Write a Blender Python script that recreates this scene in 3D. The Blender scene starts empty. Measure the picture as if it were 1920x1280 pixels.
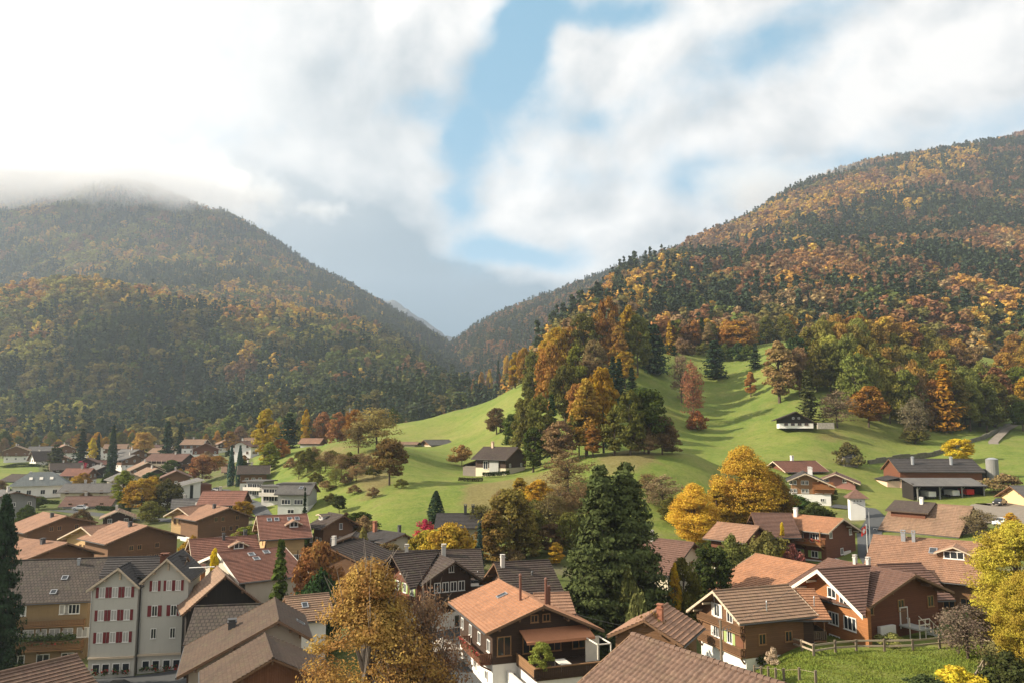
# -*- coding: utf-8 -*-
import bpy, bmesh, math, random
import numpy as np
from mathutils import Vector, Matrix, Euler
R = math.radians
random.seed(7)
rng = np.random.default_rng(11)
SC = bpy.context.scene
COL = SC.collection
# ------------------------------------------------------------------ camera
F = 1450.0                      # focal length in photo pixels (1920 wide)
PITCH = math.atan((805-640)/F)
EYE = Vector((0, 0, 30.0))
cam = bpy.data.cameras.new("camera"); camo = bpy.data.objects.new("camera", cam); COL.objects.link(camo)
cam.sensor_width = 36; cam.lens = 36*F/1920; cam.clip_start = 0.5; cam.clip_end = 30000
camo.location = EYE; camo.rotation_euler = (R(90)+PITCH, 0, 0); SC.camera = camo
CP, SP = math.cos(PITCH), math.sin(PITCH)

def ray(u, v):
    a = (u-960)/F; b = (640-v)/F
    return Vector((a, CP-b*SP, SP+b*CP))
def P(u, v, d):                 # world point seen at photo pixel (u,v) at forward distance d
    r = ray(u, v); return EYE + r*(d/r.y)
def Pz(u, v, z):                # world point on that line of sight at height z
    r = ray(u, v); return EYE + r*((z-EYE.z)/r.z)
def proj(p):
    q = Vector(p)-EYE; f = q.y*CP+q.z*SP; up = -q.y*SP+q.z*CP
    return 960+F*q.x/f, 640-F*up/f

# ------------------------------------------------------------------ object helpers
def link(o, parent=None):
    COL.objects.link(o)
    if parent is not None: o.parent = parent
    return o
def tag(o, label=None, cat=None, group=None, kind=None):
    if label: o["label"] = label
    if cat: o["category"] = cat
    if group: o["group"] = group
    if kind: o["kind"] = kind
    return o
def empty(name, loc, rz=0.0, label=None, cat=None, group=None):
    o = bpy.data.objects.new(name, None); o.location = loc; o.rotation_euler = (0, 0, rz); o.empty_display_size = .3
    link(o); return tag(o, label, cat, group)

class MB:
    """collects faces with material slots and uv"""
    def __init__(s): s.v=[]; s.f=[]; s.m=[]; s.uv=[]; s.tr=Matrix.Identity(4)
    def face(s, pts, m=0, uv=None):
        n=len(s.v)
        for p in pts: s.v.append(tuple(s.tr @ Vector(p)))
        s.f.append(tuple(range(n, n+len(pts)))); s.m.append(m)
        s.uv.append(uv if uv else [(0,0)]*len(pts))
    def box(s, x0,x1,y0,y1,z0,z1, m=0):
        a=[(x0,y0,z0),(x1,y0,z0),(x1,y1,z0),(x0,y1,z0),(x0,y0,z1),(x1,y0,z1),(x1,y1,z1),(x0,y1,z1)]
        for q in ((3,2,1,0),(4,5,6,7),(0,1,5,4),(1,2,6,5),(2,3,7,6),(3,0,4,7)):
            s.face([a[i] for i in q], m)
    def bar(s, p, q, r, m=0, n=6, r2=None):
        p=Vector(p); q=Vector(q); d=(q-p)
        if d.length<1e-6: return
        d.normalize(); a=d.orthogonal().normalized(); b=d.cross(a); r2=r if r2 is None else r2
        A=[p+(a*math.cos(t)+b*math.sin(t))*r for t in [2*math.pi*i/n for i in range(n)]]
        B=[q+(a*math.cos(t)+b*math.sin(t))*r2 for t in [2*math.pi*i/n for i in range(n)]]
        for i in range(n):
            j=(i+1)%n; s.face([A[i],A[j],B[j],B[i]], m)
        s.face(A[::-1], m); s.face(B, m)
    def beam(s, p, q, w, h, m=0):      # rectangular beam, w sideways, h upward
        p=Vector(p); q=Vector(q); d=(q-p).normalized(); sx=d.cross(Vector((0,0,1)))
        if sx.length<1e-5: sx=Vector((1,0,0))
        sx.normalize(); up=sx.cross(d); a=sx*w/2; b=up*h/2
        A=[p-a-b,p+a-b,p+a+b,p-a+b]; B=[q-a-b,q+a-b,q+a+b,q-a+b]
        for i in range(4):
            j=(i+1)%4; s.face([A[i],A[j],B[j],B[i]],m)
        s.face(A[::-1],m); s.face(B,m)
    def mesh(s, name, mats):
        me=bpy.data.meshes.new(name); me.from_pydata(s.v,[],s.f)
        for m in (mats if isinstance(mats,(list,tuple)) else [mats]): me.materials.append(m)
        me.polygons.foreach_set("material_index", s.m)
        uvl=me.uv_layers.new(name="UVMap"); flat=[c for f in s.uv for p in f for c in p]
        uvl.data.foreach_set("uv", flat)
        bm=bmesh.new(); bm.from_mesh(me); bmesh.ops.recalc_face_normals(bm, faces=bm.faces); bm.to_mesh(me); bm.free()
        me.update(); return me
    def build(s, name, mats, parent=None):
        return link(bpy.data.objects.new(name, s.mesh(name, mats)), parent)

def npmesh(name, V, Fq, mats, attrs=None, smooth=False, mi=None):
    """fast mesh from numpy quads or tris"""
    me=bpy.data.meshes.new(name); n=len(V); k=Fq.shape[1]; m=len(Fq)
    me.vertices.add(n); me.vertices.foreach_set("co", np.ascontiguousarray(V,dtype=np.float32).ravel())
    me.loops.add(m*k); me.loops.foreach_set("vertex_index", np.ascontiguousarray(Fq,dtype=np.int32).ravel())
    me.polygons.add(m); me.polygons.foreach_set("loop_start", np.arange(0,m*k,k,dtype=np.int32))
    me.polygons.foreach_set("loop_total", np.full(m,k,dtype=np.int32))
    if mi is not None: me.polygons.foreach_set("material_index", np.asarray(mi,dtype=np.int32))
    if smooth: me.polygons.foreach_set("use_smooth", np.ones(m,dtype=bool))
    for mt in (mats if isinstance(mats,(list,tuple)) else [mats]): me.materials.append(mt)
    for nm,(dom,typ,arr) in (attrs or {}).items():
        a=me.attributes.new(nm,typ,dom); a.data.foreach_set("value", np.ascontiguousarray(arr))
    me.update(calc_edges=True); me.validate(); return me

# ------------------------------------------------------------------ materials
def newmat(name):
    m=bpy.data.materials.new(name); m.use_nodes=True; nt=m.node_tree; nt.nodes.clear()
    out=nt.nodes.new("ShaderNodeOutputMaterial"); return m,nt,out
def N(nt, typ, **kw):
    n=nt.nodes.new(typ)
    for k,v in kw.items():
        if k in ("ins",):
            for a,b in v.items(): n.inputs[a].default_value=b
        else: setattr(n,k,v)
    return n
def L(nt, a, b): nt.links.new(a,b)
def rgb(c): return (c[0],c[1],c[2],1)
def mixc(nt, fac, a, b, mode='MIX'):
    n=nt.nodes.new("ShaderNodeMix"); n.data_type='RGBA'; n.blend_type=mode
    for sock,val in ((n.inputs[0],fac),(n.inputs[6],a),(n.inputs[7],b)):
        if isinstance(val,bpy.types.NodeSocket): nt.links.new(val,sock)
        elif isinstance(val,(int,float)): sock.default_value=val
        else: sock.default_value=rgb(val)
    return n.outputs[2]
def mth(nt, op, a, b=0.0, c=0.0, clamp=False):
    n=nt.nodes.new("ShaderNodeMath"); n.operation=op; n.use_clamp=clamp
    for i,val in enumerate((a,b,c)):
        if isinstance(val,bpy.types.NodeSocket): nt.links.new(val,n.inputs[i])
        else: n.inputs[i].default_value=val
    return n.outputs[0]
def noise(nt, vec, scale, detail=4, rough=.55, dist=0.0):
    n=nt.nodes.new("ShaderNodeTexNoise"); n.inputs["Scale"].default_value=scale
    n.inputs["Detail"].default_value=detail; n.inputs["Roughness"].default_value=rough; n.inputs["Distortion"].default_value=dist
    if vec is not None: nt.links.new(vec,n.inputs["Vector"])
    return n.outputs["Fac"]
def ramp(nt, fac, stops):
    n=nt.nodes.new("ShaderNodeValToRGB"); cr=n.color_ramp
    while len(cr.elements)<len(stops): cr.elements.new(.5)
    for e,(p,c) in zip(cr.elements,stops):
        e.position=p; e.color=rgb(c) if not isinstance(c,(int,float)) else (c,c,c,1)
    nt.links.new(fac,n.inputs[0]); return n.outputs[0]
def mrange(nt, x, a, b, c=0.0, d=1.0):
    n=nt.nodes.new("ShaderNodeMapRange"); n.inputs[1].default_value=a; n.inputs[2].default_value=b
    n.inputs[3].default_value=c; n.inputs[4].default_value=d; nt.links.new(x,n.inputs[0]); return n.outputs[0]
def bsdf(nt, out, col, rough=.8, spec=.3, bump=None, bstr=.3, bdist=.05, metal=0.0):
    b=nt.nodes.new("ShaderNodeBsdfPrincipled")
    if isinstance(col,bpy.types.NodeSocket): nt.links.new(col,b.inputs["Base Color"])
    else: b.inputs["Base Color"].default_value=rgb(col)
    b.inputs["Roughness"].default_value=rough; b.inputs["Specular IOR Level"].default_value=spec; b.inputs["Metallic"].default_value=metal
    if bump is not None:
        n=nt.nodes.new("ShaderNodeBump"); n.inputs["Strength"].default_value=bstr; n.inputs["Distance"].default_value=bdist
        nt.links.new(bump,n.inputs["Height"]); nt.links.new(n.outputs[0],b.inputs["Normal"])
    nt.links.new(b.outputs[0],out.inputs[0]); return b
def scl(c,k): return tuple(x*k for x in c)

def m_tile(name, c, k=.35, tile=(.28,.36), stripe=0.0, moss=0.0, joint=.55):
    """clay or slate roof tiles, uv in metres"""
    m,nt,out=newmat(name); uv=N(nt,"ShaderNodeUVMap").outputs[0]; oc=N(nt,"ShaderNodeTexCoord").outputs["Object"]
    br=N(nt,"ShaderNodeTexBrick",offset=.5,ins={"Scale":1.0,"Mortar Size":.035 if joint>.3 else .08,"Mortar Smooth":.6,"Brick Width":tile[0],"Row Height":tile[1],"Bias":0.0})
    br.inputs["Color1"].default_value=rgb(scl(c,1-k*.45)); br.inputs["Color2"].default_value=rgb(scl(c,1+k*.45)); br.inputs["Mortar"].default_value=rgb(scl(c,joint))
    L(nt,uv,br.inputs["Vector"])
    n1=noise(nt,oc,.35,5,.6); n2=noise(nt,oc,2.2,4,.6)
    col=mixc(nt,mrange(nt,n1,.3,.7),br.outputs[0],scl(c,.72),'MIX'); 
    mm=nt.nodes.new("ShaderNodeMix"); mm.data_type='RGBA'; mm.blend_type='MULTIPLY'; mm.inputs[0].default_value=.75
    L(nt,br.outputs[0],mm.inputs[6]); L(nt,ramp(nt,n1,[(.3,(.58,.57,.57)),(.5,(1,1,1)),(.7,(1.15,1.1,1.02))]),mm.inputs[7]); col=mm.outputs[2]
    col=mixc(nt,.4,col,ramp(nt,n2,[(.3,scl(c,.55)),(.7,scl(c,1.25))]))
    mp=N(nt,"ShaderNodeMapping"); L(nt,uv,mp.inputs[0]); mp.inputs["Scale"].default_value=(1.6,.16,1); st=noise(nt,mp.outputs[0],1.0,5,.65)
    col=mixc(nt,mth(nt,'MULTIPLY',mrange(nt,st,.45,.72),.5),col,(c[0]*.5,c[1]*.55,c[2]*.6)); col=mixc(nt,mth(nt,'MULTIPLY',mrange(nt,noise(nt,uv,5.5,3,.7),.62,.72),.35),col,(.30,.28,.23))
    if moss>0: col=mixc(nt,mth(nt,'MULTIPLY',mrange(nt,noise(nt,oc,1.1,6,.7),.5,.68),moss),col,(.10,.105,.05))
    bsdf(nt,out,col,.78,.25,br.outputs["Fac"],-.35,.03); return m
def m_wood(name, c, k=.4, plank=.16, vert=False, rough=.75):
    m,nt,out=newmat(name); oc=N(nt,"ShaderNodeTexCoord").outputs["Object"]
    sp=N(nt,"ShaderNodeSeparateXYZ"); L(nt,oc,sp.inputs[0])
    co=mth(nt,'ADD',sp.outputs[0],sp.outputs[1]) if vert else sp.outputs[2]
    t=mth(nt,'DIVIDE',co,plank); fr=mth(nt,'FRACT',t); fl=mth(nt,'FLOOR',t)
    wn=N(nt,"ShaderNodeTexWhiteNoise",noise_dimensions='1D'); L(nt,fl,wn.inputs["W"])
    gap=mth(nt,'LESS_THAN',fr,.1)
    mp=N(nt,"ShaderNodeMapping"); L(nt,oc,mp.inputs[0]); mp.inputs["Scale"].default_value=(.8,.8,6) if not vert else (5,5,.7)
    g=noise(nt,mp.outputs[0],2.0,5,.65); big=noise(nt,oc,.5,3,.5)
    col=mixc(nt,g,scl(c,1-k),scl(c,1+k))
    col=mixc(nt,mth(nt,'MULTIPLY',wn.outputs[0],.5),col,scl(c,.7))
    col=mixc(nt,mth(nt,'MULTIPLY',mrange(nt,big,.45,.7),.45),col,scl((c[0]*.9,c[1],c[2]*1.1),.75))
    col=mixc(nt,mth(nt,'MULTIPLY',gap,.65),col,scl(c,.35))
    bsdf(nt,out,col,rough,.25,mth(nt,'SUBTRACT',1.0,gap),.4,.02); return m
def m_plaster(name, c, dirt=.25):
    m,nt,out=newmat(name); oc=N(nt,"ShaderNodeTexCoord").outputs["Object"]
    n1=noise(nt,oc,.6,6,.65); n2=noise(nt,oc,8,4,.6)
    mp=N(nt,"ShaderNodeMapping"); L(nt,oc,mp.inputs[0]); mp.inputs["Scale"].default_value=(2.2,2.2,.25)
    st=noise(nt,mp.outputs[0],1.2,5,.7)
    col=mixc(nt,mth(nt,'MULTIPLY',mrange(nt,n1,.4,.75),dirt),c,scl(c,.62)); col=mixc(nt,mth(nt,'MULTIPLY',mrange(nt,st,.5,.75),dirt*.9),col,(c[0]*.55,c[1]*.52,c[2]*.46))
    bsdf(nt,out,col,.9,.2,n2,.15,.01); return m
def m_plain(name, c, rough=.6, spec=.4, metal=0.0, var=.15, scale=3.0):
    m,nt,out=newmat(name); oc=N(nt,"ShaderNodeTexCoord").outputs["Object"]
    col=mixc(nt,noise(nt,oc,scale,5,.6),scl(c,1-var),scl(c,1+var)); bsdf(nt,out,col,rough,spec,None,metal=metal); return m
def m_glass(name, c=(.03,.035,.04)):
    m,nt,out=newmat(name); b=bsdf(nt,out,c,.08,.6); return m
def m_stone(name, c, scale=1.5):
    m,nt,out=newmat(name); oc=N(nt,"ShaderNodeTexCoord").outputs["Object"]
    v=N(nt,"ShaderNodeTexVoronoi",feature='F1'); v.inputs["Scale"].default_value=scale; L(nt,oc,v.inputs["Vector"])
    col=mixc(nt,v.outputs["Distance"],scl(c,1.15),scl(c,.45)); col=mixc(nt,.4,col,ramp(nt,noise(nt,oc,scale*1.3,5,.6),[(.3,scl(c,.55)),(.7,scl(c,1.3))]))
    bsdf(nt,out,col,.9,.2,v.outputs["Distance"],-.5,.08); return m

def m_leaf(name, var=.35, hue=.035, trans=.28, scale=.55, col=None, rnd=.4):
    """foliage: object colour, per-leaf tint attribute, clump noise"""
    m,nt,out=newmat(name); oi=N(nt,"ShaderNodeObjectInfo"); at=N(nt,"ShaderNodeAttribute",attribute_name="tint")
    oc=N(nt,"ShaderNodeTexCoord").outputs["Object"]
    h=N(nt,"ShaderNodeHueSaturation"); (L(nt,oi.outputs["Color"],h.inputs["Color"]) if col is None else setattr(h.inputs["Color"],"default_value",rgb(col)))
    n1=noise(nt,oc,scale,3,.6)
    hv=mth(nt,'ADD',.5,mth(nt,'MULTIPLY',mth(nt,'SUBTRACT',n1,.5),hue*2.2)); hv=mth(nt,'ADD',hv,mth(nt,'MULTIPLY',mth(nt,'SUBTRACT',at.outputs["Fac"],.5),hue*.8))
    hv=mth(nt,'ADD',hv,mth(nt,'MULTIPLY',mth(nt,'SUBTRACT',oi.outputs["Random"],.5),hue*.5))
    L(nt,hv,h.inputs["Hue"])
    vv=mth(nt,'ADD',1.0,mth(nt,'MULTIPLY',mth(nt,'SUBTRACT',at.outputs["Fac"],.5),var*1.6)); vv=mth(nt,'ADD',vv,mth(nt,'MULTIPLY',mth(nt,'SUBTRACT',n1,.5),var*1.6))
    rv=N(nt,"ShaderNodeTexWhiteNoise",noise_dimensions='1D'); L(nt,oi.outputs["Random"],rv.inputs["W"])
    vv=mth(nt,'ADD',vv,mth(nt,'MULTIPLY',mth(nt,'SUBTRACT',rv.outputs[0],.5),rnd))
    L(nt,vv,h.inputs["Value"]); h.inputs["Saturation"].default_value=1.0
    d=N(nt,"ShaderNodeBsdfDiffuse"); t=N(nt,"ShaderNodeBsdfTranslucent"); mx=N(nt,"ShaderNodeMixShader"); mx.inputs[0].default_value=trans
    L(nt,h.outputs[0],d.inputs[0]); L(nt,h.outputs[0],t.inputs[0]); L(nt,d.outputs[0],mx.inputs[1]); L(nt,t.outputs[0],mx.inputs[2]); L(nt,mx.outputs[0],out.inputs[0]); return m
def m_bark(name, c=(.10,.075,.055)):
    m,nt,out=newmat(name); oc=N(nt,"ShaderNodeTexCoord").outputs["Object"]
    mp=N(nt,"ShaderNodeMapping"); L(nt,oc,mp.inputs[0]); mp.inputs["Scale"].default_value=(3,3,.6)
    n1=noise(nt,mp.outputs[0],3,5,.7); col=mixc(nt,n1,scl(c,.5),scl(c,1.5)); bsdf(nt,out,col,.9,.1,n1,.5,.05); return m
HAZE=.0001; EXPO=1.15
# soft openings and dark banks of the sky dome, given by compass direction / elevation through photo pixels
SKYHOLES=[(985,40,70,120,.1,1.1),(930,185,80,90,.5,1.0),(865,285,62,70,.3,.85),(850,380,50,50,0,.65),(1000,480,120,50,-.2,.85),(885,490,60,60,0,.6),(1095,225,70,50,0,.5),(1340,120,180,80,.4,.34),(1500,310,190,50,.3,.40),(1250,325,120,60,0,.42),(1100,5,170,40,0,.65),(1800,262,260,45,.15,.36),(1560,15,140,50,0,.4),(780,215,60,40,0,.45),(1010,330,90,60,0,.35)]
SKYDARK=[(650,210,320,150,.2,.30),(330,280,320,90,.1,.25),(560,450,300,95,-.42,1.0),(760,550,260,95,-.40,1.1),(900,620,260,75,0,.95),(400,395,330,60,-.12,.9),(690,190,260,180,0,.34),(260,330,360,70,0,.5),(1330,390,330,80,.2,.22),(1050,570,190,60,0,.35),(1480,330,220,70,.3,.3)]
# ------------------------------------------------------------------ terrain: measured heights (u, distance, height below/above the eye)
def _thin(pts, lam):
    A=np.array(pts,float); n=len(A); X=A[:,:2]
    D=np.linalg.norm(X[:,None]-X[None],axis=2); K=np.where(D>1e-9,D**2*np.log(D+1e-12),0)+lam*np.eye(n)
    Pm=np.c_[np.ones(n),X]; M=np.block([[K,Pm],[Pm.T,np.zeros((3,3))]])
    w=np.linalg.solve(M,np.r_[A[:,2],np.zeros(3)]); return X,w
def _eval(model, Q):
    X,w=model; n=len(X); out=np.zeros(len(Q))
    for s in range(0,len(Q),20000):
        q=Q[s:s+20000]; D=np.linalg.norm(q[:,None]-X[None],axis=2); K=np.where(D>1e-9,D**2*np.log(D+1e-12),0)
        out[s:s+20000]=K@w[:n]+w[n]+q@w[n+1:]
    return out
GP={
 -700:[(15,-26),(40,-28),(100,-30),(250,-24),(450,-19.5),(650,-16),(900,-12)],
 -200:[(15,-26),(40,-28),(100,-31),(140,-29),(250,-23.5),(450,-19.5),(650,-16),(900,-12)],
 150:[(15,-26),(40,-28),(65,-30),(100,-30.8),(140,-29),(180,-26.5),(250,-23),(450,-19),(650,-15),(900,-10)],
 350:[(15,-25),(40,-27),(65,-29.5),(95,-30.6),(140,-27),(200,-23.5),(300,-20.5),(400,-18.5),(550,-16),(900,-10)],
 480:[(40,-26),(70,-28),(100,-28),(150,-24.8),(200,-21.5),(260,-17.5),(320,-11.5),(400,-11),(550,-12),(900,-8)],
 560:[(70,-27),(100,-26.5),(130,-24.5),(165,-21),(192,-19.5),(240,-13.5),(280,-8.5),(330,-8.5),(450,-8),(700,-9)],
 640:[(40,-26),(70,-26.5),(120,-24.5),(150,-21.5),(175,-18.2),(210,-11.9),(250,-5.5),(320,-7.5),(420,-6),(600,-8)],
 730:[(90,-26),(120,-24),(145,-21),(170,-16.3),(200,-12.2),(235,-5.8),(300,-7.5),(345,-7.5),(390,-3),(430,2),(520,-4),(700,-8),(900,-6)],
 850:[(15,-24),(40,-25),(80,-26),(110,-24.5),(140,-21.5),(165,-17),(190,-13.5),(215,-11.6),(260,-9),(320,-7.5),(370,-1),(430,10),(520,2),(700,-5)],
 960:[(75,-26),(110,-24),(150,-19),(180,-14),(210,-11),(260,-7),(320,4),(385,20.5),(460,18),(700,10)],
 1080:[(15,-23),(40,-24),(60,-25),(100,-25.5),(140,-20.5),(165,-15.5),(195,-7.6),(206,-6),(224,-8.2),(250,-3),(300,12),(350,27),(420,38),(520,36),(700,30),(900,20)],
 1180:[(60,-25),(100,-25.5),(135,-22),(160,-16),(185,-7.5),(196,-5.6),(206,-5.2),(222,-9),(238,-8.5),(280,4.5),(330,22),(400,42),(450,46),(520,44),(700,40),(900,30)],
 1300:[(15,-22),(40,-23),(60,-24),(100,-25),(135,-21.5),(160,-17),(185,-9.8),(197,-7.0),(206,-6.8),(222,-11.2),(238,-10.8),(256,-6.8),(290,1),(335,13),(375,28),(410,40),(450,47),(520,48),(700,46),(900,40)],
 1600:[(54,-20.9),(62,-20.9),(68,-21.0),(74,-21.3),(79,-21.65),(84,-21.9),(92,-22.2),(106,-22.0)],
 1400:[(80,-24),(130,-22),(160,-19),(185,-15),(215,-12),(245,-8),(280,0),(330,14),(390,34),(440,46),(520,50),(900,46)],
 1500:[(40,-21),(54,-20.9),(62,-20.9),(68,-21.0),(74,-21.35),(79,-21.7),(84,-22.0),(92,-22.3),(106,-22.2),(130,-21.5),(155,-19.5),(180,-17.3),(205,-13.5),(235,-7.5),(262,.8),(300,12),(350,30),(400,43),(450,51),(520,55),(900,50)],
 1700:[(15,-21),(40,-21.5),(54,-20.9),(62,-20.9),(68,-21.0),(74,-21.25),(79,-21.5),(84,-21.7),(92,-21.8),(106,-21.4),(120,-20.5),(150,-18.5),(185,-16.5),(210,-14.5),(240,-9),(275,-1),(320,12),(370,30),(410,42),(450,50),(520,56),(700,56),(900,52)],
 1850:[(40,-21),(50,-20.9),(60,-20.9),(70,-21.0),(78,-21.1),(88,-20.8),(100,-20),(130,-19),(160,-17.5),(190,-15),(225,-9.5),(260,-3.5),(300,2),(350,14),(430,34),(520,50),(900,50)],
 2100:[(15,-19),(50,-19.5),(78,-18.5),(130,-17),(190,-13),(260,-2),(350,14),(430,34),(520,50),(900,50)],
 2600:[(15,-18),(78,-18),(190,-12),(260,0),(430,34),(520,50),(900,50)],
}
_pts=[(u/260., math.log(d)*2.6, z) for u,l in GP.items() for d,z in l]
_gm=_thin(_pts, .0008)
def ground_np(x,y):
    x=np.asarray(x,float); y=np.maximum(np.asarray(y,float),8.0)
    sh=x.shape; x=x.ravel(); y=y.ravel()
    u=960+F*x/(y*CP-2.0)
    u=np.clip(u,-900,2900); yy=np.clip(y,14,900)
    z=_eval(_gm,np.c_[u/260., np.log(yy)*2.6])
    return (np.clip(z,-34,160)+EYE.z).reshape(sh)
def ground(x,y): return float(ground_np(np.array([x]),np.array([y]))[0])
_hitd=np.exp(np.linspace(math.log(20),math.log(800),500))
def hit(u,v,dmin=20):            # where the line of sight through a photo pixel meets the ground
    r=ray(u,v); ds=_hitd[_hitd>=dmin]; x=EYE.x+r.x*ds/r.y; z=EYE.z+r.z*ds/r.y
    g=ground_np(x,ds); k=np.nonzero(z<=g)[0]
    i=k[0] if len(k) else len(ds)-1
    return Vector((x[i],ds[i],g[i]))
def at(u,d):                     # ground point in column u at distance d
    x=(u-960)/F*d
    for _ in range(3):
        z=ground(x,d); x=(u-960)/F*(d*CP+(z-EYE.z)*SP)
    return Vector((x,d,ground(x,d)))

def sheet(name, cols, mat, us, nd, kind="structure"):
    """loft a slope through measured profile columns {u: [(d,v),...]} (same count each)"""
    ku=sorted(cols); n=len(cols[ku[0]])
    D=np.array([[p[0] for p in cols[k]] for k in ku],float); V=np.array([[p[1] for p in cols[k]] for k in ku],float)
    uu=np.linspace(us[0],us[1],us[2]); t=np.linspace(0,n-1,nd)
    def smooth_interp(x,xp,fp):
        m=np.gradient(fp,xp); i=np.clip(np.searchsorted(xp,x)-1,0,len(xp)-2); h=xp[i+1]-xp[i]; s=(x-xp[i])/h
        return (2*s**3-3*s**2+1)*fp[i]+(s**3-2*s**2+s)*h*m[i]+(-2*s**3+3*s**2)*fp[i+1]+(s**3-s**2)*h*m[i+1]
    Du=np.stack([smooth_interp(uu,np.array(ku,float),D[:,j]) for j in range(n)],1); Vu=np.stack([smooth_interp(uu,np.array(ku,float),V[:,j]) for j in range(n)],1)
    tt=np.arange(n,dtype=float)
    Dg=np.stack([smooth_interp(t,tt,Du[i]) for i in range(len(uu))]); Vg=np.stack([smooth_interp(t,tt,Vu[i]) for i in range(len(uu))])
    a=(uu[:,None]-960)/F; b=(640-Vg)/F; ry=CP-b*SP; rz=SP+b*CP
    X=a*Dg/ry; Z=EYE.z+rz*Dg/ry; Y=Dg
    return X,Y,Z,uu,t
def gridmesh(name,X,Y,Z,mat):
    r,c=X.shape; V=np.stack([X,Y,Z],-1).reshape(-1,3); i=np.arange(r*c).reshape(r,c)
    Fq=np.stack([i[:-1,:-1],i[:-1,1:],i[1:,1:],i[1:,:-1]],-1).reshape(-1,4)
    return npmesh(name,V,Fq,mat,smooth=True)
def vnoise(x,y,seed=0,octs=5,base=1/220.,gain=.5):
    r=np.random.default_rng(seed); out=np.zeros_like(x); a=1.0; f=base
    for o in range(octs):
        T=r.random((64,64)); xx=x*f+o*17.3; yy=y*f+o*9.1; xi=np.floor(xx).astype(int); yi=np.floor(yy).astype(int); fx=xx-xi; fy=yy-yi
        fx=fx*fx*(3-2*fx); fy=fy*fy*(3-2*fy); g=lambda p,q:T[p%64,q%64]
        out+=a*(g(xi,yi)*(1-fx)*(1-fy)+g(xi+1,yi)*fx*(1-fy)+g(xi,yi+1)*(1-fx)*fy+g(xi+1,yi+1)*fx*fy-.5); a*=gain; f*=2.03
    return out

# ---- materials of the land
def m_grass():
    m,nt,out=newmat("meadow_grass"); g=N(nt,"ShaderNodeNewGeometry").outputs["Position"]
    n1=noise(nt,g,.018,5,.6); n2=noise(nt,g,.13,5,.65,.6); n3=noise(nt,g,1.6,5,.7); n4=noise(nt,g,.45,6,.75,.8)
    col=ramp(nt,n1,[(.3,(.10,.165,.028)),(.5,(.15,.20,.034)),(.68,(.215,.22,.06))])
    col=mixc(nt,mth(nt,'MULTIPLY',mrange(nt,n2,.45,.72),.6),col,(.25,.21,.075))
    col=mixc(nt,mth(nt,'MULTIPLY',mrange(nt,n2,.5,.28),.45),col,(.07,.12,.018))
    col=mixc(nt,.34,col,ramp(nt,n3,[(.3,(.055,.085,.015)),(.7,(.24,.25,.07))])); col=mixc(nt,mth(nt,'MULTIPLY',mrange(nt,n4,.5,.68),.5),col,(.065,.10,.02)); col=mixc(nt,mth(nt,'MULTIPLY',mrange(nt,n4,.45,.3),.4),col,(.24,.23,.08))
    # garden soil, gravel and paving between the village houses
    at_=N(nt,"ShaderNodeAttribute",attribute_name="village").outputs["Fac"]
    gr=ramp(nt,n2,[(.25,(.06,.09,.022)),(.5,(.09,.10,.035)),(.62,(.13,.115,.075)),(.8,(.19,.17,.14))])
    col=mixc(nt,mth(nt,'MULTIPLY',mrange(nt,mth(nt,'ADD',at_,mth(nt,'MULTIPLY',mth(nt,'SUBTRACT',n2,.5),.8)),.35,.65),.8),col,gr)
    sc_=N(nt,"ShaderNodeAttribute",attribute_name="scrub").outputs["Fac"]
    col=mixc(nt,mth(nt,'MULTIPLY',mrange(nt,mth(nt,'ADD',sc_,mth(nt,'MULTIPLY',mth(nt,'SUBTRACT',n2,.5),.9)),.4,.7),.75),col,ramp(nt,n3,[(.3,(.12,.085,.035)),(.7,(.25,.20,.09))]))
    bsdf(nt,out,col,.95,.1,n3,.6,.35); return m
def m_forestfloor(name,c1,c2):
    m,nt,out=newmat(name); g=N(nt,"ShaderNodeNewGeometry").outputs["Position"]
    col=ramp(nt,noise(nt,g,.01,6,.7),[(.3,c1),(.7,c2)]); col=mixc(nt,.5,col,ramp(nt,noise(nt,g,.08,5,.7),[(.3,scl(c1,.6)),(.7,scl(c2,1.2))]))
    bsdf(nt,out,col,.95,.05); return m
MG=m_grass(); MFL=m_forestfloor("forest_floor",(.065,.06,.025),(.11,.09,.035)); MFR=m_forestfloor("forest_floor_russet",(.09,.055,.025),(.15,.09,.04))

# ---- ground sheet
uu=np.linspace(-800,2700,420); dd=np.exp(np.linspace(math.log(12),math.log(880),330))
U,Dg=np.meshgrid(uu,dd,indexing='ij'); X=(U-960)/F*(Dg*CP-2.0); Z=ground_np(X,Dg)
Z=Z+vnoise(X,Dg,3,5,1/55.)*np.clip((Dg-130)/120,0,1)*3.0*np.clip((U-430)/150,.15,1)
vil=((Dg<600)&(U<470)&(Dg>30)).astype(float)*np.clip((600-Dg)/60,0,1)
vil=np.maximum(vil,((Dg<150)&(Dg>20)&(U<1420)).astype(float)*np.clip((158-Dg)/30,0,1))
vil=np.maximum(vil,((Dg<175)&(Dg>86)&(U>1420)).astype(float)*.5)
field=((Dg>300)&(Dg<500)&(U<75)).astype(float); vil=vil*(1-field)
def blob(u0,d0,su,sd): return np.exp(-((U-u0)/su)**2-((Dg-d0)/sd)**2)
scrub=np.clip(blob(700,205,40,30)+blob(1000,175,90,22)+blob(1180,190,70,16)+blob(1560,255,60,10)*.6+blob(620,245,50,22)*.8+blob(1850,84,50,5)*1.2+blob(1790,82,60,4)+blob(900,178,60,18)*.7,0,1)
gme=gridmesh("ground",X,Dg,Z,MG)
for nm,arr in (("village",vil),("scrub",scrub)):
    a=gme.attributes.new(nm,'FLOAT','POINT'); a.data.foreach_set("value",arr.ravel().astype(np.float32))
tag(link(bpy.data.objects.new("ground",gme)),kind="structure")

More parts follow.
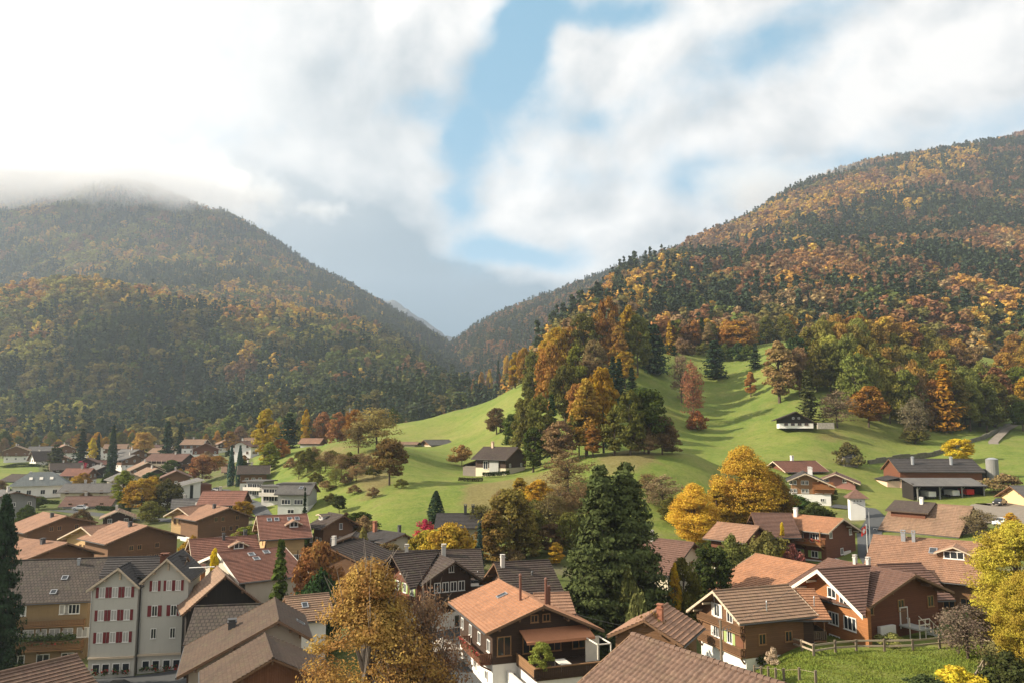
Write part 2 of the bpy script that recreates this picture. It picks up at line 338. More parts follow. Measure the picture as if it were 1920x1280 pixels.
# ---- mountain slopes
LC={-700:[(600,880),(780,800),(950,715),(1130,650),(1230,620),(1500,628),(1900,560),(2350,450),(2700,330),(3000,330)],
 -100:[(600,860),(780,785),(950,695),(1130,622),(1230,588),(1500,592),(1900,520),(2350,425),(2700,345),(3000,335)],
 200:[(600,855),(780,772),(950,672),(1130,592),(1230,560),(1500,566),(1900,505),(2350,415),(2700,352),(3000,350)],
 400:[(600,845),(780,765),(950,682),(1130,606),(1230,578),(1500,582),(1900,525),(2350,450),(2700,410),(3000,430)],
 550:[(600,835),(780,755),(950,690),(1130,622),(1230,590),(1500,594),(1900,555),(2350,512),(2700,494),(3000,520)],
 700:[(600,825),(780,755),(950,700),(1130,645),(1230,622),(1500,628),(1900,606),(2350,584),(2700,572),(3000,600)],
 800:[(600,815),(780,758),(950,720),(1130,688),(1230,672),(1500,676),(1900,655),(2350,638),(2700,628),(3000,650)],
 870:[(600,812),(780,768),(950,742),(1130,725),(1230,714),(1500,712),(1900,698),(2350,688),(2700,680),(3000,700)],
 960:[(600,815),(780,795),(950,785),(1130,780),(1230,778),(1500,775),(1900,775),(2350,775),(2700,775),(3000,790)]}
RC={930:[(380,800),(500,790),(700,800),(950,800),(1300,800),(1800,800),(2400,800)],
 990:[(400,740),(520,705),(700,708),(950,735),(1300,760),(1800,760),(2400,760)],
 1050:[(400,706),(520,655),(700,632),(950,665),(1300,700),(1800,720),(2400,740)],
 1120:[(400,690),(520,628),(700,585),(950,578),(1300,610),(1800,650),(2400,700)],
 1200:[(400,685),(520,622),(700,568),(950,525),(1300,516),(1800,560),(2400,640)],
 1300:[(400,690),(520,630),(700,575),(950,520),(1300,480),(1800,468),(2400,520)],
 1400:[(400,700),(520,632),(700,575),(950,510),(1300,455),(1800,415),(2400,440)],
 1500:[(420,700),(540,630),(700,575),(950,500),(1300,430),(1800,370),(2400,372)],
 1700:[(430,700),(560,630),(700,580),(950,500),(1300,410),(1800,325),(2400,306)],
 1900:[(430,745),(560,655),(700,590),(950,505),(1300,405),(1800,298),(2400,266)],
 2200:[(430,745),(560,650),(700,580),(950,490),(1300,380),(1800,255),(2400,200)],
 2700:[(430,745),(560,650),(700,580),(950,490),(1300,380),(1800,265),(2400,215)]}
BC={700:[(1300,760),(1800,740),(2400,720),(3000,740)],820:[(1300,760),(1800,690),(2400,668),(3000,700)],860:[(1300,750),(1800,672),(2400,645),(3000,680)],
 920:[(1300,740),(1800,640),(2400,608),(3000,650)],1000:[(1300,730),(1800,610),(2400,578),(3000,620)],1100:[(1300,720),(1800,580),(2400,538),(3000,600)],
 1190:[(1300,720),(1800,550),(2400,503),(3000,560)],1300:[(1300,720),(1800,520),(2400,468),(3000,520)],1400:[(1300,720),(1800,520),(2400,460),(3000,520)]}
FC={450:[(3300,700),(4000,602),(4600,542),(5200,582)],600:[(3300,700),(4000,622),(4600,562),(5200,622)],700:[(3300,690),(4000,612),(4600,562),(5200,622)],
 740:[(3300,690),(4000,622),(4600,570),(5200,622)],790:[(3300,690),(4000,642),(4600,597),(5200,642)],830:[(3300,700),(4000,658),(4600,628),(5200,658)],
 870:[(3300,700),(4000,668),(4600,647),(5200,668)],920:[(3300,700),(4000,668),(4600,640),(5200,668)],1050:[(3300,700),(4000,658),(4600,622),(5200,658)]}
SH={}
def mountain(name,cols,mat,us,nd,amp,seed):
    X,Y,Z,uu,t=sheet(name,cols,mat,us,nd)
    w=np.minimum(1,t/1.0)[None,:]; Z=Z+vnoise(X,Y,seed,6,1/430.,.52)*amp*w
    me=gridmesh(name,X,Y,Z,mat); o=tag(link(bpy.data.objects.new(name,me)),kind="structure"); SH[seed]=(X,Y,Z,uu,t); return o
mountain("mountain",LC,MFL,(-700,960,170),130,58,21)
mountain("mountain",RC,MFR,(930,2600,170),130,40,22)
mountain("mountain",BC,MFL,(700,1400,60),40,20,23)
def m_rock():
    m,nt,out=newmat("far_rock"); g=N(nt,"ShaderNodeNewGeometry").outputs["Position"]
    col=ramp(nt,noise(nt,g,.0035,8,.7),[(.35,(.045,.06,.07)),(.5,(.07,.085,.09)),(.68,(.14,.15,.155))]); bsdf(nt,out,col,.9,.1); return m
mountain("mountain",FC,m_rock(),(450,1050,140),60,190,24)
# ------------------------------------------------------------------ trees
ML=m_leaf("autumn_leaves"); MN=m_leaf("conifer_needles",var=.45,hue=.02,trans=.12,scale=.8); MLF=m_leaf("distant_leaves",var=.35,hue=.03,trans=.2,scale=.25)
MB_=m_bark("bark"); MBP=m_bark("pale_bark",(.20,.17,.14))
def unit(n,r):
    v=r.normal(size=(n,3)); return v/np.linalg.norm(v,axis=1)[:,None]
def leaf_quads(C,Nn,size,r,asp=1.0,droop=0.0):
    """one bent-diamond leaf clump face per centre"""
    n=len(C); t=np.cross(Nn,unit(n,r)); t/=np.linalg.norm(t,axis=1)[:,None]+1e-9; b=np.cross(Nn,t)
    s=(size*(.6+.8*r.random(n)))[:,None]
    V=np.stack([C-t*s, C-b*s*.62*asp+Nn*s*.12, C+t*s, C+b*s*.62*asp+Nn*s*.12],1).reshape(-1,3)
    return V,np.arange(n*4).reshape(-1,4)
def crown_cloud(r,h0,h1,rad,ncl,nl,size,shape='round',gap=.25,crad=.33):
    """clumps of leaves spread through an uneven crown volume between heights h0 and h1"""
    H=h1-h0; cs=[]
    while len(cs)<ncl:
        t=r.random()**(.85); ang=r.random()*2*math.pi
        if shape=='round': w=math.sqrt(max(0,1-(2*t-.9)**2/1.25))
        elif shape=='oval': w=(math.sin(math.pi*min(1,t*.95+.05))**.75)*(1-.25*t)
        elif shape=='cone': w=(1-t)**.8*.95+.06
        elif shape=='wide': w=math.sqrt(max(0,1-(1.7*t-.55)**2))
        else: w=.8
        rr=rad*w*(.35+.65*r.random()**.6)*(1 if r.random()>gap*.4 else .8)
        cs.append((rr*math.cos(ang),rr*math.sin(ang),h0+H*(.06+.9*t),rad*crad*(.6+.7*r.random())*(1-.35*t)))
    cs=np.array(cs); per=nl//ncl; C=[];Nn=[];T=[]
    for c in cs:
        d=unit(per,r); d[:,2]=np.abs(d[:,2])*.35+d[:,2]*.65; k=(.30+.78*r.random(per)**.6)[:,None]
        p=c[:3]+d*k*c[3]*np.array([1,1,.85]); C.append(p); n=d*.8+unit(per,r)*.7+np.array([0,0,.25]); Nn.append(n/np.linalg.norm(n,axis=1)[:,None])
        T.append(np.clip(r.normal(.5,.16)+r.normal(0,.16,per),0,1))
    C=np.concatenate(C); Nn=np.concatenate(Nn); T=np.concatenate(T); V,Fq=leaf_quads(C,Nn,size,r)
    return V,Fq,np.repeat(T,4).astype(np.float32),cs
def deciduous(name,seed,h=10,rad=3.6,trunk=.18,ncl=34,nl=2400,size=.3,shape='round',mat=None,gap=.25,bark=None,twigs=0,crad=.33,cl0=None):
    r=np.random.default_rng(seed); h0=h*(trunk if cl0 is None else cl0); V,Fq,T,cs=crown_cloud(r,h0,h,rad,ncl,nl,size,shape,gap,crad)
    cm=npmesh(name+"_crown",V,Fq,mat or ML,{"tint":('POINT','FLOAT',T)})
    b=MB(); top=Vector((r.normal(0,.15),r.normal(0,.15),h*.8)); mid=Vector((r.normal(0,.1),r.normal(0,.1),h*.35)); w=h*.022
    b.bar((0,0,-.6),mid,w*1.25,0,7,w*.85); b.bar(mid,top,w*.85,0,6,w*.22)
    for c in cs[r.permutation(len(cs))[:min(len(cs),14+twigs)]]:
        s=mid.lerp(top,min(.95,max(0,(c[2]-h*.4)/(h*.55))*r.random())); e=Vector(c[:3]); m2=s.lerp(e,.55)+Vector((0,0,.06*h*r.random()))
        b.bar(s,m2,w*.42,0,5,w*.25); b.bar(m2,e,w*.25,0,4,w*.08)
        for _ in range(3 if twigs else 0):
            b.bar(m2.lerp(e,r.random()),e+Vector(unit(1,r)[0])*rad*.4+Vector((0,0,h*.06)),w*.1,0,3,w*.03)
    return cm,b.mesh(name+"_trunk",bark or MB_)
def conifer(name,seed,h=12,rad=2.6,levels=16,br=9,per=8,size=.5,mat=None,top=.1,droop=.35,bare=.04,power=.9,tw=1.0):
    r=np.random.default_rng(seed); C=[];Nn=[];T=[]
    for k in range(levels):
        t=(k+r.random()*.6)/levels; z=h*(bare+(1-bare)*t); w=rad*((1-t)**power)*(.72+.42*r.random())+rad*.03
        for i in range(br):
            a=2*math.pi*(i+r.random())/br+k*.7; L_=w*(.55+.6*r.random()); s=np.linspace(.18,1,per)
            px=np.cos(a)*L_*s; py=np.sin(a)*L_*s; pz=z-droop*L_*s**1.5+.10*L_*s**4*2
            p=np.stack([px,py,pz],1)+r.normal(0,size*.28,(per,3))
            n=np.stack([np.cos(a)*.5+0*s,np.sin(a)*.5+0*s,.85+0*s],1)+r.normal(0,.45,(per,3)); n/=np.linalg.norm(n,axis=1)[:,None]
            C.append(p);Nn.append(n);T.append(np.clip(.35+.3*s+r.normal(0,.13)+r.normal(0,.1,per),0,1))
    C=np.concatenate(C);Nn=np.concatenate(Nn);T=np.concatenate(T); V,Fq=leaf_quads(C,Nn,size,r,tw)
    cm=npmesh(name+"_crown",V,Fq,mat or MN,{"tint":('POINT','FLOAT',np.repeat(T,4).astype(np.float32))})
    b=MB(); b.bar((0,0,-.6),(0,0,h*.97),h*.02,0,6,h*.003); return cm,b.mesh(name+"_trunk",MB_)
def cypress(name,seed,h=8,rad=.9,n=1500,size=.2,mat=None,belly=.35):
    r=np.random.default_rng(seed); t=r.random(n); a=r.random(n)*2*math.pi; w=rad*np.where(t<belly,.75+.25*t/belly,((1-t)/(1-belly))**.7)*(.75+.3*r.random(n))
    C=np.stack([np.cos(a)*w,np.sin(a)*w,t*h],1); Nn=np.stack([np.cos(a),np.sin(a),.5+0*a],1)+r.normal(0,.35,(n,3)); Nn/=np.linalg.norm(Nn,axis=1)[:,None]
    V,Fq=leaf_quads(C,Nn,size,r); T=np.clip(r.normal(.5,.2,n),0,1)
    cm=npmesh(name+"_crown",V,Fq,mat or MN,{"tint":('POINT','FLOAT',np.repeat(T,4).astype(np.float32))}); b=MB(); b.bar((0,0,-.5),(0,0,h*.8),.12,0,6,.03); return cm,b.mesh(name+"_trunk",MB_)

# prototypes: (crown mesh, trunk mesh, height, radius)
PR={}
def proto(k,ms,h,r): PR.setdefault(k,[]).append((ms[0],ms[1],h,r))
for i in range(4): proto('round',deciduous("round",100+i,10,3.6,.16,60,7200,.25,'round',cl0=.06,crad=.40),10,3.9)
for i in range(4): proto('oval',deciduous("oval",120+i,12,2.8,.12,60,7000,.25,'oval',cl0=.04,crad=.42),12,3.0)
for i in range(3): proto('wide',deciduous("wide",140+i,8,4.3,.2,64,7600,.25,'wide',cl0=.05,crad=.38),8,4.8)
for i in range(3): proto('sparse',deciduous("sparse",160+i,10,3.4,.2,60,4200,.17,'round',gap=.6,twigs=34,cl0=.08,crad=.55),10,3.8)
for i in range(3): proto('shrub',deciduous("shrub",180+i,2.4,1.7,.02,26,2400,.14,'wide',cl0=.0,crad=.46),2.4,1.8)
for i in range(4): proto('conifer',conifer("conifer",200+i,14,3.0,20,10,9,.42),14,3.0)
for i in range(2): proto('broadconifer',conifer("broadconifer",220+i,14,4.8,20,12,12,.46,power=.55,droop=.25),14,4.8)
for i in range(2): proto('cypress',cypress("cypress",240+i),8,.95)
for i in range(2): proto('larch',conifer("larch",250+i,14,2.8,22,9,9,.34,droop=.1,mat=ML,power=.75),14,2.8)
# far prototypes
FARP={}
for i in range(4): FARP.setdefault('dec',[]).append(deciduous("fdec",300+i,16,5.6,.1,20,560,.95,'round',MLF,cl0=.05,crad=.44))
for i in range(3): FARP.setdefault('ov',[]).append(deciduous("fov",320+i,19,4.5,.08,18,520,.95,'oval',MLF,cl0=.04,crad=.44))
for i in range(3): FARP.setdefault('con',[]).append(conifer("fcon",340+i,22,4.3,9,7,4,1.15,MN,bare=.05))
for k in FARP:
    pass
# foliage colours
CC=dict(dark=(.030,.048,.024),fir=(.035,.060,.022),green=(.075,.10,.022),olive=(.13,.125,.03),lime=(.17,.18,.03),gold=(.42,.25,.03),yellow=(.48,.34,.04),
  amber=(.33,.19,.04),orange=(.30,.145,.04),russet=(.175,.085,.038),brown=(.15,.10,.045),tan=(.24,.16,.075),red=(.32,.05,.05),grey=(.15,.12,.09),bluegreen=(.05,.085,.065))
NAMEOF=dict(round="broadleaf_tree",oval="broadleaf_tree",wide="broadleaf_tree",sparse="thinning_tree",shrub="shrub",conifer="conifer_tree",broadconifer="conifer_tree",cypress="columnar_conifer",larch="larch_tree")
CATOF=dict(shrub="shrub"); _tc=[0]
TREES=[]
def tree(kind,pos,h,w,col,label,group=None,name=None,var=None,cat=None,rz=None):
    """h, w: height and overall width in metres"""
    _tc[0]+=1; ps=PR[kind]; cm,tm,ph,pr=ps[(_tc[0]*7+3)%len(ps) if var is None else var]
    o=empty(name or NAMEOF[kind],pos,random.random()*6.28 if rz is None else rz,label,cat or CATOF.get(kind,"tree"),group)
    sx=w/2/pr; sz=h/ph
    c=bpy.data.objects.new("foliage" if kind=='shrub' else "crown",cm); link(c,o); c.scale=(sx,sx,sz)
    cc=CC[col] if isinstance(col,str) else col; k=random.uniform(.88,1.12); c.color=(cc[0]*k,cc[1]*k*random.uniform(.95,1.06),cc[2]*k,1)
    t=bpy.data.objects.new("stem" if kind=='shrub' else "trunk",tm); link(t,o); t.scale=(min(sx,sz),min(sx,sz),sz)
    TREES.append((pos[0],pos[1],w/2)); return o
def tpx(kind,u,vb,vt,wpx,col,label,group=None,d=None,**kw):
    """tree placed on the ground under photo pixel (u,vb), sized to its photo height and width"""
    p=hit(u,vb) if d is None else at(u,d); k=p.y/F
    vb2=proj(p)[1]; return tree(kind,p,max(.6,(vb2-vt)*k*1.02),wpx*k,col,label,group,**kw)

# ---- far forests: one stuff object per wooded slope, trees instanced on its points
FC_=bpy.data.collections.new("forest_trees"); FIDX={}
def addfar(key,kind,col):
    mt_=m_leaf("distant_"+key,col=col,rnd=.3,var=.4 if kind=='con' else .35,hue=.02 if kind=='con' else .03,trans=.12 if kind=='con' else .22,scale=.25)
    for i,(cm,tm) in enumerate(FARP[kind]):
        me=cm.copy(); me.materials[0]=mt_
        o=bpy.data.objects.new("f%03d"%len(FC_.objects),me); o.color=rgb(col); FC_.objects.link(o); FIDX.setdefault(key,[]).append(len(FC_.objects)-1)
addfar('dark','con',(.048,.068,.036)); addfar('fir','con',(.066,.086,.038)); addfar('lg','con',(.14,.145,.05))
addfar('golive','dec',(.29,.265,.065)); addfar('green','dec',(.12,.145,.038)); addfar('olive','dec',(.18,.155,.05)); addfar('gold','ov',(.50,.33,.07)); addfar('amber','dec',(.50,.29,.065)); addfar('orange','dec',(.42,.22,.075))
addfar('russet','dec',(.27,.14,.065)); addfar('brown','ov',(.25,.155,.075)); addfar('tan','ov',(.36,.25,.12)); addfar('lime','ov',(.23,.21,.06))
def forest_nodes():
    g=bpy.data.node_groups.new("forest_scatter",'GeometryNodeTree'); g.interface.new_socket("Geometry",in_out='INPUT',socket_type='NodeSocketGeometry'); g.interface.new_socket("Geometry",in_out='OUTPUT',socket_type='NodeSocketGeometry')
    gi=g.nodes.new('NodeGroupInput'); go=g.nodes.new('NodeGroupOutput'); ci=g.nodes.new('GeometryNodeCollectionInfo'); ci.inputs[0].default_value=FC_; ci.inputs["Separate Children"].default_value=True; ci.inputs["Reset Children"].default_value=True
    ip=g.nodes.new('GeometryNodeInstanceOnPoints'); ip.inputs["Pick Instance"].default_value=True
    def attr(n,t):
        a=g.nodes.new('GeometryNodeInputNamedAttribute'); a.data_type=t; a.inputs[0].default_value=n; return a.outputs[0]
    g.links.new(gi.outputs[0],ip.inputs["Points"]); g.links.new(ci.outputs[0],ip.inputs["Instance"]); g.links.new(attr("pick",'INT'),ip.inputs["Instance Index"])
    g.links.new(attr("rot",'FLOAT_VECTOR'),ip.inputs["Rotation"]); g.links.new(attr("size",'FLOAT_VECTOR'),ip.inputs["Scale"]); g.links.new(ip.outputs[0],go.inputs[0]); return g
GN=forest_nodes()
def forest(name,label,seed,spacing,species,mask,r):
    """scatter over mountain sheet `seed`"""
    X,Y,Z,uu,t=SH[seed]; Pp=np.stack([X,Y,Z],-1); a=Pp[1:,:-1]-Pp[:-1,:-1]; b=Pp[:-1,1:]-Pp[:-1,:-1]; ar=np.linalg.norm(np.cross(a,b),axis=2)
    n=r.poisson(ar/spacing**2); ii,jj=np.nonzero(n); k=n[ii,jj]; ii=np.repeat(ii,k); jj=np.repeat(jj,k); s=r.random(len(ii))[:,None]; q=r.random(len(ii))[:,None]
    p=Pp[ii,jj]*(1-s)*(1-q)+Pp[ii+1,jj]*s*(1-q)+Pp[ii,jj+1]*(1-s)*q+Pp[ii+1,jj+1]*s*q
    rel=p-np.array(EYE); f=rel[:,1]*CP+rel[:,2]*SP; up=-rel[:,1]*SP+rel[:,2]*CP; u=960+F*rel[:,0]/f; v=640-F*up/f
    nn=np.cross(a,b)[ii,jj]; nn/=np.linalg.norm(nn,axis=1)[:,None]+1e-9; nn*=np.sign(nn[:,2:3]); face=-(nn*rel).sum(1)/np.linalg.norm(rel,axis=1)
    g=ground_np(p[:,0],p[:,1]); ok=(face>-.12)&(u>-160)&(u<2080)&((p[:,2]>g-2)|(p[:,1]>880))&mask(u,v,p)
    p=p[ok];u=u[ok];v=v[ok]; key=np.array(species(u,v,p,r),dtype=object); wx=p[:,0]+vnoise(p[:,0],p[:,1],31,2,1/40.)*30; wy=p[:,1]+vnoise(p[:,0],p[:,1],32,2,1/40.)*30; cid=np.floor(wx/34).astype(np.int64)*100003+np.floor(wy/52).astype(np.int64); _,first,inv=np.unique(cid,return_index=True,return_inverse=True); same=r.random(len(p))<.62; key=np.where(same,key[first][inv],key); pick=np.array([FIDX[kk][r.integers(len(FIDX[kk]))] for kk in key],np.int32)
    sc=(.74+.80*r.random(len(p))**1.7); wide=np.where(np.array([kk in('dark','fir','lg') for kk in key]),1.0,1.22); S=np.stack([sc*wide*r.uniform(.85,1.15,len(p))]*2+[sc*r.uniform(.85,1.15,len(p))],1)
    Rt=np.zeros((len(p),3)); Rt[:,2]=r.random(len(p))*6.28; Rt[:,:2]=r.normal(0,.05,(len(p),2)); p[:,2]-=.8
    me=bpy.data.meshes.new(name); me.vertices.add(len(p)); me.vertices.foreach_set("co",p.astype(np.float32).ravel())
    at_=me.attributes.new("pick",'INT','POINT'); at_.data.foreach_set("value",pick)
    for nm,arr in (("rot",Rt),("size",S)):
        at_=me.attributes.new(nm,'FLOAT_VECTOR','POINT'); at_.data.foreach_set("vector",arr.astype(np.float32).ravel())
    me.update(); o=link(bpy.data.objects.new(name,me)); md=o.modifiers.new("scatter",'NODES'); md.node_group=GN
    tag(o,label,"forest",kind="stuff"); print(name,len(p)); return o
def choose(r,n,W):
    """W: list of (key, weight array)"""
    ks=[k for k,_ in W]; M=np.stack([np.broadcast_to(np.maximum(w,0),(n,)) for _,w in W],1)+1e-6; M=M.cumsum(1)/M.sum(1)[:,None]; x=r.random(n)[:,None]; return [ks[i] for i in (x>M).sum(1)]
def gs(x,c,s): return np.exp(-((x-c)/s)**2)
def sp_left(u,v,p,r):
    n=len(u); a=vnoise(p[:,0],p[:,1],5,3,1/260.)*1.9; b=vnoise(p[:,0],p[:,1],6,4,1/120.)*1.3; lo=np.clip((v-590)/60,0,1); hi=np.clip((520-v)/80,0,1); lf=np.clip((420-u)/300,0,1); rt=np.clip((u-520)/200,0,1)
    terr=gs(v-575,0,26)*(1-rt*.5)
    c=np.clip(.5+2.8*a,0,1)**1.2
    return choose(r,n,[('dark',1.5*(1-c)+lo*.9*(1-lf*.5)+hi*1.1+rt*.9),('fir',.8*(1-c)+.35*lo+rt*.3),('lg',.3+.2*lo),('golive',.75*lo*c+.9*lf*c),('olive',.6+1.0*lo*c+.5*lf),('green',.4+.9*c*lo),('lime',.6*lo*c+.7*lf*c),('gold',(.34*c+.55*terr+.65*lf*c)*(1-hi*.6)*(1-rt*.4)),('amber',(.14*c+.6*terr+.25*lf*c)*(1-hi*.4)*(1-rt*.3)),('orange',.10*c+.35*terr),('russet',.06*c+.2*hi),('brown',.08*c+.25*hi+.15*rt),('tan',.08*c+.1*hi)])
def sp_right(u,v,p,r):
    n=len(u); a=vnoise(p[:,0],p[:,1],15,3,1/270.)*1.9; c=np.clip(.5+2.4*a,0,1); con=(1-c)**1.3; low=np.clip((v-560)/90,0,1); lfe=np.clip((1330-u)/250,0,1)
    band=gs(v-(425-(u-1450)*.33),0,22)*((u>1380)&(u<1800)); rr_=np.clip((u-1750)/100,0,1)*low  # band: sunlit strip on the ridge, put into the colour by extra gold trees
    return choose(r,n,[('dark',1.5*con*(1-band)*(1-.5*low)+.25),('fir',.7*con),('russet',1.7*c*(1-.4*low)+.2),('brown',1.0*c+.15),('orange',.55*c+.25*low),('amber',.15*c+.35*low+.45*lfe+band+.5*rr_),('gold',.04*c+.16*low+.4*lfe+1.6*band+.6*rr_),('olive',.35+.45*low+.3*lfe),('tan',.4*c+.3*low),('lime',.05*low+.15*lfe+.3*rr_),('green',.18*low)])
def sp_back(u,v,p,r):
    n=len(u); return choose(r,n,[('dark',2.2+0*u),('fir',.7),('brown',.6),('russet',.4),('olive',.25)])  # conifer ridge; the dark mix also carries its cloud shadow as tree colour
_r=np.random.default_rng(77)
def mk_left(u,v,p):
    n=vnoise(p[:,0],p[:,1],9,3,1/60.)*.25
    clear=(np.abs((u-515)/48)**2+np.abs((v-603)/8)**2<1)|(np.abs((u-640)/70)**2+np.abs((v-596)/7)**2<1)|(np.abs((u-128)/17)**2+np.abs((v-632)/15)**2<1)
    return ~clear
def mk_right(u,v,p):
    clear=(np.abs((u-1222)/32)**2+np.abs((v-512-(1222-u)*.25)/9)**2<1)|(np.abs((u-1285)/40)**2+np.abs((v-476+(u-1285)*.25)/5)**2<1)|(np.abs((u-1385)/28)**2+np.abs((v-512)/6)**2<1)
    return ~clear
forest("forest","mixed autumn forest of dark conifers and golden broadleaf trees covering the left mountain",21,8.0,sp_left,mk_left,_r)
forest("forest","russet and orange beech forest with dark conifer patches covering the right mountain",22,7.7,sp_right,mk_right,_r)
forest("forest","dark conifer forest on the ridge behind the right mountain in the middle of the photo",23,10.0,sp_back,lambda u,v,p:(u<1300)&(p[:,1]>1280),_r)
# ------------------------------------------------------------------ building kit
MAT={}
def M_(k,f):
    MAT[k]=f; return f
M_('orange',m_tile("clay_tiles_orange",(.40,.20,.11),.32)); M_('orange2',m_tile("clay_tiles_salmon",(.335,.19,.12),.35)); M_('red',m_tile("clay_tiles_red",(.21,.095,.065),.3))
M_('brown',m_tile("tiles_brown",(.17,.095,.07),.3)); M_('redbrown',m_tile("tiles_red_brown",(.25,.115,.08),.3)); M_('darkbrown',m_tile("tiles_dark_brown",(.075,.054,.045),.4,moss=.3)); M_('grey',m_tile("fibre_cement_grey",(.15,.14,.13),.25,(.6,.4),moss=.2)); M_('darkgrey',m_tile("slates_dark_grey",(.062,.055,.052),.3,(.4,.3)))
M_('grid',m_tile("pantiles_weathered",(.088,.068,.055),.5,(.44,.52),moss=.25,joint=.10)); M_('slate',m_tile("slates_green_grey",(.15,.165,.16),.25,(.4,.3)))
M_('pantile',m_tile("pantiles_warm_brown",(.185,.115,.082),.45,(.3,.40),moss=.2,joint=.7)); M_('umber',m_tile("tiles_umber",(.105,.068,.046),.4,moss=.3)); M_('tan',m_tile("tiles_tan_brown",(.30,.19,.125),.35,moss=.25))
M_('w_orange',m_wood("timber_honey",(.36,.15,.055),.3,.2)); M_('w_gold',m_wood("timber_pale",(.55,.36,.17),.25,.22)); M_('w_brown',m_wood("timber_brown",(.19,.10,.05),.35,.2)); M_('w_red',m_wood("timber_red_brown",(.17,.065,.035),.35,.2)); M_('w_dark',m_wood("timber_dark",(.07,.042,.028),.4,.2)); M_('w_black',m_wood("timber_tarred",(.028,.022,.018),.4,.2,True))
M_('w_tan',m_wood("timber_light_brown",(.30,.165,.08),.3,.22)); M_('w_vert',m_wood("boards_grey_brown",(.17,.125,.085),.4,.16,True)); M_('w_vred',m_wood("boards_red_brown",(.20,.085,.045),.4,.18,True)); M_('w_grey',m_wood("timber_weathered",(.24,.20,.16),.35,.2))
M_('white',m_plaster("plaster_white",(.78,.76,.71),.2)); M_('cream',m_plaster("plaster_cream",(.66,.58,.42),.2)); M_('beige',m_plaster("plaster_beige",(.52,.47,.38),.2)); M_('greyp',m_plaster("plaster_grey",(.40,.40,.37),.2)); M_('hotel',m_plaster("plaster_stone_grey",(.50,.48,.42),.18)); M_('pink',m_plaster("plaster_peach",(.66,.47,.34),.2)); M_('yellow',m_plaster("plaster_yellow",(.70,.50,.26),.2)); M_('pinkw',m_wood("boards_pink",(.42,.20,.16),.2,.2)); M_('conc',m_plaster("concrete",(.24,.235,.22),.4)); M_('brickp',m_plaster("plaster_brick_red",(.36,.22,.16),.3)); M_('ochre',m_plaster("plaster_ochre",(.29,.20,.105),.25))
M_('vpale',m_wood("verge_pale",(.62,.50,.36),.2,.3)); M_('vwhite',m_plain("verge_white",(.72,.66,.56))); M_('vdark',m_wood("verge_dark",(.09,.06,.04),.3,.3)); M_('vbrown',m_wood("verge_brown",(.22,.13,.075),.3,.3)); M_('under',m_wood("eaves_boards",(.20,.11,.06),.3,.15,True)); M_('underd',m_wood("eaves_boards_dark",(.07,.045,.03),.3,.15,True))
M_('frame',m_plain("window_frame_white",(.75,.73,.68),.5)); M_('framew',m_plain("window_frame_wood",(.33,.18,.08),.5)); M_('glass',m_glass("window_glass")); M_('curtain',m_plain("window_glass_curtain",(.42,.40,.37),.25,.5)); M_('shred',m_plain("shutter_red",(.17,.018,.02),.55)); M_('shgreen',m_plain("shutter_green",(.33,.42,.16),.55)); M_('shwhite',m_plain("shutter_white",(.7,.62,.55),.55)); M_('shbrown',m_plain("shutter_brown",(.16,.08,.045),.6))
M_('metal',m_plain("zinc",(.42,.43,.44),.4,.5,.6)); M_('metald',m_plain("dark_metal",(.06,.06,.06),.5,.5)); M_('chim',m_plaster("chimney_render",(.55,.52,.47),.35)); M_('chimc',m_plain("chimney_copper",(.16,.07,.045),.5)); M_('brick',m_stone("brick_chimney",(.36,.15,.09),3)); M_('teal',m_plain("teal_blind",(.06,.34,.38),.5)); M_('awning',m_plain("awning_fabric",(.42,.19,.10),.8,.1)); M_('flower',m_plain("flowers_red",(.42,.05,.04),.8)); M_('leafbox',m_plain("box_leaves",(.07,.10,.03),.8)); M_('stone',m_stone("rubble_stone",(.34,.31,.26))); M_('asphalt',m_plain("asphalt",(.075,.078,.08),.9,.2,0,.25,.8)); M_('gravel',m_plain("gravel_lane",(.22,.19,.155),.95,.1,0,.25,.6)); M_('railw',m_wood("fence_rails",(.46,.37,.26),.3,.3)); M_('postw',m_wood("weathered_post",(.22,.17,.12),.4,.3,True))
_WC={}
def win_mesh(w,h,fm,mull,gm):
    k=(round(w,2),round(h,2),fm,mull,gm)
    if k in _WC: return _WC[k]
    b=MB(); t=min(.1,w*.11); b.box(-w/2,w/2,-.07,.02,-h/2,-h/2+t); b.box(-w/2,w/2,-.07,.02,h/2-t,h/2); b.box(-w/2,-w/2+t,-.07,.02,-h/2+t,h/2-t); b.box(w/2-t,w/2,-.07,.02,-h/2+t,h/2-t)
    n=mull
    for i in range(1,n): 
        x=-w/2+w*i/n; b.box(x-t*.4,x+t*.4,-.055,.02,-h/2+t,h/2-t)
    b.box(-w/2-.06,w/2+.06,-.13,-.0705,-h/2-.03,-h/2+.03)
    p=MB(); p.box(-w/2+t,w/2-t,-.02,.015,-h/2+t,h/2-t)
    _WC[k]=(b.mesh("window",MAT[fm]),p.mesh("pane",MAT[gm])); return _WC[k]
class Wing:
    def __init__(s,root,loc,rz,L,wl,wr,hr,pl,pr,ov,og,th):
        s.root=root;s.loc=loc;s.rz=rz;s.L=L;s.wl=wl;s.wr=wr;s.hr=hr;s.pl=pl;s.pr=pr;s.ov=ov;s.og=og;s.th=th;s.roof=None
    def put(s,o):
        o.location=s.loc; o.rotation_euler=(0,0,s.rz); return o
    def top(s,y): return s.hr-s.th*1.1-(s.pl*y if y>0 else -s.pr*y)
    def face(s,f):
        return {'A':((0,0),-90),'B':((s.L,0),90),'L':((0,s.wl),180),'R':((0,-s.wr),0)}[f]
    def fp(s,f,t,out=0.0):          # local xy on a face; t runs along it
        if f=='A': return (-out,t)
        if f=='B': return (s.L+out,t)
        if f=='L': return (t,s.wl+out)
        return (t,-s.wr-out)
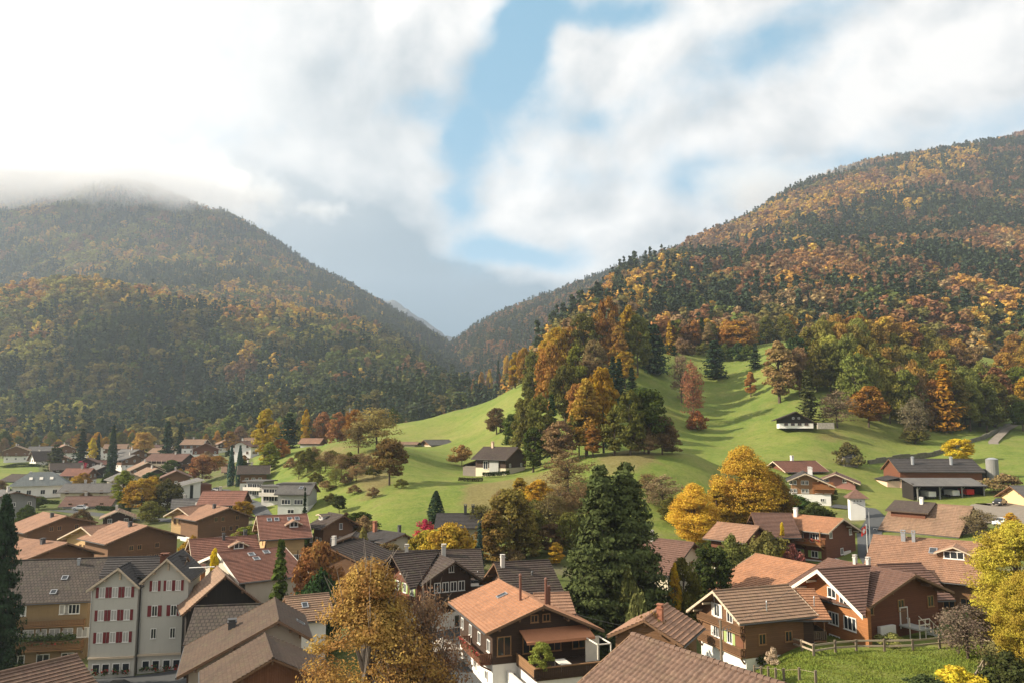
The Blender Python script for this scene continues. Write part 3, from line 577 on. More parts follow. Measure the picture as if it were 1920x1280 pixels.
def wing(root,loc,rz,L,wl,wr,hr,pl,pr,ov=.9,og=1.0,th=.24,roof='orange',wall='w_brown',base='white',bh=2.6,verge=None,under='under',courses=0.0,deep=3.0,pur=True,vh=.26,names=("wall","roof"),ovl=None,ovr=None,cutR=None,cutL=None,wlen=None):
    w=Wing(root,loc,rz,L,wl,wr,hr,pl,pr,ov,og,th); Lw=wlen or L; ovl=ov if ovl is None else ovl; ovr=ov if ovr is None else ovr
    zt=lambda y:w.top(y); heL=zt(wl); heR=zt(-wr); e=.03
    b=MB(); bh_=min(bh,min(heL,heR)-.3) if bh>0 else -deep
    def prism(b,x0,x1,yl,yr,z0,m):
        A=[(x0,-yr,z0),(x0,-yr,zt(-yr)),(x0,0,zt(0)),(x0,yl,zt(yl)),(x0,yl,z0)]; B=[(x1,p[1],p[2]) for p in A]
        b.face(A,m); b.face(B[::-1],m)
        for i in range(5):
            j=(i+1)%5; b.face([A[i],B[i],B[j],A[j]],m)
    prism(b,0,Lw,wl,wr,bh_,0); w.put(b.build(names[0],MAT[wall],root))
    if bh>0:
        b=MB(); b.box(e,Lw-e,-wr+e,wl-e,-deep,bh_-.002,0)
        w.put(b.build("plinth",MAT[base],root))
    # roof slabs
    b=MB(); x0,x1=-og,L+og
    for sgn,p,ww,oo in ((1,pl,wl,ovl),(-1,pr,wr,ovr)):
        span=ww+oo; sl=math.sqrt(1+p*p); n=Vector((0,sgn*p,1))/sl
        def pt(x,y,o): 
            q=Vector((x,sgn*y,hr-p*y))-n*o; return q
        T=th/1.0; ct=cutL if sgn>0 else cutR; xb=lambda y:x1 if ct is None else x1+(ct-x1)*y/span
        if courses>0:
            k=max(2,int(span*sl/courses)); 
            for i in range(k):
                y0=span*i/k; y1=span*(i+1)/k; up=.055
                a=pt(x0,y0,0.02); c=pt(xb(y0),y0,0.02); d1=pt(xb(y1),y1,-up); d0=pt(x0,y1,-up)
                b.face([a,c,d1,d0],0,[(x0,y0*sl),(x1,y0*sl),(x1,y1*sl),(x0,y1*sl)]); e0=pt(x0,y1,.02); e1=pt(xb(y1),y1,.02)
                b.face([d0,d1,e1,e0],0,[(x0,y1*sl),(x1,y1*sl),(x1,y1*sl+.05),(x0,y1*sl+.05)])
        else:
            b.face([pt(x0,0,0),pt(x1,0,0),pt(x1,span,0),pt(x0,span,0)],0,[(x0,0),(x1,0),(x1,span*sl),(x0,span*sl)])
        a0,a1,c0,c1=pt(x0,0,T),pt(x1,0,T),pt(x0,span,T),pt(xb(span),span,T)
        a0.y=a1.y=0
        b.face([a0,c0,c1,a1],1); t0,t1,u0,u1=pt(x0,0,.021),pt(x1,0,.021),pt(x0,span,.021),pt(xb(span),span,.021); t0.y=t1.y=0
        b.face([u0,u1,c1,c0],2); b.face([t0,u0,c0,a0],2); b.face([t1,a1,c1,u1],2)
        gy=span+.06; gz=hr-p*span-T*.5
        b.bar((x0+.05,sgn*gy,gz),(max(x0+.3,xb(span)-.05),sgn*gy,gz),.075,3,5)
    b.bar((x0,0,hr+.0),(x1,0,hr+.0),.13,0,7)
    if pur:
        for f in (0,.5,.92,-.5,-.92):
            y=f*(wl if f>0 else wr); z=zt(y)-.13
            b.box(x0+.15,.1,y-.09,y+.09,z-.13,z+.08,2); (b.box(L-.1,x1-.15,y-.09,y+.09,z-.13,z+.08,2) if cutR is None and cutL is None else None)
    vm=MAT[verge or under]
    w.roof=w.put(b.build(names[1],[MAT[roof],MAT[under],vm,MAT['metald']],root))
    if verge:
        for xx in ((x0-.05,x1+.02) if cutR is None and cutL is None else (x0-.05,)):
            b=MB()
            for sgn,p,ww,oo in ((1,pl,wl,ovl),(-1,pr,wr,ovr)):
                y1=sgn*(ww+oo); z0=hr+.05; z1=hr-p*abs(y1)+.05
                q=[(xx,0,z0),(xx,y1,z1),(xx,y1,z1-vh),(xx,0,z0-vh)]; q2=[(xx+.04,a[1],a[2]) for a in q]
                b.face(q,0); b.face(q2[::-1],0)
                for i in range(4): j=(i+1)%4; b.face([q[i],q2[i],q2[j],q[j]],0)
            b.build("verge_board",vm,w.roof)
    return w
def window(w,f,t,z,ww=1.1,h=1.25,fm='frame',mull=2,gm='glass',sh=None,shw=None,name="window"):
    fmsh,pm=win_mesh(ww,h,fm,mull,gm); (p,a)=w.face(f); q=w.fp(f,t,.0)
    M=Matrix.Rotation(w.rz,4,'Z'); loc=M@Vector((q[0],q[1],z))+Vector(w.loc)
    o=link(bpy.data.objects.new(name,fmsh),w.root); o.location=loc; o.rotation_euler=(0,0,w.rz+R(a)); link(bpy.data.objects.new("pane",pm),o)
    if sh:
        sw=shw or ww*.5
        for s_ in (-1,1):
            if sh[1:2]=='>' and s_<0: continue
            b=MB(); xx=s_*(ww/2+sw/2+.03); b.box(xx-sw/2,xx+sw/2,-.09,-.005,-h/2,h/2)
            key=("sh",round(ww,2),round(h,2),round(sw,2),s_,sh)
            if key not in _WC: _WC[key]=b.mesh("shutter",MAT[sh])
            so_=link(bpy.data.objects.new("shutter",_WC[key]),w.root); so_.location=loc; so_.rotation_euler=(0,0,w.rz+R(a))
    return o
def winrow(w,f,z,ts,**kw):
    for t in ts: window(w,f,t,z,**kw)
def door(w,f,t,ww=1.0,h=2.1,mat='shbrown',z0=0.0,name="door"):
    b=MB(); b.box(-ww/2,ww/2,-.08,.02,0,h); b.box(-ww/2-.1,-ww/2,-.1,.02,0,h+.1,1); b.box(ww/2,ww/2+.1,-.1,.02,0,h+.1,1); b.box(-ww/2,ww/2,-.1,.02,h,h+.1,1)
    (p,a)=w.face(f); q=w.fp(f,t); loc=Matrix.Rotation(w.rz,4,'Z')@Vector((q[0],q[1],z0))+Vector(w.loc)
    o=b.build(name,[MAT[mat],MAT['frame']],w.root); o.location=loc; o.rotation_euler=(0,0,w.rz+R(a)); hb=MB(); hb.box(ww*.32,ww*.4,-.14,-.08,h*.45,h*.52); hb.build("handle",MAT['metal'],o); return o
def balcony(w,f,t0,t1,z,dp=1.1,mat='w_brown',rail='w_brown',flowers=None,gap=.0,hr=.95,slats=True,post=False):
    b=MB(); n=t1-t0; b.box(0,n,-dp,0,-.16,0,0)
    zr=hr; b.box(-.03,n+.03,-dp-.04,-dp+.06,zr-.08,zr,1); b.box(0,n,-dp-.02,-dp+.04,.08,.15,1)
    st=.19; k=max(1,int(n/st))
    for i in range(k+1):
        x=n*i/k; b.box(x-st*.33,x+st*.33,-dp-.015,-dp+.02,.1,zr-.07,1)
    for x in (0,n):
        b.box(x-.04,x+.04,-dp,0,zr-.08,zr,1); kk=max(1,int(dp/st))
        for i in range(kk+1): yy=-dp+dp*i/kk; b.box(x-.02,x+.02,yy-st*.33,yy+st*.33,.1,zr-.07,1)
    for x in np.linspace(.15,n-.15,max(2,int(n/2.6)+1)):
        b.beam((x,-.02,-.75),(x,-dp*.85,-.2),.12,.14,0)
        if post: b.box(x-.06,x+.06,-dp+.061,-dp+.18,zr,hr+1.5,0)
    if f=='A': p0=w.fp(f,t1)      # running direction follows the face
    elif f=='B': p0=w.fp(f,t0)
    elif f=='L': p0=w.fp(f,t1)
    else: p0=w.fp(f,t0)
    (pp,a)=w.face(f); loc=Matrix.Rotation(w.rz,4,'Z')@Vector((p0[0],p0[1],z))+Vector(w.loc)
    o=b.build("balcony",[MAT[mat],MAT[rail]],w.root); o.location=loc; o.rotation_euler=(0,0,w.rz+R(a))
    if flowers:
        r=np.random.default_rng(int(abs(loc.x*10))%9999); m=int(n*16); C=np.stack([r.random(m)*n,-dp-.16+r.normal(0,.07,m),zr-.12+r.normal(0,.1,m)],1)
        Vv,Fq=leaf_quads(C,unit(m,r),.13,r); fm=npmesh("flower_box",Vv,Fq,[MAT['leafbox'],MAT['flower']],mi=(r.random(m)<flowers).astype(int)); f_=link(bpy.data.objects.new("flower_box",fm),o); f_['kind']='stuff'
    return o
def on_roof(w,x,y):                 # local point on the roof surface (wing frame)
    return Vector((x,y,w.hr-(w.pl*y if y>0 else -w.pr*y)))
def chimney(w,x,y,h=1.2,s=.6,mat='chim',cap=True,round_=False):
    p=on_roof(w,x,y); b=MB()
    if round_:
        b.bar(p-Vector((0,0,.5)),p+Vector((0,0,h)),s/2,0,10); b.bar(p+Vector((0,0,h)),p+Vector((0,0,h+.18)),s*.75,0,10,s*.2)
    else:
        b.box(p.x-s/2,p.x+s/2,p.y-s/2,p.y+s/2,p.z-.8,p.z+h)
        if cap: 
            b.box(p.x-s*.62,p.x+s*.62,p.y-s*.62,p.y+s*.62,p.z+h+.002,p.z+h+.1); 
            for sx in (-1,1): b.box(p.x+sx*s*.4-.05,p.x+sx*s*.4+.05,p.y-s*.4,p.y+s*.4,p.z+h+.1,p.z+h+.3)
            b.box(p.x-s*.6,p.x+s*.6,p.y-s*.6,p.y+s*.6,p.z+h+.3,p.z+h+.36)
    return b.build("chimney",MAT[mat],w.roof)
def skylight(w,x,y,ww=.9,h=1.2,name="skylight"):
    p=on_roof(w,x,y); sg=1 if y>0 else -1; pp=w.pl if y>0 else w.pr; sl=math.sqrt(1+pp*pp); n=Vector((0,sg*pp,1))/sl; d=Vector((0,sg,-pp))/sl; X=Vector((1,0,0)); b=MB()
    def ob(b,x0,x1,a0,a1,z0,z1,m):
        q=[p+X*xx+d*aa+n*zz for zz in (z0,z1) for (xx,aa) in ((x0,a0),(x1,a0),(x1,a1),(x0,a1))]
        for f in ((3,2,1,0),(4,5,6,7),(0,1,5,4),(1,2,6,5),(2,3,7,6),(3,0,4,7)): b.face([q[i] for i in f],m)
    t=.09
    ob(b,-ww/2,ww/2,-h/2,-h/2+t,-.05,.13,0);ob(b,-ww/2,ww/2,h/2-t,h/2,-.05,.13,0);ob(b,-ww/2,-ww/2+t,-h/2+t,h/2-t,-.05,.13,0);ob(b,ww/2-t,ww/2,-h/2+t,h/2-t,-.05,.13,0); ob(b,-ww/2+t,ww/2-t,-h/2+t,h/2-t,-.05,.08,1)
    return b.build(name,[MAT['metal'],MAT['glass']],w.roof)
def dormer(w,x,y,ww=2.2,ln=2.2,h=1.0,pt=.5,roof='orange',wall='w_brown',wn=2):
    """gabled dormer on the slope, front facing down the slope"""
    p=on_roof(w,x,y); sg=1 if y>0 else -1; b=MB(); pp=w.pl if y>0 else w.pr
    bz=p.z-.4; hz=p.z+h; ap=hz+pt*ww/2; y0=y+0*sg; yb=y-sg*(ln+1.2)
    A=[(x-ww/2,y0,bz),(x+ww/2,y0,bz),(x+ww/2,y0,hz),(x,y0,ap),(x-ww/2,y0,hz)]; B=[(q[0],yb,q[2]) for q in A]
    b.face(A);b.face(B[::-1])
    for i in range(5): j=(i+1)%5; b.face([A[i],B[i],B[j],A[j]])
    b.build("dormer",MAT[wall],w.roof)
    b=MB(); o=.35; yf=y0+sg*.45
    for s_ in (-1,1):
        q=[(x,yf,ap+.22),(x+s_*(ww/2+o),yf,hz-pt*o+.22),(x+s_*(ww/2+o),yb,hz-pt*o+.22),(x,yb,ap+.22)]; q2=[(a,c,e-.18) for a,c,e in q]
        sl=math.hypot(ww/2+o,pt*(ww/2+o)); b.face(q,0,[(0,0),(0,sl),(abs(yb-yf),sl),(abs(yb-yf),0)]); b.face(q2[::-1],1)
        for i in (0,1,2): j=i+1; b.face([q[i],q2[i],q2[j],q[j]],1)
    b.build("dormer_roof",[MAT[roof],MAT['vpale']],w.roof)
    if wn:
        fm,pm=win_mesh(ww*.62,.95,'frame',wn,'glass'); o_=link(bpy.data.objects.new("window",fm),w.roof); o_.location=(x,y0,p.z+.45); o_.rotation_euler=(0,0,0 if sg<0 else math.pi); g_=link(bpy.data.objects.new('pane',pm),w.roof); g_.location=o_.location; g_.rotation_euler=o_.rotation_euler
DBG=[]
def frame_from(A,B,E,d,rot=None,Lr=None,W=None,pitch=None,ov=.9,E2=None,dB=None):
    """measured ridge ends and eave end (photo pixels) -> apex, ridge direction, length, half width, pitch"""
    PA=P(A[0],A[1],d)
    if rot is None:
        PB=Pz(B[0],B[1],PA.z) if dB is None else P(B[0],B[1],dB); v=PB-PA; v.z=0; Lr_=v.length; rz=math.atan2(v.y,v.x)
    else:
        rz=R(rot); Lr_=Lr
        if B is not None and Lr is None:   # length from the far end's column
            r=ray(B[0],B[1]); dx,dy=math.cos(rz),math.sin(rz); k=r.x/r.y; den=(dx-k*dy); Lr_=abs((k*PA.y-PA.x)/den) if abs(den)>1e-3 else 10
    if Lr is not None: Lr_=Lr
    dr=Vector((math.cos(rz),math.sin(rz),0)); res=[]
    for e in (E,E2):
        if e is None: continue
        r=ray(*e); t=(PA-EYE).dot(dr)/r.dot(dr); q=EYE+r*t-PA; side=Vector((-dr.y,dr.x,0)); y=q.dot(side); res.append((y,-q.z))
    return PA,rz,Lr_,res
def house(label,A,B=None,E=None,d=100,rot=None,Lr=None,W=None,pitch=None,E2=None,ov=.9,og=1.0,zb=None,name="chalet",cat="house",group=None,dB=None,wr=None,wl=None,**kw):
    PA,rz,Lr_,res=frame_from(A,B,E,d,rot,Lr,W,pitch,ov,E2,dB)
    pl=pr=pitch; 
    if res:
        y,dz=res[0]; p0=dz/max(.5,abs(y)); p0=min(.95,max(.25,p0))
        if pitch is None: pl=pr=p0
        if W is None: hw=max(1.5,abs(y)-ov); W=2*hw
        if len(res)>1:
            y2,dz2=res[1]; 
            L_,R_=((y,dz),(y2,dz2)) if y>y2 else ((y2,dz2),(y,dz))
            if pitch is None: pl=min(.95,max(.25,L_[1]/max(.5,L_[0]))); pr=min(.95,max(.25,R_[1]/max(.5,-R_[0])))
            wl=max(1.2,L_[0]-ov); wr=max(1.2,-R_[0]-ov)
    wl=W/2 if wl is None else wl; wr=W/2 if wr is None else wr
    dr=Vector((math.cos(rz),math.sin(rz),0)); L_=max(2,Lr_-2*og); org=PA+dr*og; cen=org+dr*L_/2
    if zb is None: zb=ground(cen.x,cen.y)
    root=empty(name,(org.x,org.y,zb),rz,label,cat,group)
    hr=PA.z-zb
    DBG.append((label[:38],"d%.0f rot%.0f L%.1f wl%.1f wr%.1f pl%.2f pr%.2f hr%.1f res%s"%(d,math.degrees(rz),L_,wl,wr,pl,pr,hr,[(round(a,1),round(b,1)) for a,b in res])))
    w=wing(root,(0,0,0),0,L_,wl,wr,hr,pl,pr,ov=ov,og=og,**kw); w.zb=zb; return w
def addwing(w,A,B=None,E=None,d=100,rot=None,Lr=None,W=None,pitch=None,E2=None,ov=.9,og=1.0,names=("cross_wall","cross_roof"),**kw):
    root=w.root; PA,rz,Lr_,res=frame_from(A,B,E,d,rot,Lr,W,pitch,ov,E2)
    pl=pr=pitch; wl=wr=None
    if res:
        y,dz=res[0]; p0=min(.95,max(.25,dz/max(.5,abs(y)))); pl=pr=pitch or p0; W=W or 2*max(1.2,abs(y)-ov)
        if len(res)>1:
            y2,dz2=res[1]; L_,R_=((y,dz),(y2,dz2)) if y>y2 else ((y2,dz2),(y,dz))
            if pitch is None: pl=min(.95,max(.25,L_[1]/max(.5,L_[0]))); pr=min(.95,max(.25,R_[1]/max(.5,-R_[0])))
            wl=max(1.2,L_[0]-ov); wr=max(1.2,-R_[0]-ov)
    wl=W/2 if wl is None else wl; wr=W/2 if wr is None else wr
    dr=Vector((math.cos(rz),math.sin(rz),0)); org=PA+dr*og; Lw=max(1.5,Lr_-2*og)
    loc=Matrix.Rotation(-root.rotation_euler.z,4,'Z')@(org-Vector(root.location)); hr=PA.z-root.location.z
    DBG.append(("   wing","rot%.0f L%.1f wl%.1f wr%.1f pl%.2f pr%.2f hr%.1f"%(math.degrees(rz),Lw,wl,wr,pl,pr,hr)))
    return wing(root,(loc.x,loc.y,0),rz-root.rotation_euler.z,Lw,wl,wr,hr,pl,pr,ov=ov,og=og,names=names,**kw)
def part_box(w,name,x0,x1,y0,y1,z0,z1,mat,parent=None):
    b=MB(); b.box(x0,x1,y0,y1,z0,z1); o=b.build(name,MAT[mat],parent or w.root); 
    if parent is None: w.put(o)
    return o
# ------------------------------------------------------------------ the village, near to far
def aw(w,f,zs,n,margin=1.0,**kw):
    a,b={'A':(-w.wr,w.wl),'B':(-w.wr,w.wl),'L':(0,w.L),'R':(0,w.L)}[f]
    for z in zs:
        for t in ([(a+b)/2] if n==1 else np.linspace(a+margin,b-margin,n)): window(w,f,float(t),z,**kw)
# --- 1 orange chalet with terrace
w=house("brown timber chalet with a bright orange tiled roof and a balcony terrace under an awning",(1020,1135),(934,1085),(911,1187),80,E2=(1133,1181),roof='orange',wall='w_dark',base='white',bh=2.9,verge='vbrown',under='under',ov=1.1,og=1.3,zb=4.0,courses=.36)
C1=w
chimney(w,3.2,.9,2.6,.28,'chimc',round_=True); chimney(w,2.2,-1.6,2.6,.3,'chimc',round_=True); chimney(w,3.6,-2.4,1.6,.4,'chimc'); skylight(w,7.2,1.6)
window(w,'A',.55,7.0,.85,.8,'framew',2); window(w,'A',-.75,7.0,.85,.8,'framew',2); aw(w,'A',[4.6],4,1.2,ww=1.5,h=1.9,fm='framew',mull=2); window(w,'A',3.0,1.5,1.0,1.0)
aw(w,'L',[4.4],4,1.2,ww=1.0,h=1.2,fm='frame'); aw(w,'L',[1.4],3,2,ww=.9,h=.9)
balcony(w,'L',.3,7.5,3.0,1.2,'w_red','w_vred',flowers=.75)
b=MB(); x0,x1=-w.wr+.4,2.2
b.face([(-.05,x0,6.0),(-.05,x1,6.0),(-2.3,x1,5.35),(-2.3,x0,5.35)]); b.face([(-.05,x0,5.94),(-.05,x1,5.94),(-2.3,x1,5.29),(-2.3,x0,5.29)][::-1]); b.face([(-2.3,x0,5.35),(-2.3,x1,5.35),(-2.33,x1,5.1),(-2.33,x0,5.1)]); b.build("awning",MAT['awning'],w.root)
b=MB(); b.box(-5.4,-.02,-w.wr-.2,2.5,2.65,2.9,0)
for yy in np.arange(-w.wr-.2,2.5,.2): b.box(-5.46,-5.41,yy+.02,yy+.19,2.9,3.75,0)
for xx in np.arange(-5.4,0,.2): b.box(xx+.02,xx+.19,2.44,2.5,2.9,3.75,1)
b.box(-5.52,-5.36,-w.wr-.25,2.56,3.76,3.86,1); b.box(-5.36,0,2.42,2.56,3.76,3.86,1)
b.build("terrace",[MAT['w_dark'],MAT['w_tan']],w.root)
part_box(w,"terrace_wall",-5.3,-.03,-w.wr,2.3,-3,2.64,'white'); part_box(w,"garden_wall",-4.2,0,3.2,3.5,-2,2.2,'white')
b=MB()
for y in (-5.6,-4.2): b.box(-4.9,-4.8,y-.05,y+.05,3.86,5.3)
b.box(-4.9,-4.8,-5.65,-4.15,5.2,5.3); b.box(-4.9,-2.0,-5.65,-5.55,5.2,5.3); b.box(-4.9,-2.0,-4.25,-4.15,5.2,5.3); b.box(-2.1,-2.0,-5.65,-4.15,2.9,5.3); b.build("pergola",MAT['vwhite'],w.root)
b=MB(); b.box(-4.4,-2.6,-1.6,-.5,3.55,3.62); [b.box(x-.04,x+.04,y-.04,y+.04,2.9,3.55) for x in (-4.3,-2.7) for y in (-1.5,-.6)]; 
o=b.build("garden_table",MAT['vwhite']); o.location=w.root.location; o.rotation_euler=w.root.rotation_euler; tag(o,"pale garden table on the terrace of the bright orange roofed chalet","table")
# --- 2 dark cross-gabled chalet
w=house("large dark brown chalet with two crossing gables behind the golden birch",(854,1052),(810,1034),(792,1096),100,E2=(907,1088),roof='darkbrown',wall='w_dark',base='white',bh=2.6,ov=1.2,og=1.4,verge='vdark',under='underd',zb=4.5,courses=.42)
window(w,'A',0,7.9,.7,.9); aw(w,'A',[5.7],4,1.3,ww=.9,h=1.25); window(w,'A',2.2,3.4,1.0,1.2); window(w,'A',-1.5,1.4,2.2,1.6,mull=3)
balcony(w,'A',-3.5,3.4,4.2,1.0,'w_dark','w_dark')
c=addwing(w,(734,1039),None,(701,1075),102,rot=33,Lr=7,roof='darkbrown',wall='w_red',base='white',bh=2.6,ov=1.2,og=1.5,verge='vdark',under='underd',courses=.42,cutR=-.6,wlen=3)
aw(c,'A',[5.4],4,1.1,ww=.85,h=1.2,sh='shgreen',shw=.4); aw(c,'A',[3.2,1.3],4,1.1,ww=.85,h=1.1); balcony(c,'A',-3.4,3.4,3.9,1.1,'w_brown','w_brown',.6); window(c,'A',0,7.4,.8,.9)
# --- 3 roof behind it
w=house("long dark roofed house behind the cross-gabled chalet, two pale chimneys on it",(902,1029),None,None,118,rot=188,Lr=13,W=11,pitch=.5,roof='darkbrown',wall='w_dark',base='white',bh=2.5,ov=.9,courses=.45)
chimney(w,4.6,1.2,1.3,.6); chimney(w,10.0,.6,1.0,.5); aw(w,'A',[3.5],3,ww=.9,h=1.1); aw(w,'L',[3.0],4,ww=.9,h=1.1)
b=MB(); b.box(-.5,5.5,5.6,8.6,2.6,2.75); b.box(-.1,5.1,5.7,8.3,-1,2.59,1); b.build("porch",[MAT['grey'],MAT['w_red']],w.root)
# --- 4 dark roof beside the tall fir
w=house("broad house under a plain dark brown roof left of the tall spruce",(1030,1049),(926,1054),(1058,1105),98,W=14,pitch=.5,roof='darkbrown',wall='w_dark',base='beige',bh=2.5,ov=.8,courses=.42)
chimney(w,5.2,.8,1.1,.45); chimney(w,2,2.5,.35,.25,'metald',round_=True); aw(w,'A',[3.4],3,ww=1,h=1.2); aw(w,'L',[2.6],4,ww=1,h=1.2)
# --- 5 little striped roof
w=house("small outbuilding with a striped orange roof behind the bright orange chalet",(1067,1110),(1000,1112),(1078,1137),90,W=6,pitch=.42,roof='orange2',wall='w_brown',base='white',bh=1.5,ov=.6,og=.5,courses=.5,name="outbuilding",cat="outbuilding"); aw(w,'L',[2.2],2,ww=.9,h=1)
# --- 6 honey timber chalet group on the right
w=house("honey coloured timber chalet with two crossing striped brown roofs above the fenced lawn",(1717,1077),(1552,1046),(1622,1143),84.5,E2=(1789,1109),roof='brown',wall='w_red',base='w_red',bh=0,ov=1.0,og=1.3,verge='vbrown',under='under',zb=6.4,courses=.40,deep=3)
C6=w
for x in (4.6,6.4): chimney(w,x,.1,.7,.36)
aw(w,'A',[5.0],3,1.2,ww=1.0,h=1.2,fm='framew'); door(w,'A',.6,1.0,2.1,'shbrown',2.6); window(w,'A',2.6,1.6,1.1,1.1)
c=addwing(w,(1532,1067),(1632,1060),(1618,1154),85.5,E2=(1479,1102),roof='brown',wall='w_orange',base='w_orange',bh=0,ov=.9,og=1.4,verge='vwhite',under='w_orange',courses=.40,deep=3,vh=.42,cutR=-1.1,wlen=.4); CW6=c
DBG.append(("cw6 top",str((c.wl,c.wr,c.hr))))
window(c,'A',-.5,6.25,1.3,1.1,mull=2); window(c,'A',-2.2,5.8,1.2,1.0,mull=2); window(c,'A',-.6,3.6,1.5,1.35,mull=3); window(c,'A',-3.0,3.6,1.8,1.4,mull=3); window(c,'A',-.6,1.2,1.6,1.35,mull=3); window(c,'A',-3.1,1.0,1.5,1.1,mull=3); window(c,'A',1.9,3.6,.8,1.2); 
k=addwing(w,(1727,1055),(1644,1058),(1790,1108),96,W=9,pitch=.6,roof='brown',wall='w_red',base='w_red',bh=0,courses=.40,ov=.8)
# stair and white wall at its right gable
b=MB()
for i in range(11):
    b.box(-2.4,-1.2,-.4-i*.28,-.12-i*.28,3.0-i*.24,3.05-i*.24)
    if i%2==0: b.box(-2.42,-2.38,-.3-i*.28,-.26-i*.28,3.05-i*.24,4.0-i*.24,1)
b.beam((-2.4,-.2,4.0),(-2.4,-3.3,1.5),.06,.06,1); b.beam((-1.2,-.2,4.0),(-1.2,-3.3,1.5),.06,.06,1); b.beam((-2.4,-.2,2.9),(-2.4,-3.3,.35),.06,.3,0); b.box(-2.5,-.02,-.3,1.4,2.9,3.05,0)
for x,y in ((-2.4,1.3),(-2.4,.4),(-1.3,1.35)): b.box(x-.04,x+.04,y-.04,y+.04,0,4.0,1)
b.box(-2.44,-2.36,-.3,1.4,3.95,4.02,1); b.box(-2.44,-2.36,-.3,1.4,3.4,3.5,1); b.build("outside_stair",[MAT['greyp'],MAT['vwhite']],w.root)
part_box(w,"white_wall",-.45,-.05,2.4,4.7,-2,3.2,'white')
# --- 7 left house of the group
w=house("old brown farmhouse with striped roof and pale shutters, a pole in front of its gable",(1336,1107),(1478,1095),(1387,1169),82.5,E2=(1287,1144),roof='tan',wall='w_brown',base='white',bh=1.9,ov=.8,og=1.2,verge='vpale',under='under',courses=.42,zb=5.6,name="farmhouse")
C7=w
window(w,'A',1.0,5.6,1.0,1.35,sh='shwhite',shw=.4); window(w,'A',-1.2,5.4,1.0,1.2); window(w,'A',1.1,3.5,1.2,1.3,sh='shwhite',shw=.4,mull=3); window(w,'A',-1.1,3.4,.9,1.3,sh='shgreen'); 
for z in (4.35,2.2): balcony(w,'A',-w.wr+.1,w.wl-.1,z-.1,.5,'w_brown','w_brown',hr=.75)
b=MB(); b.box(-.06,.02,-w.wr+.3,-1.9,2.8,4.0); b.build("red_board",MAT['w_vred'],w.root)
door(w,'R',9.0,1.5,2.4,'shwhite',.2); aw(w,'R',[3.6],2,2,ww=.9,h=1.1,fm='framew'); 
for x in (3,9): chimney(w,x,-3.2,.9,.12,'metal',round_=True)
c=addwing(w,(1527,1104),(1478,1104),(1466,1145),85.5,W=7,pitch=.5,roof='orange',wall='w_dark',base='white',bh=1.8,ov=.8,og=1.6,courses=.4)
balcony(c,'A',-2.2,3.2,2.9,1.4,'w_tan','w_vert',post=True); window(c,'A',.5,3.9,1.4,1.6,mull=3)
# --- 8 big orange roof behind
w=house("wide house with a glowing orange roof behind the striped farmhouse roof",(1416,1037),(1545,1062),(1291,1115),115,W=24,pitch=.4,roof='orange',wall='w_tan',base='cream',bh=2.4,ov=1.0,og=1.2,verge='vpale',courses=.4,wr=9,zb=4.5)
chimney(w,9.5,4.2,1.8,.55,'metal'); skylight(w,12.5,1.6,1.0,1.4); skylight(w,9,2.6,1.0,1.4)
b=MB(); p0=on_roof(w,2.5,.3); p1=on_roof(w,12.5,.3); q0=on_roof(w,3.5,4.2); q1=on_roof(w,15,6.5)
u_=Vector((0,0,.28)); b.face([p0+u_,p1+u_,q1+u_,q0+u_],0,[(0,0),(10,0),(11,6),(0,4)]); b.face([p0,q0,q0+u_,p0+u_],1); b.face([q0,q1,q1+u_,q0+u_],1); b.face([q1,p1,p1+u_,q1+u_],1); b.build("raised_roof",[MAT['brown'],MAT['vpale']],w.roof); aw(w,'A',[3],3,ww=1,h=1.2)
# --- 9 brown house with orange roof by the lane
w=house("dark brown chalet with a bright orange roof and long flowered balcony below the white tower",(1582,972),(1482,963),(1553,999),130,E2=(1619,997),roof='orange',wall='w_red',base='white',bh=1.7,ov=1.0,og=1.0,verge='vpale',zb=7.2,courses=.42)
C9=w
chimney(w,7.2,.6,1.1,.55,'white'); aw(w,'A',[5.7],2,1.6,ww=.9,h=1.0); window(w,'A',-.8,2.8,.9,1.1); door(w,'A',-2.6,2.0,2.2,'shwhite',.4)
winrow(w,'L',5.2,[2.0,4.6,8.5,11],ww=1.5,h=1.4,mull=3); winrow(w,'L',2.6,[2.0,5,9],ww=1.2,h=1.1,sh='shgreen',shw=.5); balcony(w,'L',.2,w.L-.5,4.2,1.3,'w_tan','w_orange',.55,post=True)
c=addwing(w,(1484,962),(1408,961),(1452,992),134,W=12,pitch=.45,roof='brown',wall='w_dark',base='white',bh=1.6,courses=.42)
# --- 10 small orange roofed house left of it
w=house("small timber house with a faded orange roof right of the golden lime tree",(1424,986),(1345,978),(1399,1012),126,W=7,pitch=.5,roof='orange2',wall='w_red',base='cream',bh=1.9,ov=.9,zb=6.2,courses=.42,name="timber_house",cat="house",verge='vbrown'); aw(w,'L',[3.2,1.2],3,ww=.9,h=1.1); aw(w,'A',[3.0],2,ww=.8,h=.9)
# --- 11 beige gable
w=house("cream plastered house with a brown roof half hidden right of the tall spruce",(1302,1017),None,None,114,rot=135,Lr=11,W=11,pitch=.62,roof='brown',wall='cream',base='cream',bh=0,ov=.7,zb=5.0,courses=.42,verge='vdark',name="plastered_house",cat="house"); chimney(w,6,.5,1.2,.45); winrow(w,'A',5.6,[.8,-.8],ww=.6,h=.9,fm='framew'); aw(w,'A',[2.9],2,2.4,ww=1,h=1.3,fm='framew')
# --- 12 small orange hipped roof between
w=house("small salmon roofed hut poking up behind the big foreground tiles",(1207,1161),None,None,64,rot=62,Lr=6.5,W=5.2,pitch=.5,roof='orange2',wall='w_brown',base='white',bh=1.2,ov=.6,og=.5,courses=.36,name="outbuilding",cat="outbuilding"); chimney(w,1.6,-.7,.9,.45,'brick')
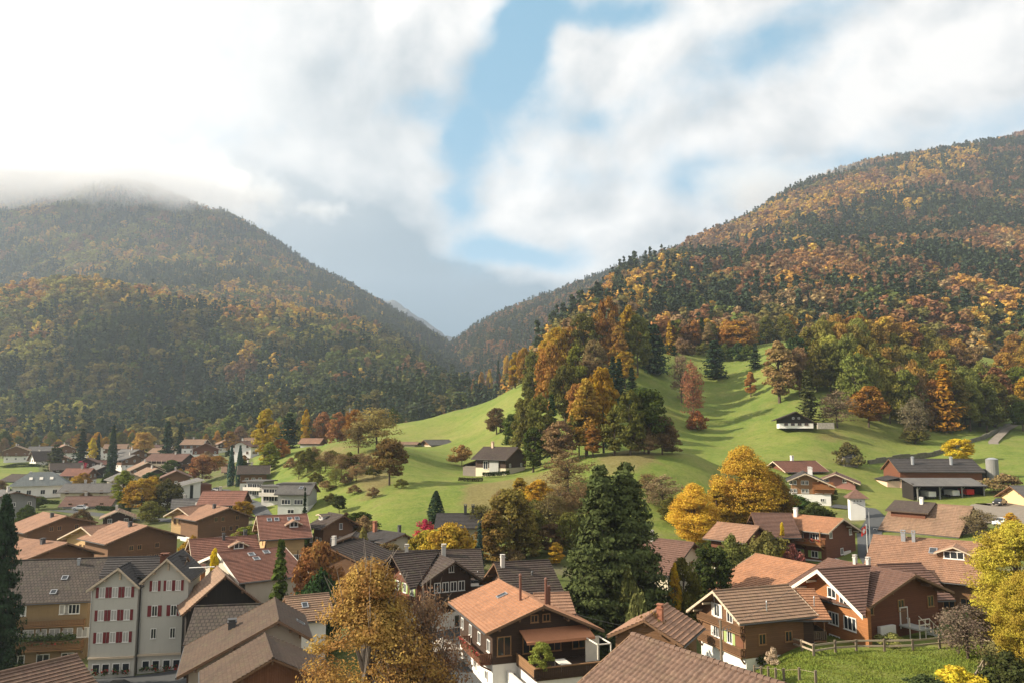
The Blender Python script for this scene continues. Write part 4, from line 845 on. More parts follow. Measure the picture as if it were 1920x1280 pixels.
# --- 13 foreground tiled roof
ra=P(1185,1190,42); rb=Pz(1450,1280,ra.z); v_=(rb-ra).normalized(); rz_=math.atan2(v_.y,v_.x); PAN=dict(org=ra,rz=rz_)
root=empty("tiled_house",(ra.x,ra.y,ground(ra.x,ra.y)),rz_,"big foreground house seen only as brown pantiles at the bottom edge","house")
L_=15.0; pit=.53; span=8.2; hz=ra.z-root.location.z; sl=math.sqrt(1+pit*pit)
nx=int(L_/.3)*6+1; ny=int(span*sl/.37)*4+1; xs=np.linspace(0,L_,nx); ss=np.linspace(0,span*sl,ny); XX,S_=np.meshgrid(xs,ss,indexing='ij')
ph=(XX/.3)%1; row=np.floor(S_/.37+1e-6); fr=S_/.37-row; fr[:, -1]=1.0; rr=np.random.default_rng(5); jit=rr.normal(0,.012,(nx//6+2,ny//4+2))[np.minimum((np.arange(nx)//6),nx//6)[:,None],row.astype(int)]
hh=.10*np.abs(np.sin(np.pi*ph))**.8+.05*fr+jit*.8
for sg,nm in ((-1,0),(1,1)):
    yy=S_/sl; Zz=hz-pit*yy+hh*1/sl; Yy=sg*(yy+hh*pit/sl); i_=np.arange(nx*ny).reshape(nx,ny)
    if nm==0: Vall=np.stack([XX,Yy,Zz],-1).reshape(-1,3); Fall=np.stack([i_[:-1,:-1],i_[1:,:-1],i_[1:,1:],i_[:-1,1:]],-1).reshape(-1,4); Uall=np.stack([XX,S_],-1).reshape(-1,2)
    else: Fall=np.r_[Fall,(np.stack([i_[:-1,:-1],i_[:-1,1:],i_[1:,1:],i_[1:,:-1]],-1).reshape(-1,4))+len(Vall)]; Vall=np.r_[Vall,np.stack([XX,Yy,Zz],-1).reshape(-1,3)]; Uall=np.r_[Uall,np.stack([XX,S_],-1).reshape(-1,2)]
rme=npmesh("roof",Vall,Fall,MAT['pantile']); ul=rme.uv_layers.new(name="UVMap"); li=np.empty(len(rme.loops),np.int32); rme.loops.foreach_get("vertex_index",li); ul.data.foreach_set("uv",Uall[li].astype(np.float32).ravel()); ro=link(bpy.data.objects.new("roof",rme),root)
b=MB(); r_=random.Random(3)
for i in range(int(L_/.36)): b.bar((i*.36-.02,0,hz+.05+r_.uniform(-.012,.012)),(i*.36+.38,0,hz+.075+r_.uniform(-.012,.012)),.125,0,8,.145)
b.build("ridge_tiles",MAT['pantile'],ro); b=MB()
for s_ in (-1,1):
    b.beam((.02,0,hz-.05),(.02,s_*span,hz-pit*span-.05),.08,.3)
b.build("verge_board",MAT['vbrown'],ro)
b=MB(); A_=[(.9,-7,-3),(.9,-7,hz-pit*7-.1),(.9,0,hz-.1),(.9,7,hz-pit*7-.1),(.9,7,-3)]; B_=[(L_-.5,q[1],q[2]) for q in A_]; b.face(A_); b.face(B_[::-1]); [b.face([A_[i],B_[i],B_[(i+1)%5],A_[(i+1)%5]]) for i in range(5)]; b.build("wall",MAT['w_brown'],root)
# --- 14 salmon roof with dormer
w=house("wide salmon tiled roof house with one timber dormer left of the yellow ash tree",(1637,1002),(1858,1018),None,106,W=15,pitch=.44,roof='orange2',wall='w_brown',base='cream',bh=2.4,ov=1.1,og=.8,zb=6.4,courses=.42,name="house")
# visible slope faces the camera: right hand side of the ridge direction
C14=w; sd=-1
dormer(w,9.0,sd*3.9,3.6,2.6,.55,.42,'orange2','w_brown',3); skylight(w,6.6,sd*2.6,.9,1.3); aw(w,'R',[3.3],6,1.5,ww=1.3,h=1.4,fm='framew'); aw(w,'A',[3.4],3,ww=1,h=1.2); chimney(w,3.0,-.8,1.0,.5,'metal'); chimney(w,4.2,-.8,1.0,.4,'metal')
# --- 15 dark and rust roof with the turquoise blind
w=house("old farmhouse with half dark half rusty roof and a turquoise blind under its eaves",(1825,949),(1676,939),(1799,1005),143,W=13,pitch=.62,roof='tan',wall='w_dark',base='greyp',bh=1.6,ov=1.2,og=.8,zb=8.5,courses=.45,name="farmhouse")
C15=w
sd='L'
b=MB(); yy=1; p=lambda x,y,o:on_roof(w,x,y)+Vector((0,0,o))
x1,x0=w.L+.6,w.L*.44; q=[p(x0,.05,.35),p(x1,.05,.35),p(x1,4.6,1.5),p(x0-.2,4.6,1.5)]; b.face(q,0,[(0,0),(9,0),(9,5),(0,5)]); q2=[a-Vector((0,0,.2)) for a in q]; b.face(q2[::-1],1)
for i in range(4): b.face([q[i],q2[i],q2[(i+1)%4],q[(i+1)%4]],1)
b.build("raised_roof",[MAT['darkbrown'],MAT['vdark']],w.roof)
b=MB(); a0=p(x0+.6,4.0,0); a1=p(x1-.8,4.0,0); b.box(a0.x,a1.x,3.0,4.0,a0.z-.5,a0.z+1.25); b.build("dormer",MAT['w_red'],w.roof)
chimney(w,w.L*.62,1.0,1.5,.55,'white'); b=MB(); b.box(1.2,8.0,w.wl+.06,w.wl+.14,1.7,3.2); b.build("blind",MAT['teal'],w.root); winrow(w,'L',2.3,[10,12,14,16],ww=1.2,h=1.2); aw(w,'A',[4.2],2,2.5,ww=1,h=1.1)
# --- 16 barn with two roof vents
w=house("long low barn with a grey brown roof and two roof vents on the meadow",(1823,860),None,None,207,rot=172,Lr=21,W=13,pitch=.42,roof='darkgrey',wall='w_red',base='pink',bh=2.6,ov=.7,og=.6,zb=14.6,name="barn",cat="barn",courses=.9)
C16=w
for x in (w.L*.3,w.L*.78): chimney(w,x,3.2,1.9,.8,'metal',round_=True)
for x in (3,7,11,15,18): window(w,'L',x,1.0,1.4,.6,fm='framew',mull=2)
b=MB(); b.box(w.L+.0,w.L+3.2,-3,w.wl-.3,-2,2.2,1); b.face([(w.L-.2,-3.3,3.2),(w.L+3.6,-3.3,2.3),(w.L+3.6,w.wl+.2,2.3),(w.L-.2,w.wl+.2,3.2)],0); b.face([(w.L-.2,-3.3,3.0),(w.L+3.6,-3.3,2.1),(w.L+3.6,w.wl+.2,2.1),(w.L-.2,w.wl+.2,3.0)][::-1],0); b.build("lean_to",[MAT['darkgrey'],MAT['pink']],w.root)
b=MB(); b.box(-5.2,-.7,-5.5,3.5,-2,5.0); 
for i in range(14): b.box(-5.26,-5.2,-5.4+i*.64,-5.1+i*.64,-2,5.0)
for i in range(7): b.box(-5.0+i*.62,-4.75+i*.62,3.5,3.58,-2,5.0)
b.build("side_shed",MAT['w_black'],w.root)
# --- 17 open cart shed
a=at(1718,184); b_=at(1845,184); ang=math.atan2(b_.y-a.y,b_.x-a.x); Ls=(b_-a).length
sh=empty("cart_shed",(a.x,a.y,min(a.z,b_.z)),ang,"open fronted black cart shed with a shallow grey roof in front of the long barn","shed"); b=MB()
b.face([(-1,-1.2,3.5),(Ls+.4,-1.2,3.5),(Ls+.4,5.5,5.0),(-1,5.5,5.0)],0,[(0,0),(Ls,0),(Ls,7),(0,7)]); b.face([(-1,-1.2,3.3),(Ls+.4,-1.2,3.3),(Ls+.4,5.5,4.8),(-1,5.5,4.8)][::-1],1); b.face([(-1,-1.2,3.3),(Ls+.4,-1.2,3.3),(Ls+.4,-1.2,3.5),(-1,-1.2,3.5)],1); b.face([(-1,-1.2,3.3),(-1,-1.2,3.5),(-1,5.5,5),(-1,5.5,4.8)],1); b.face([(Ls+.4,-1.2,3.3),(Ls+.4,-1.2,3.5),(Ls+.4,5.5,5),(Ls+.4,5.5,4.8)],1); b.build("roof",[MAT['grey'],MAT['w_black']],sh)
b=MB(); b.box(-.6,Ls,5.0,5.2,-2,4.7); b.box(-.6,-.4,0,5,-2,4.0); b.box(Ls-.2,Ls,0,5,-2,4.0); b.build("wall",MAT['w_black'],sh)
for i in range(4):
    x=.2+i*(Ls-.4)/3; b=MB(); b.box(x-.13,x+.13,-.6,-.34,-2,3.6); b.beam((x,-.47,2.4),(x+.9,-.47,3.45),.12,.12); b.build("post",MAT['conc'],sh)
def things_box(): pass
# --- 18 silo, far right barn
p=at(1862,203); o=empty("silo",p,0,"round grey concrete silo at the right end of the long barn","silo"); b=MB(); b.bar((0,0,-1),(0,0,5.4),1.45,0,18); b.build("tank",MAT['conc'],o); b=MB(); b.bar((0,0,5.4),(0,0,5.8),1.5,0,18,.6); b.build("lid",MAT['metal'],o)
w=house("ochre walled house with a grey roof cut by the right edge of the photo",(1893,910),None,None,172,rot=4,Lr=16,W=9,pitch=.5,roof='grey',wall='yellow',base='yellow',bh=0,zb=11.5,name="house",courses=.5); aw(w,'R',[2],4,ww=1,h=1.1)
# --- 19-21 chalets by the kiosk tower
w=house("red roofed chalet with a white ground floor behind the golden tree tops",(1449,864),None,None,216,rot=14,Lr=13.5,W=9.6,pitch=.46,roof='red',wall='w_red',base='white',bh=2.7,ov=1,og=1.2,zb=14.0,courses=.5,verge='vpale')
chimney(w,5,.3,1.3,.7,'white'); aw(w,'A',[1.4],3,1.4,ww=1.0,h=1.0,fm='framew'); winrow(w,'A',4.0,[.7,-.7],ww=.7,h=.7); aw(w,'R',[1.4,3.6],3,ww=1.0,h=1.0)
w=house("big chalet with a long sunlit brown and honey timber gable beside the white tower",(1510,887),None,(1476,901),181,rot=72,Lr=13,E2=(1567,912),roof='darkgrey',wall='w_tan',base='white',bh=2.6,ov=1.0,og=1.3,zb=12.6,verge='vpale',courses=.5)
C20=w
for z in (5.2,3.3): winrow(w,'A',z,[3.2,2.3,.6,-.3],ww=.75,h=.95)
winrow(w,'A',3.3,[-2.4,-3.2,-4.4,-5.2],ww=.75,h=.95); balcony(w,'A',-6.2,-1.6,3.9,.9,'w_orange','w_orange'); chimney(w,5,-1.2,1.5,.7,'white'); chimney(w,7,-1.6,1.5,.7,'white'); winrow(w,'A',1.3,[1,-3.5],ww=.9,h=.8)
b=MB(); b.box(-.1,0.0,-6.0,-1.5,2.7,5.4); b.build("honey_boards",MAT['w_orange'],w.root)
w=house("chalet with a pinkish boarded gable half hidden behind the white tower",(1566,888),None,(1551,892),197,rot=66,Lr=12,W=9,pitch=.42,roof='brown',wall='pinkw',base='pink',bh=1.5,ov=1.2,og=1.3,zb=13.0,verge='vpale',courses=.5); aw(w,'A',[4.2],2,2.5,ww=.9,h=.9)
p=at(1607,165); p.z=10.3; o=empty("transformer_tower",p,R(-14),"slim white transformer tower with a small brown pyramid roof","tower"); b=MB(); b.box(-1.45,1.45,-1.45,1.45,-2,5.6); b.build("wall",MAT['white'],o); b=MB(); b.box(-1.6,1.6,-1.6,1.6,-2,.9); b.build("plinth",MAT['greyp'],o); b=MB()
for i in range(4):
    c_=[(-2.2,-2.2),(2.2,-2.2),(2.2,2.2),(-2.2,2.2)]; b.face([(*c_[i],5.55),(*c_[(i+1)%4],5.55),(0,0,7.4)],0,[(0,0),(4,0),(2,2.4)])
b.face([(x,y,5.55) for x,y in c_][::-1],1); b.build("roof",[MAT['brown'],MAT['vpale']],o); b=MB(); [b.box(x-.15,x+.15,-1.5,-1.45,4.9,5.1) for x in (-.6,.0,.6)]; b.build("vent",MAT['metald'],o)
# --- 22 hillside chalets
w=house("low dark farm chalet with a white front alone on the upper right meadow",(1493,771),None,(1452,787),258,rot=76,Lr=13,E2=(1536,795),deep=.8,roof='darkgrey',wall='w_black',base='white',bh=1.9,ov=1.6,og=1.5,courses=.6,under='underd')
aw(w,'A',[.55],4,2.2,ww=1.2,h=.85,fm='shbrown',name="window"); aw(w,'A',[2.6],2,4.5,ww=.7,h=.6)
b=MB(); b.box(-3,0,-w.wr-6,-w.wr-1,-1,1.0); b.build("low_wall",MAT['stone'],w.root)
w=house("brown chalet with a dark roof and pale chimney on the crest of the near meadow",(972,838),(906,837),(956,861),212,W=9.5,pitch=.55,roof='darkbrown',wall='w_dark',base='cream',bh=1.6,ov=1.0,og=.9,zb=18.2,courses=.5)
C24=w
chimney(w,7.5,.2,1.3,.6,'pink'); part_box(w,"porch_wall",2.2,5.2,w.wl+.03,w.wl+.3,0,3.4,'greyp'); window(w,'L',6.6,2.3,1.6,2.2); aw(w,'A',[2.3],2,2,ww=.8,h=.9)
b=MB(); b.face([(w.L-.3,-2,3.6),(w.L+5,-2,2.0),(w.L+5,w.wl,2.0),(w.L-.3,w.wl,3.6)],0); b.face([(w.L-.3,-2,3.4),(w.L+5,-2,1.8),(w.L+5,w.wl,1.8),(w.L-.3,w.wl,3.4)][::-1],1); b.box(w.L,w.L+4.6,-1.6,w.wl-.3,-2,1.9,1); b.build("lean_to",[MAT['tan'],MAT['w_grey']],w.root)
w=house("low weathered farm chalet on the far green terrace left of the meadow slope",(794,824),None,None,330,rot=38,Lr=13,W=8,pitch=.42,roof='grey',wall='w_brown',base='cream',bh=1.4,ov=1.2,og=1.2,courses=.6); aw(w,'A',[1.6],2,ww=.9,h=.9)
w=house("long pale stable with a low brown roof left of the weathered farm chalet",(786,828),None,None,332,rot=170,Lr=9.5,W=5,pitch=.35,roof='tan',wall='cream',base='cream',bh=0,ov=.5,courses=.6,name="stable",cat="stable")
w=house("bungalow with a plain orange roof on the brow of the green hill among trees",(607,821),(572,820),None,345,rot=176,Lr=10,W=9,pitch=.42,roof='orange2',wall='w_brown',base='white',bh=1.5,ov=1.0,courses=.6,name="bungalow",cat="house")
# --- 23 grey house cut into the hill, flat modern houses
w=house("grey two storey house with a light left wall dug into the green hillside",(592,905),None,None,190,rot=178,Lr=8.6,W=7.5,pitch=.5,roof='grey',wall='greyp',base='white',bh=2.4,ov=.9,og=.7,zb=9.6,courses=.5,name="house"); winrow(w,'L',3.4,[2.2,5.2],ww=2.2,h=1.2,mull=3); window(w,'L',4,1.2,1.6,1.0); skylight(w,2.2,2.0); aw(w,'B',[3.4,1.2],2,1.6,ww=1.2,h=1.2)
part_box(w,"upper_storey",1.0,8.0,-3.6,.2,4.5,7.2,'w_dark'); b=MB(); b.box(.3,8.7,-4.4,.9,7.22,7.5); b.build("flat_roof",MAT['grey'],w.root)
def flat(label,u,vb,d,rot,Lx,Wy,h,wall='white',zb=None):
    p=at(u,d); o=empty("flat_roofed_house",p,R(rot),label,"house"); b=MB(); b.box(-Lx/2,Lx/2,-Wy/2,Wy/2,-2,h); b.build("wall",MAT[wall],o); b=MB(); b.box(-Lx/2-.8,Lx/2+.8,-Wy/2-1.0,Wy/2+.8,h+.003,h+.35); b.build("roof",MAT['grey'],o)
    b=MB(); b.box(-Lx/2,Lx/2,-Wy/2-1.5,-Wy/2-.05,h*.42,h*.42+.18); b.box(-Lx/2,Lx/2,-Wy/2-1.5,-Wy/2-1.4,h*.42+.18,h*.42+1.0); b.build("balcony",MAT['vwhite'],o)
    w_=Wing(o,(0,0,0),0,Lx,Wy/2,Wy/2,h,0,0,0,0,0); w_.fp=lambda f,t,out=0.0:(t,-Wy/2-out)
    for z in (h*.24,h*.72):
        for t in np.linspace(-Lx/2+1.4,Lx/2-1.4,3): window(w_,'R',float(t),z,1.8,1.3,mull=2)
    return o
flat("white flat roofed house with balcony, left one of two below the green hill",487,0,232,-20,6,5,4.2,'greyp'); flat("white flat roofed house with balcony, right one of two below the green hill",518,0,212,-12,6,5,4.0)
# --- 24 middle row
w=house("timber house with a red brown roof, four skylights and a small dormer above its balcony",(481,967),(576,963),None,135,W=11,pitch=.5,roof='redbrown',wall='w_gold',base='w_brown',bh=2.2,ov=.9,og=1.2,zb=5.8,verge='vpale',courses=.42,name="timber_house")
C26=w
for x in (.8,2.0,4.2,5.4): skylight(w,x,-1.2,.8,1.0)
dormer(w,4.6,-3.4,2.2,2.0,.4,.5,'orange2','w_brown',2); aw(w,'A',[3.0,5.2],3,.9,ww=.7,h=1.1,fm='framew'); winrow(w,'R',2.9,[.8,2.2,3.6,5.0],ww=1.2,h=1.3,mull=3); balcony(w,'R',.4,w.L-1.0,1.9,1.1,'w_dark','vpale',post=True)
w=house("dark brown chalet with lit left wall and small white dormer below the green hill",(645,965),(616,960),(602,991),140,E2=(677,984),roof='darkbrown',wall='w_brown',base='w_tan',bh=2.0,ov=1.0,og=1.1,zb=6.3,courses=.42)
C27=w
window(w,'A',0,6.6,.6,1.1,sh='shbrown',shw=.3); winrow(w,'A',4.3,[1.6,.0,-1.6],ww=.7,h=1.0,sh='shbrown',shw=.3); winrow(w,'L',4.2,[1,2.4,4.5],ww=.9,h=1.2); dormer(w,3.5,2.2,1.4,1.5,.7,.2,'darkbrown','white',2); winrow(w,'L',1.6,[1.2,3.5],ww=.9,h=1.2)
w=house("low dark garage with a sagging roof right of the dark brown chalet",(660,1004),None,None,133,rot=95,Lr=6,W=6,pitch=.35,roof='darkbrown',wall='w_black',base='w_black',bh=0,ov=.6,og=.6,name="garage",cat="garage",courses=.4); door(w,'A',0,3,2.1,'metald')
w=house("house with a grey roof, beige right gable and brick red left wall before the meadow",(760,1000),(703,992),(722,1017),135,E2=(783,1012),roof='darkgrey',wall='beige',base='white',bh=1.7,ov=.6,og=.6,zb=5.6,courses=.42,name="house")
C28=w
chimney(w,6.8,.8,1.5,.55,'brick'); chimney(w,1.5,-.4,1.1,.45,'metald'); b=MB(); b.box(.05,w.L-.05,w.wl+.004,w.wl+.06,1.8,w.top(w.wl)-.1); b.build("cladding",MAT['brickp'],w.root); winrow(w,'L',3.1,[2,4,6.5],ww=.8,h=1.1,fm='framew',sh='shwhite',shw=.3); winrow(w,'A',3.6,[-1.6,-2.7],ww=.7,h=.9,fm='framew'); aw(w,'L',[.7],3,1.5,ww=.8,h=.7)
w=house("house with a broad dark roof half covered by the coppery shrub",(617,1026),None,(705,1068),113,rot=72,Lr=10,E2=(541,1062),roof='darkbrown',wall='w_brown',base='beige',bh=2,ov=.7,og=.8,courses=.42,zb=4.3,name="house"); chimney(w,1.2,.4,1.2,.5); aw(w,'A',[3.4],3,2,ww=.9,h=1.1)
w=house("small grey roofed house with two dark chimneys right of the cone shaped cypress",(905,962),None,None,147,rot=180,Lr=8.6,W=8,pitch=.42,roof='darkgrey',wall='beige',base='beige',bh=0,zb=9.0,courses=.45,name="house"); chimney(w,2.2,.3,1.5,.5,'metald'); chimney(w,.8,.3,1.5,.5,'metald')
# --- 25 red roof with skylights, brown roof with dormer
w=house("pale walled house with a brick red roof and three skylights behind the hotel",(408,1036),None,(448,1083),110,rot=36,Lr=9.5,roof='red',wall='beige',base='white',bh=1.6,ov=.5,og=1.0,zb=2.2,verge='vwhite',courses=.42,name="house",vh=.4)
C25=w
skylight(w,3.2,-1.6,.9,1.1); skylight(w,5.4,-1.3,.9,1.1); skylight(w,3.4,-3.2,.9,1.1); window(w,'A',0,7.2,1.6,1.4,fm='framew',mull=2); winrow(w,'A',3.0,[2,-1.6],ww=1,h=1.2); aw(w,'R',[3.2,1.2],3,1.4,ww=1.2,h=1.1)
w=house("house with a dark brown roof, tiny orange dormer and honey timber left gable",(354,1011),None,None,126,rot=30,Lr=10.5,roof='redbrown',wall='w_orange',base='w_orange',bh=0,ov=.8,og=1.2,zb=3.0,verge='vpale',courses=.42,name="house",W=11,pitch=.6)
dormer(w,6,-2.6,2.4,2.0,.4,.45,'orange2','w_brown',2); chimney(w,4,-.5,.7,.4,'metald'); chimney(w,7.5,.3,.8,.5,'metald'); aw(w,'A',[4.5],2,3,ww=1,h=1.1)
# --- 26 four blocks with orange roofs: sun and shade put into the timber, pale left, brown right
def block(label,A,B,E,E2,d,A2,B2,E3,d2,zb,nw):
    w=house(label,A,B,E,d,E2=E2,roof='orange2',wall='w_brown',base='white',bh=1.2,ov=1.1,og=1.2,zb=zb,courses=.45,verge='vbrown',name="apartment_house",cat="apartment house")
    winrow(w,'A',5.0,[2.4,-2.6,.8],ww=.9,h=1.0,fm='framew'); winrow(w,'A',2.8,[-2.6,.6,-1.2],ww=.9,h=1.1,fm='framew'); chimney(w,3.5,1.2,.6,.6,'metald')
    if A2:
        c=addwing(w,A2,B2,E3,d2,roof='orange2',wall='w_gold',base='white',bh=1.2,ov=1.1,og=1.4,courses=.45,verge='vpale',under='w_gold',cutR=-1.0,wlen=3); winrow(c,'A',4.0,[2.6,1.0,-.6,-2.2][:nw],ww=.8,h=1.3,fm='framew'); winrow(c,'A',6.0,[.0],ww=.8,h=1.0,fm='framew')
        return w,c
    return w,None
block("apartment house with orange cross roofs and sunlit pale gable, middle of the orange cluster",(277,985),(222,976),(197,1020),(348,1004),152,(152,987),(232,979),(107,1010),156,2.6,4)
block("apartment house with orange cross roofs, rightmost and highest of the orange cluster",(430,951),(388,945),(367,976),(480,969),176,(334,951),(392,945),(306,967),178,5.2,4)
block("apartment house with orange roofs beside the dark conifer, leftmost of the orange cluster",(125,967),(80,959),(45,999),(184,978),168,None,None,None,0,4.2,0)
block("apartment house with long orange roof just above the hotel ridge, lowest of its cluster",(127,1017),(45,1009),(46,1047),(196,1037),132,None,None,None,0,1.0,0)
# --- 27 hotel and neighbours
w=house("ochre inn with a huge brown pantiled roof and flower balconies left of the hotel",(28,1050),(205,1044.5),None,112,W=13,pitch=.66,roof='grid',wall='ochre',base='ochre',bh=0,ov=.5,og=.6,zb=-1.5,name="inn",cat="inn",under='w_tan')
CI=w; print("inn",w.L,w.hr,w.top(-w.wr))
skylight(w,7,-3.2,.8,.8); skylight(w,6.4,-5.4,.8,.8); chimney(w,8,-1.0,.5,.35,'metal')
H0=w.top(-w.wr)
winrow(w,'R',H0-1.1,[3.0,8.2],ww=1.2,h=1.3,mull=2,gm='curtain'); window(w,'R',w.L-1.9,H0-1.1,1.9,1.3,mull=4); winrow(w,'R',H0-4.2,[2.4,4.0,5.6,7.2,8.8,10.6,12.0],ww=1.35,h=1.3,gm='curtain')
balcony(w,'R',.2,w.L-.2,H0-3.1,.5,'w_tan','w_tan',hr=.7); balcony(w,'R',.2,w.L-.2,H0-6.0,1.2,'w_tan','w_tan',.12,hr=1.0); winrow(w,'R',H0-7.5,[3,6,9],ww=1.6,h=1.5)
b=MB(); r_=np.random.default_rng(4); m=900; C_=np.stack([r_.uniform(.5,w.L-1,m),-w.wr-1.05+r_.normal(0,.16,m),H0-4.75+np.abs(r_.normal(0,.32,m))],1); Vv,Fq=leaf_quads(C_,unit(m,r_),.2,r_); fo_=link(bpy.data.objects.new("balcony_plants",npmesh("balcony_plants",Vv,Fq,MAT['leafbox'])),w.root); fo_["kind"]="stuff"
w=house("stone grey hotel with red shutters and two gables above the dark street",(202,1044.5),(352,1041),None,104.5,W=10,wr=2.4,pitch=.66,roof='darkgrey',wall='hotel',base='hotel',bh=0,ov=.5,og=.2,zb=-1.0,name="hotel",cat="hotel",courses=.4)
CH=w; print("hotel",w.L,w.hr,math.degrees(w.root.rotation_euler.z))
chimney(w,7.4,-1.8,1.5,.9,'w_red'); hz_=w.root.rotation_euler.z
perp=Vector((math.sin(hz_),-math.cos(hz_),0))
HG=[]
for (A_,EL_,ER_,dd_) in (((222,1064),(161,1107),(262,1101),100),((313,1046.5),(254,1099),(357,1094),101.5)):
    rot=math.degrees(hz_)+90; c=addwing(w,A_,None,EL_,dd_,rot=rot,Lr=8,E2=ER_,roof='darkgrey',wall='hotel',base='hotel',bh=0,ov=.45,og=.9,verge='vpale',under='vpale',courses=.4,vh=.3); HG.append(c); print("gable",c.wl,c.wr,c.hr,c.top(c.wl))
for gi,c in enumerate(HG):
    e=min(c.top(c.wl),c.top(-c.wr)); wd=c.wl+c.wr; mid=(c.wl-c.wr)/2
    if gi==0:
        for z in (e-.5,e-3.3,e-6.0):
            for k in (1.75,0,-1.75): window(c,'A',mid+k*wd/6.2,z,.74,1.3,gm='curtain',sh='shred',shw=.33)
    else:
        for k in (1.3,-.55,-1.75): window(c,'A',mid+k*wd/6.2,e-.3,.66,1.3,gm='curtain',sh='shred',shw=.3)
        for k in (1.2,-1.3): window(c,'A',mid+k*wd/6.2,e-3.4,.74,1.35,sh='shred',shw=.45)
        for k in (1.2,-1.3): window(c,'A',mid+k*wd/6.2,e-6.2,.7,1.3)
    for k in (2.0,.7,-.7,-2.0):
        window(c,'A',mid+k*wd/6.2,1.35,.95,1.2,mull=1); b=MB(); r_=np.random.default_rng(int(gi*10+k*7+50)); m=46; C_=np.stack([-.28+r_.normal(0,.09,m),mid+k*wd/6.2+r_.normal(0,.26,m),.95+r_.normal(0,.16,m)],1); Vv,Fq=leaf_quads(C_,unit(m,r_),.16,r_); fb=link(bpy.data.objects.new("flower_basket",npmesh("flower_basket",Vv,Fq,[MAT['leafbox'],MAT['flower']],mi=(r_.random(m)<.25).astype(int))),c.root); c.put(fb)
    b=MB(); b.box(-.35,0,-c.wr,c.wl,2.55,2.75); c.put(b.build("cornice",MAT['vpale'],c.root))
    b=MB(); b.bar((-.12,c.wl if gi==0 else c.wl-.1,2.8),(-.12,c.wl if gi==0 else c.wl-.1,e),.06); c.put(b.build("downpipe",MAT['metal'],c.root))
    b=MB(); b.box(-.16,.0,-.12,.12,c.hr-1.6,c.hr-.5); c.put(b.build("gable_post",MAT['vpale'],c.root))
# bottom left brown roof
w=house("brown tiled roof in the bottom left corner below the inn balconies",(145,1226),(0,1260),(170,1271),62,Lr=14,W=9,pitch=.5,roof='pantile',wall='w_brown',base='w_brown',bh=0,ov=.6,og=.5,courses=.34,name="house",zb=1.5)
# --- 28 house with long left slope and tiled wing
w=house("grey beige house with a long lopsided roof left of the golden birch",(523,1163),(515,1120),(586,1198),72,E2=(331,1269),roof='umber',wall='beige',base='beige',bh=0,ov=.9,og=1.1,zb=3.0,courses=.36,verge='vbrown',name="house",under='underd')
C38=w
window(w,'A',-1.4,5.2,1.0,1.1,fm='framew',sh='shbrown',shw=.9); chimney(w,6.0,4.0,.5,.7,'metald'); skylight(w,3.5,-2.2,.7,.9); winrow(w,'A',2.6,[3.5,6.5],ww=1,h=1.2)
c=addwing(w,(365,1136),(494,1131),(358,1203),87,W=9,pitch=.55,roof='grid',wall='w_dark',base='w_dark',bh=0,ov=.5,og=.4)
w=house("low annex with a brown roof and boarded gable at the foot of the golden birch",(512,1233),None,None,63,rot=112,Lr=8,W=9,pitch=.5,roof='umber',wall='w_vred',base='w_vred',bh=0,ov=.7,og=.8,courses=.36,zb=1.5,name="annex",cat="house"); winrow(w,'A',3.2,[1.6],ww=.6,h=.8)
w=house("black timber barn with a lit brown roof between the hotel and the brick red roof",(423,1079),None,(461,1109),100,rot=118,Lr=8,W=8.6,pitch=.85,roof='tan',wall='w_black',base='w_black',bh=0,ov=.7,og=.7,zb=-1,courses=.36,name="barn",cat="barn"); winrow(w,'A',4.5,[-1.0],ww=.45,h=1.4,gm='curtain'); winrow(w,'A',2.6,[1.6],ww=.45,h=1.2,gm='curtain')
w=house("small house with a tan roof showing left of the golden birch top",(617,1111),None,None,92,rot=205,Lr=5,W=7,pitch=.5,roof='tan',wall='white',base='white',bh=0,zb=3.0,courses=.36,name="house",ov=.5); skylight(w,2,1.6,.7,.9)
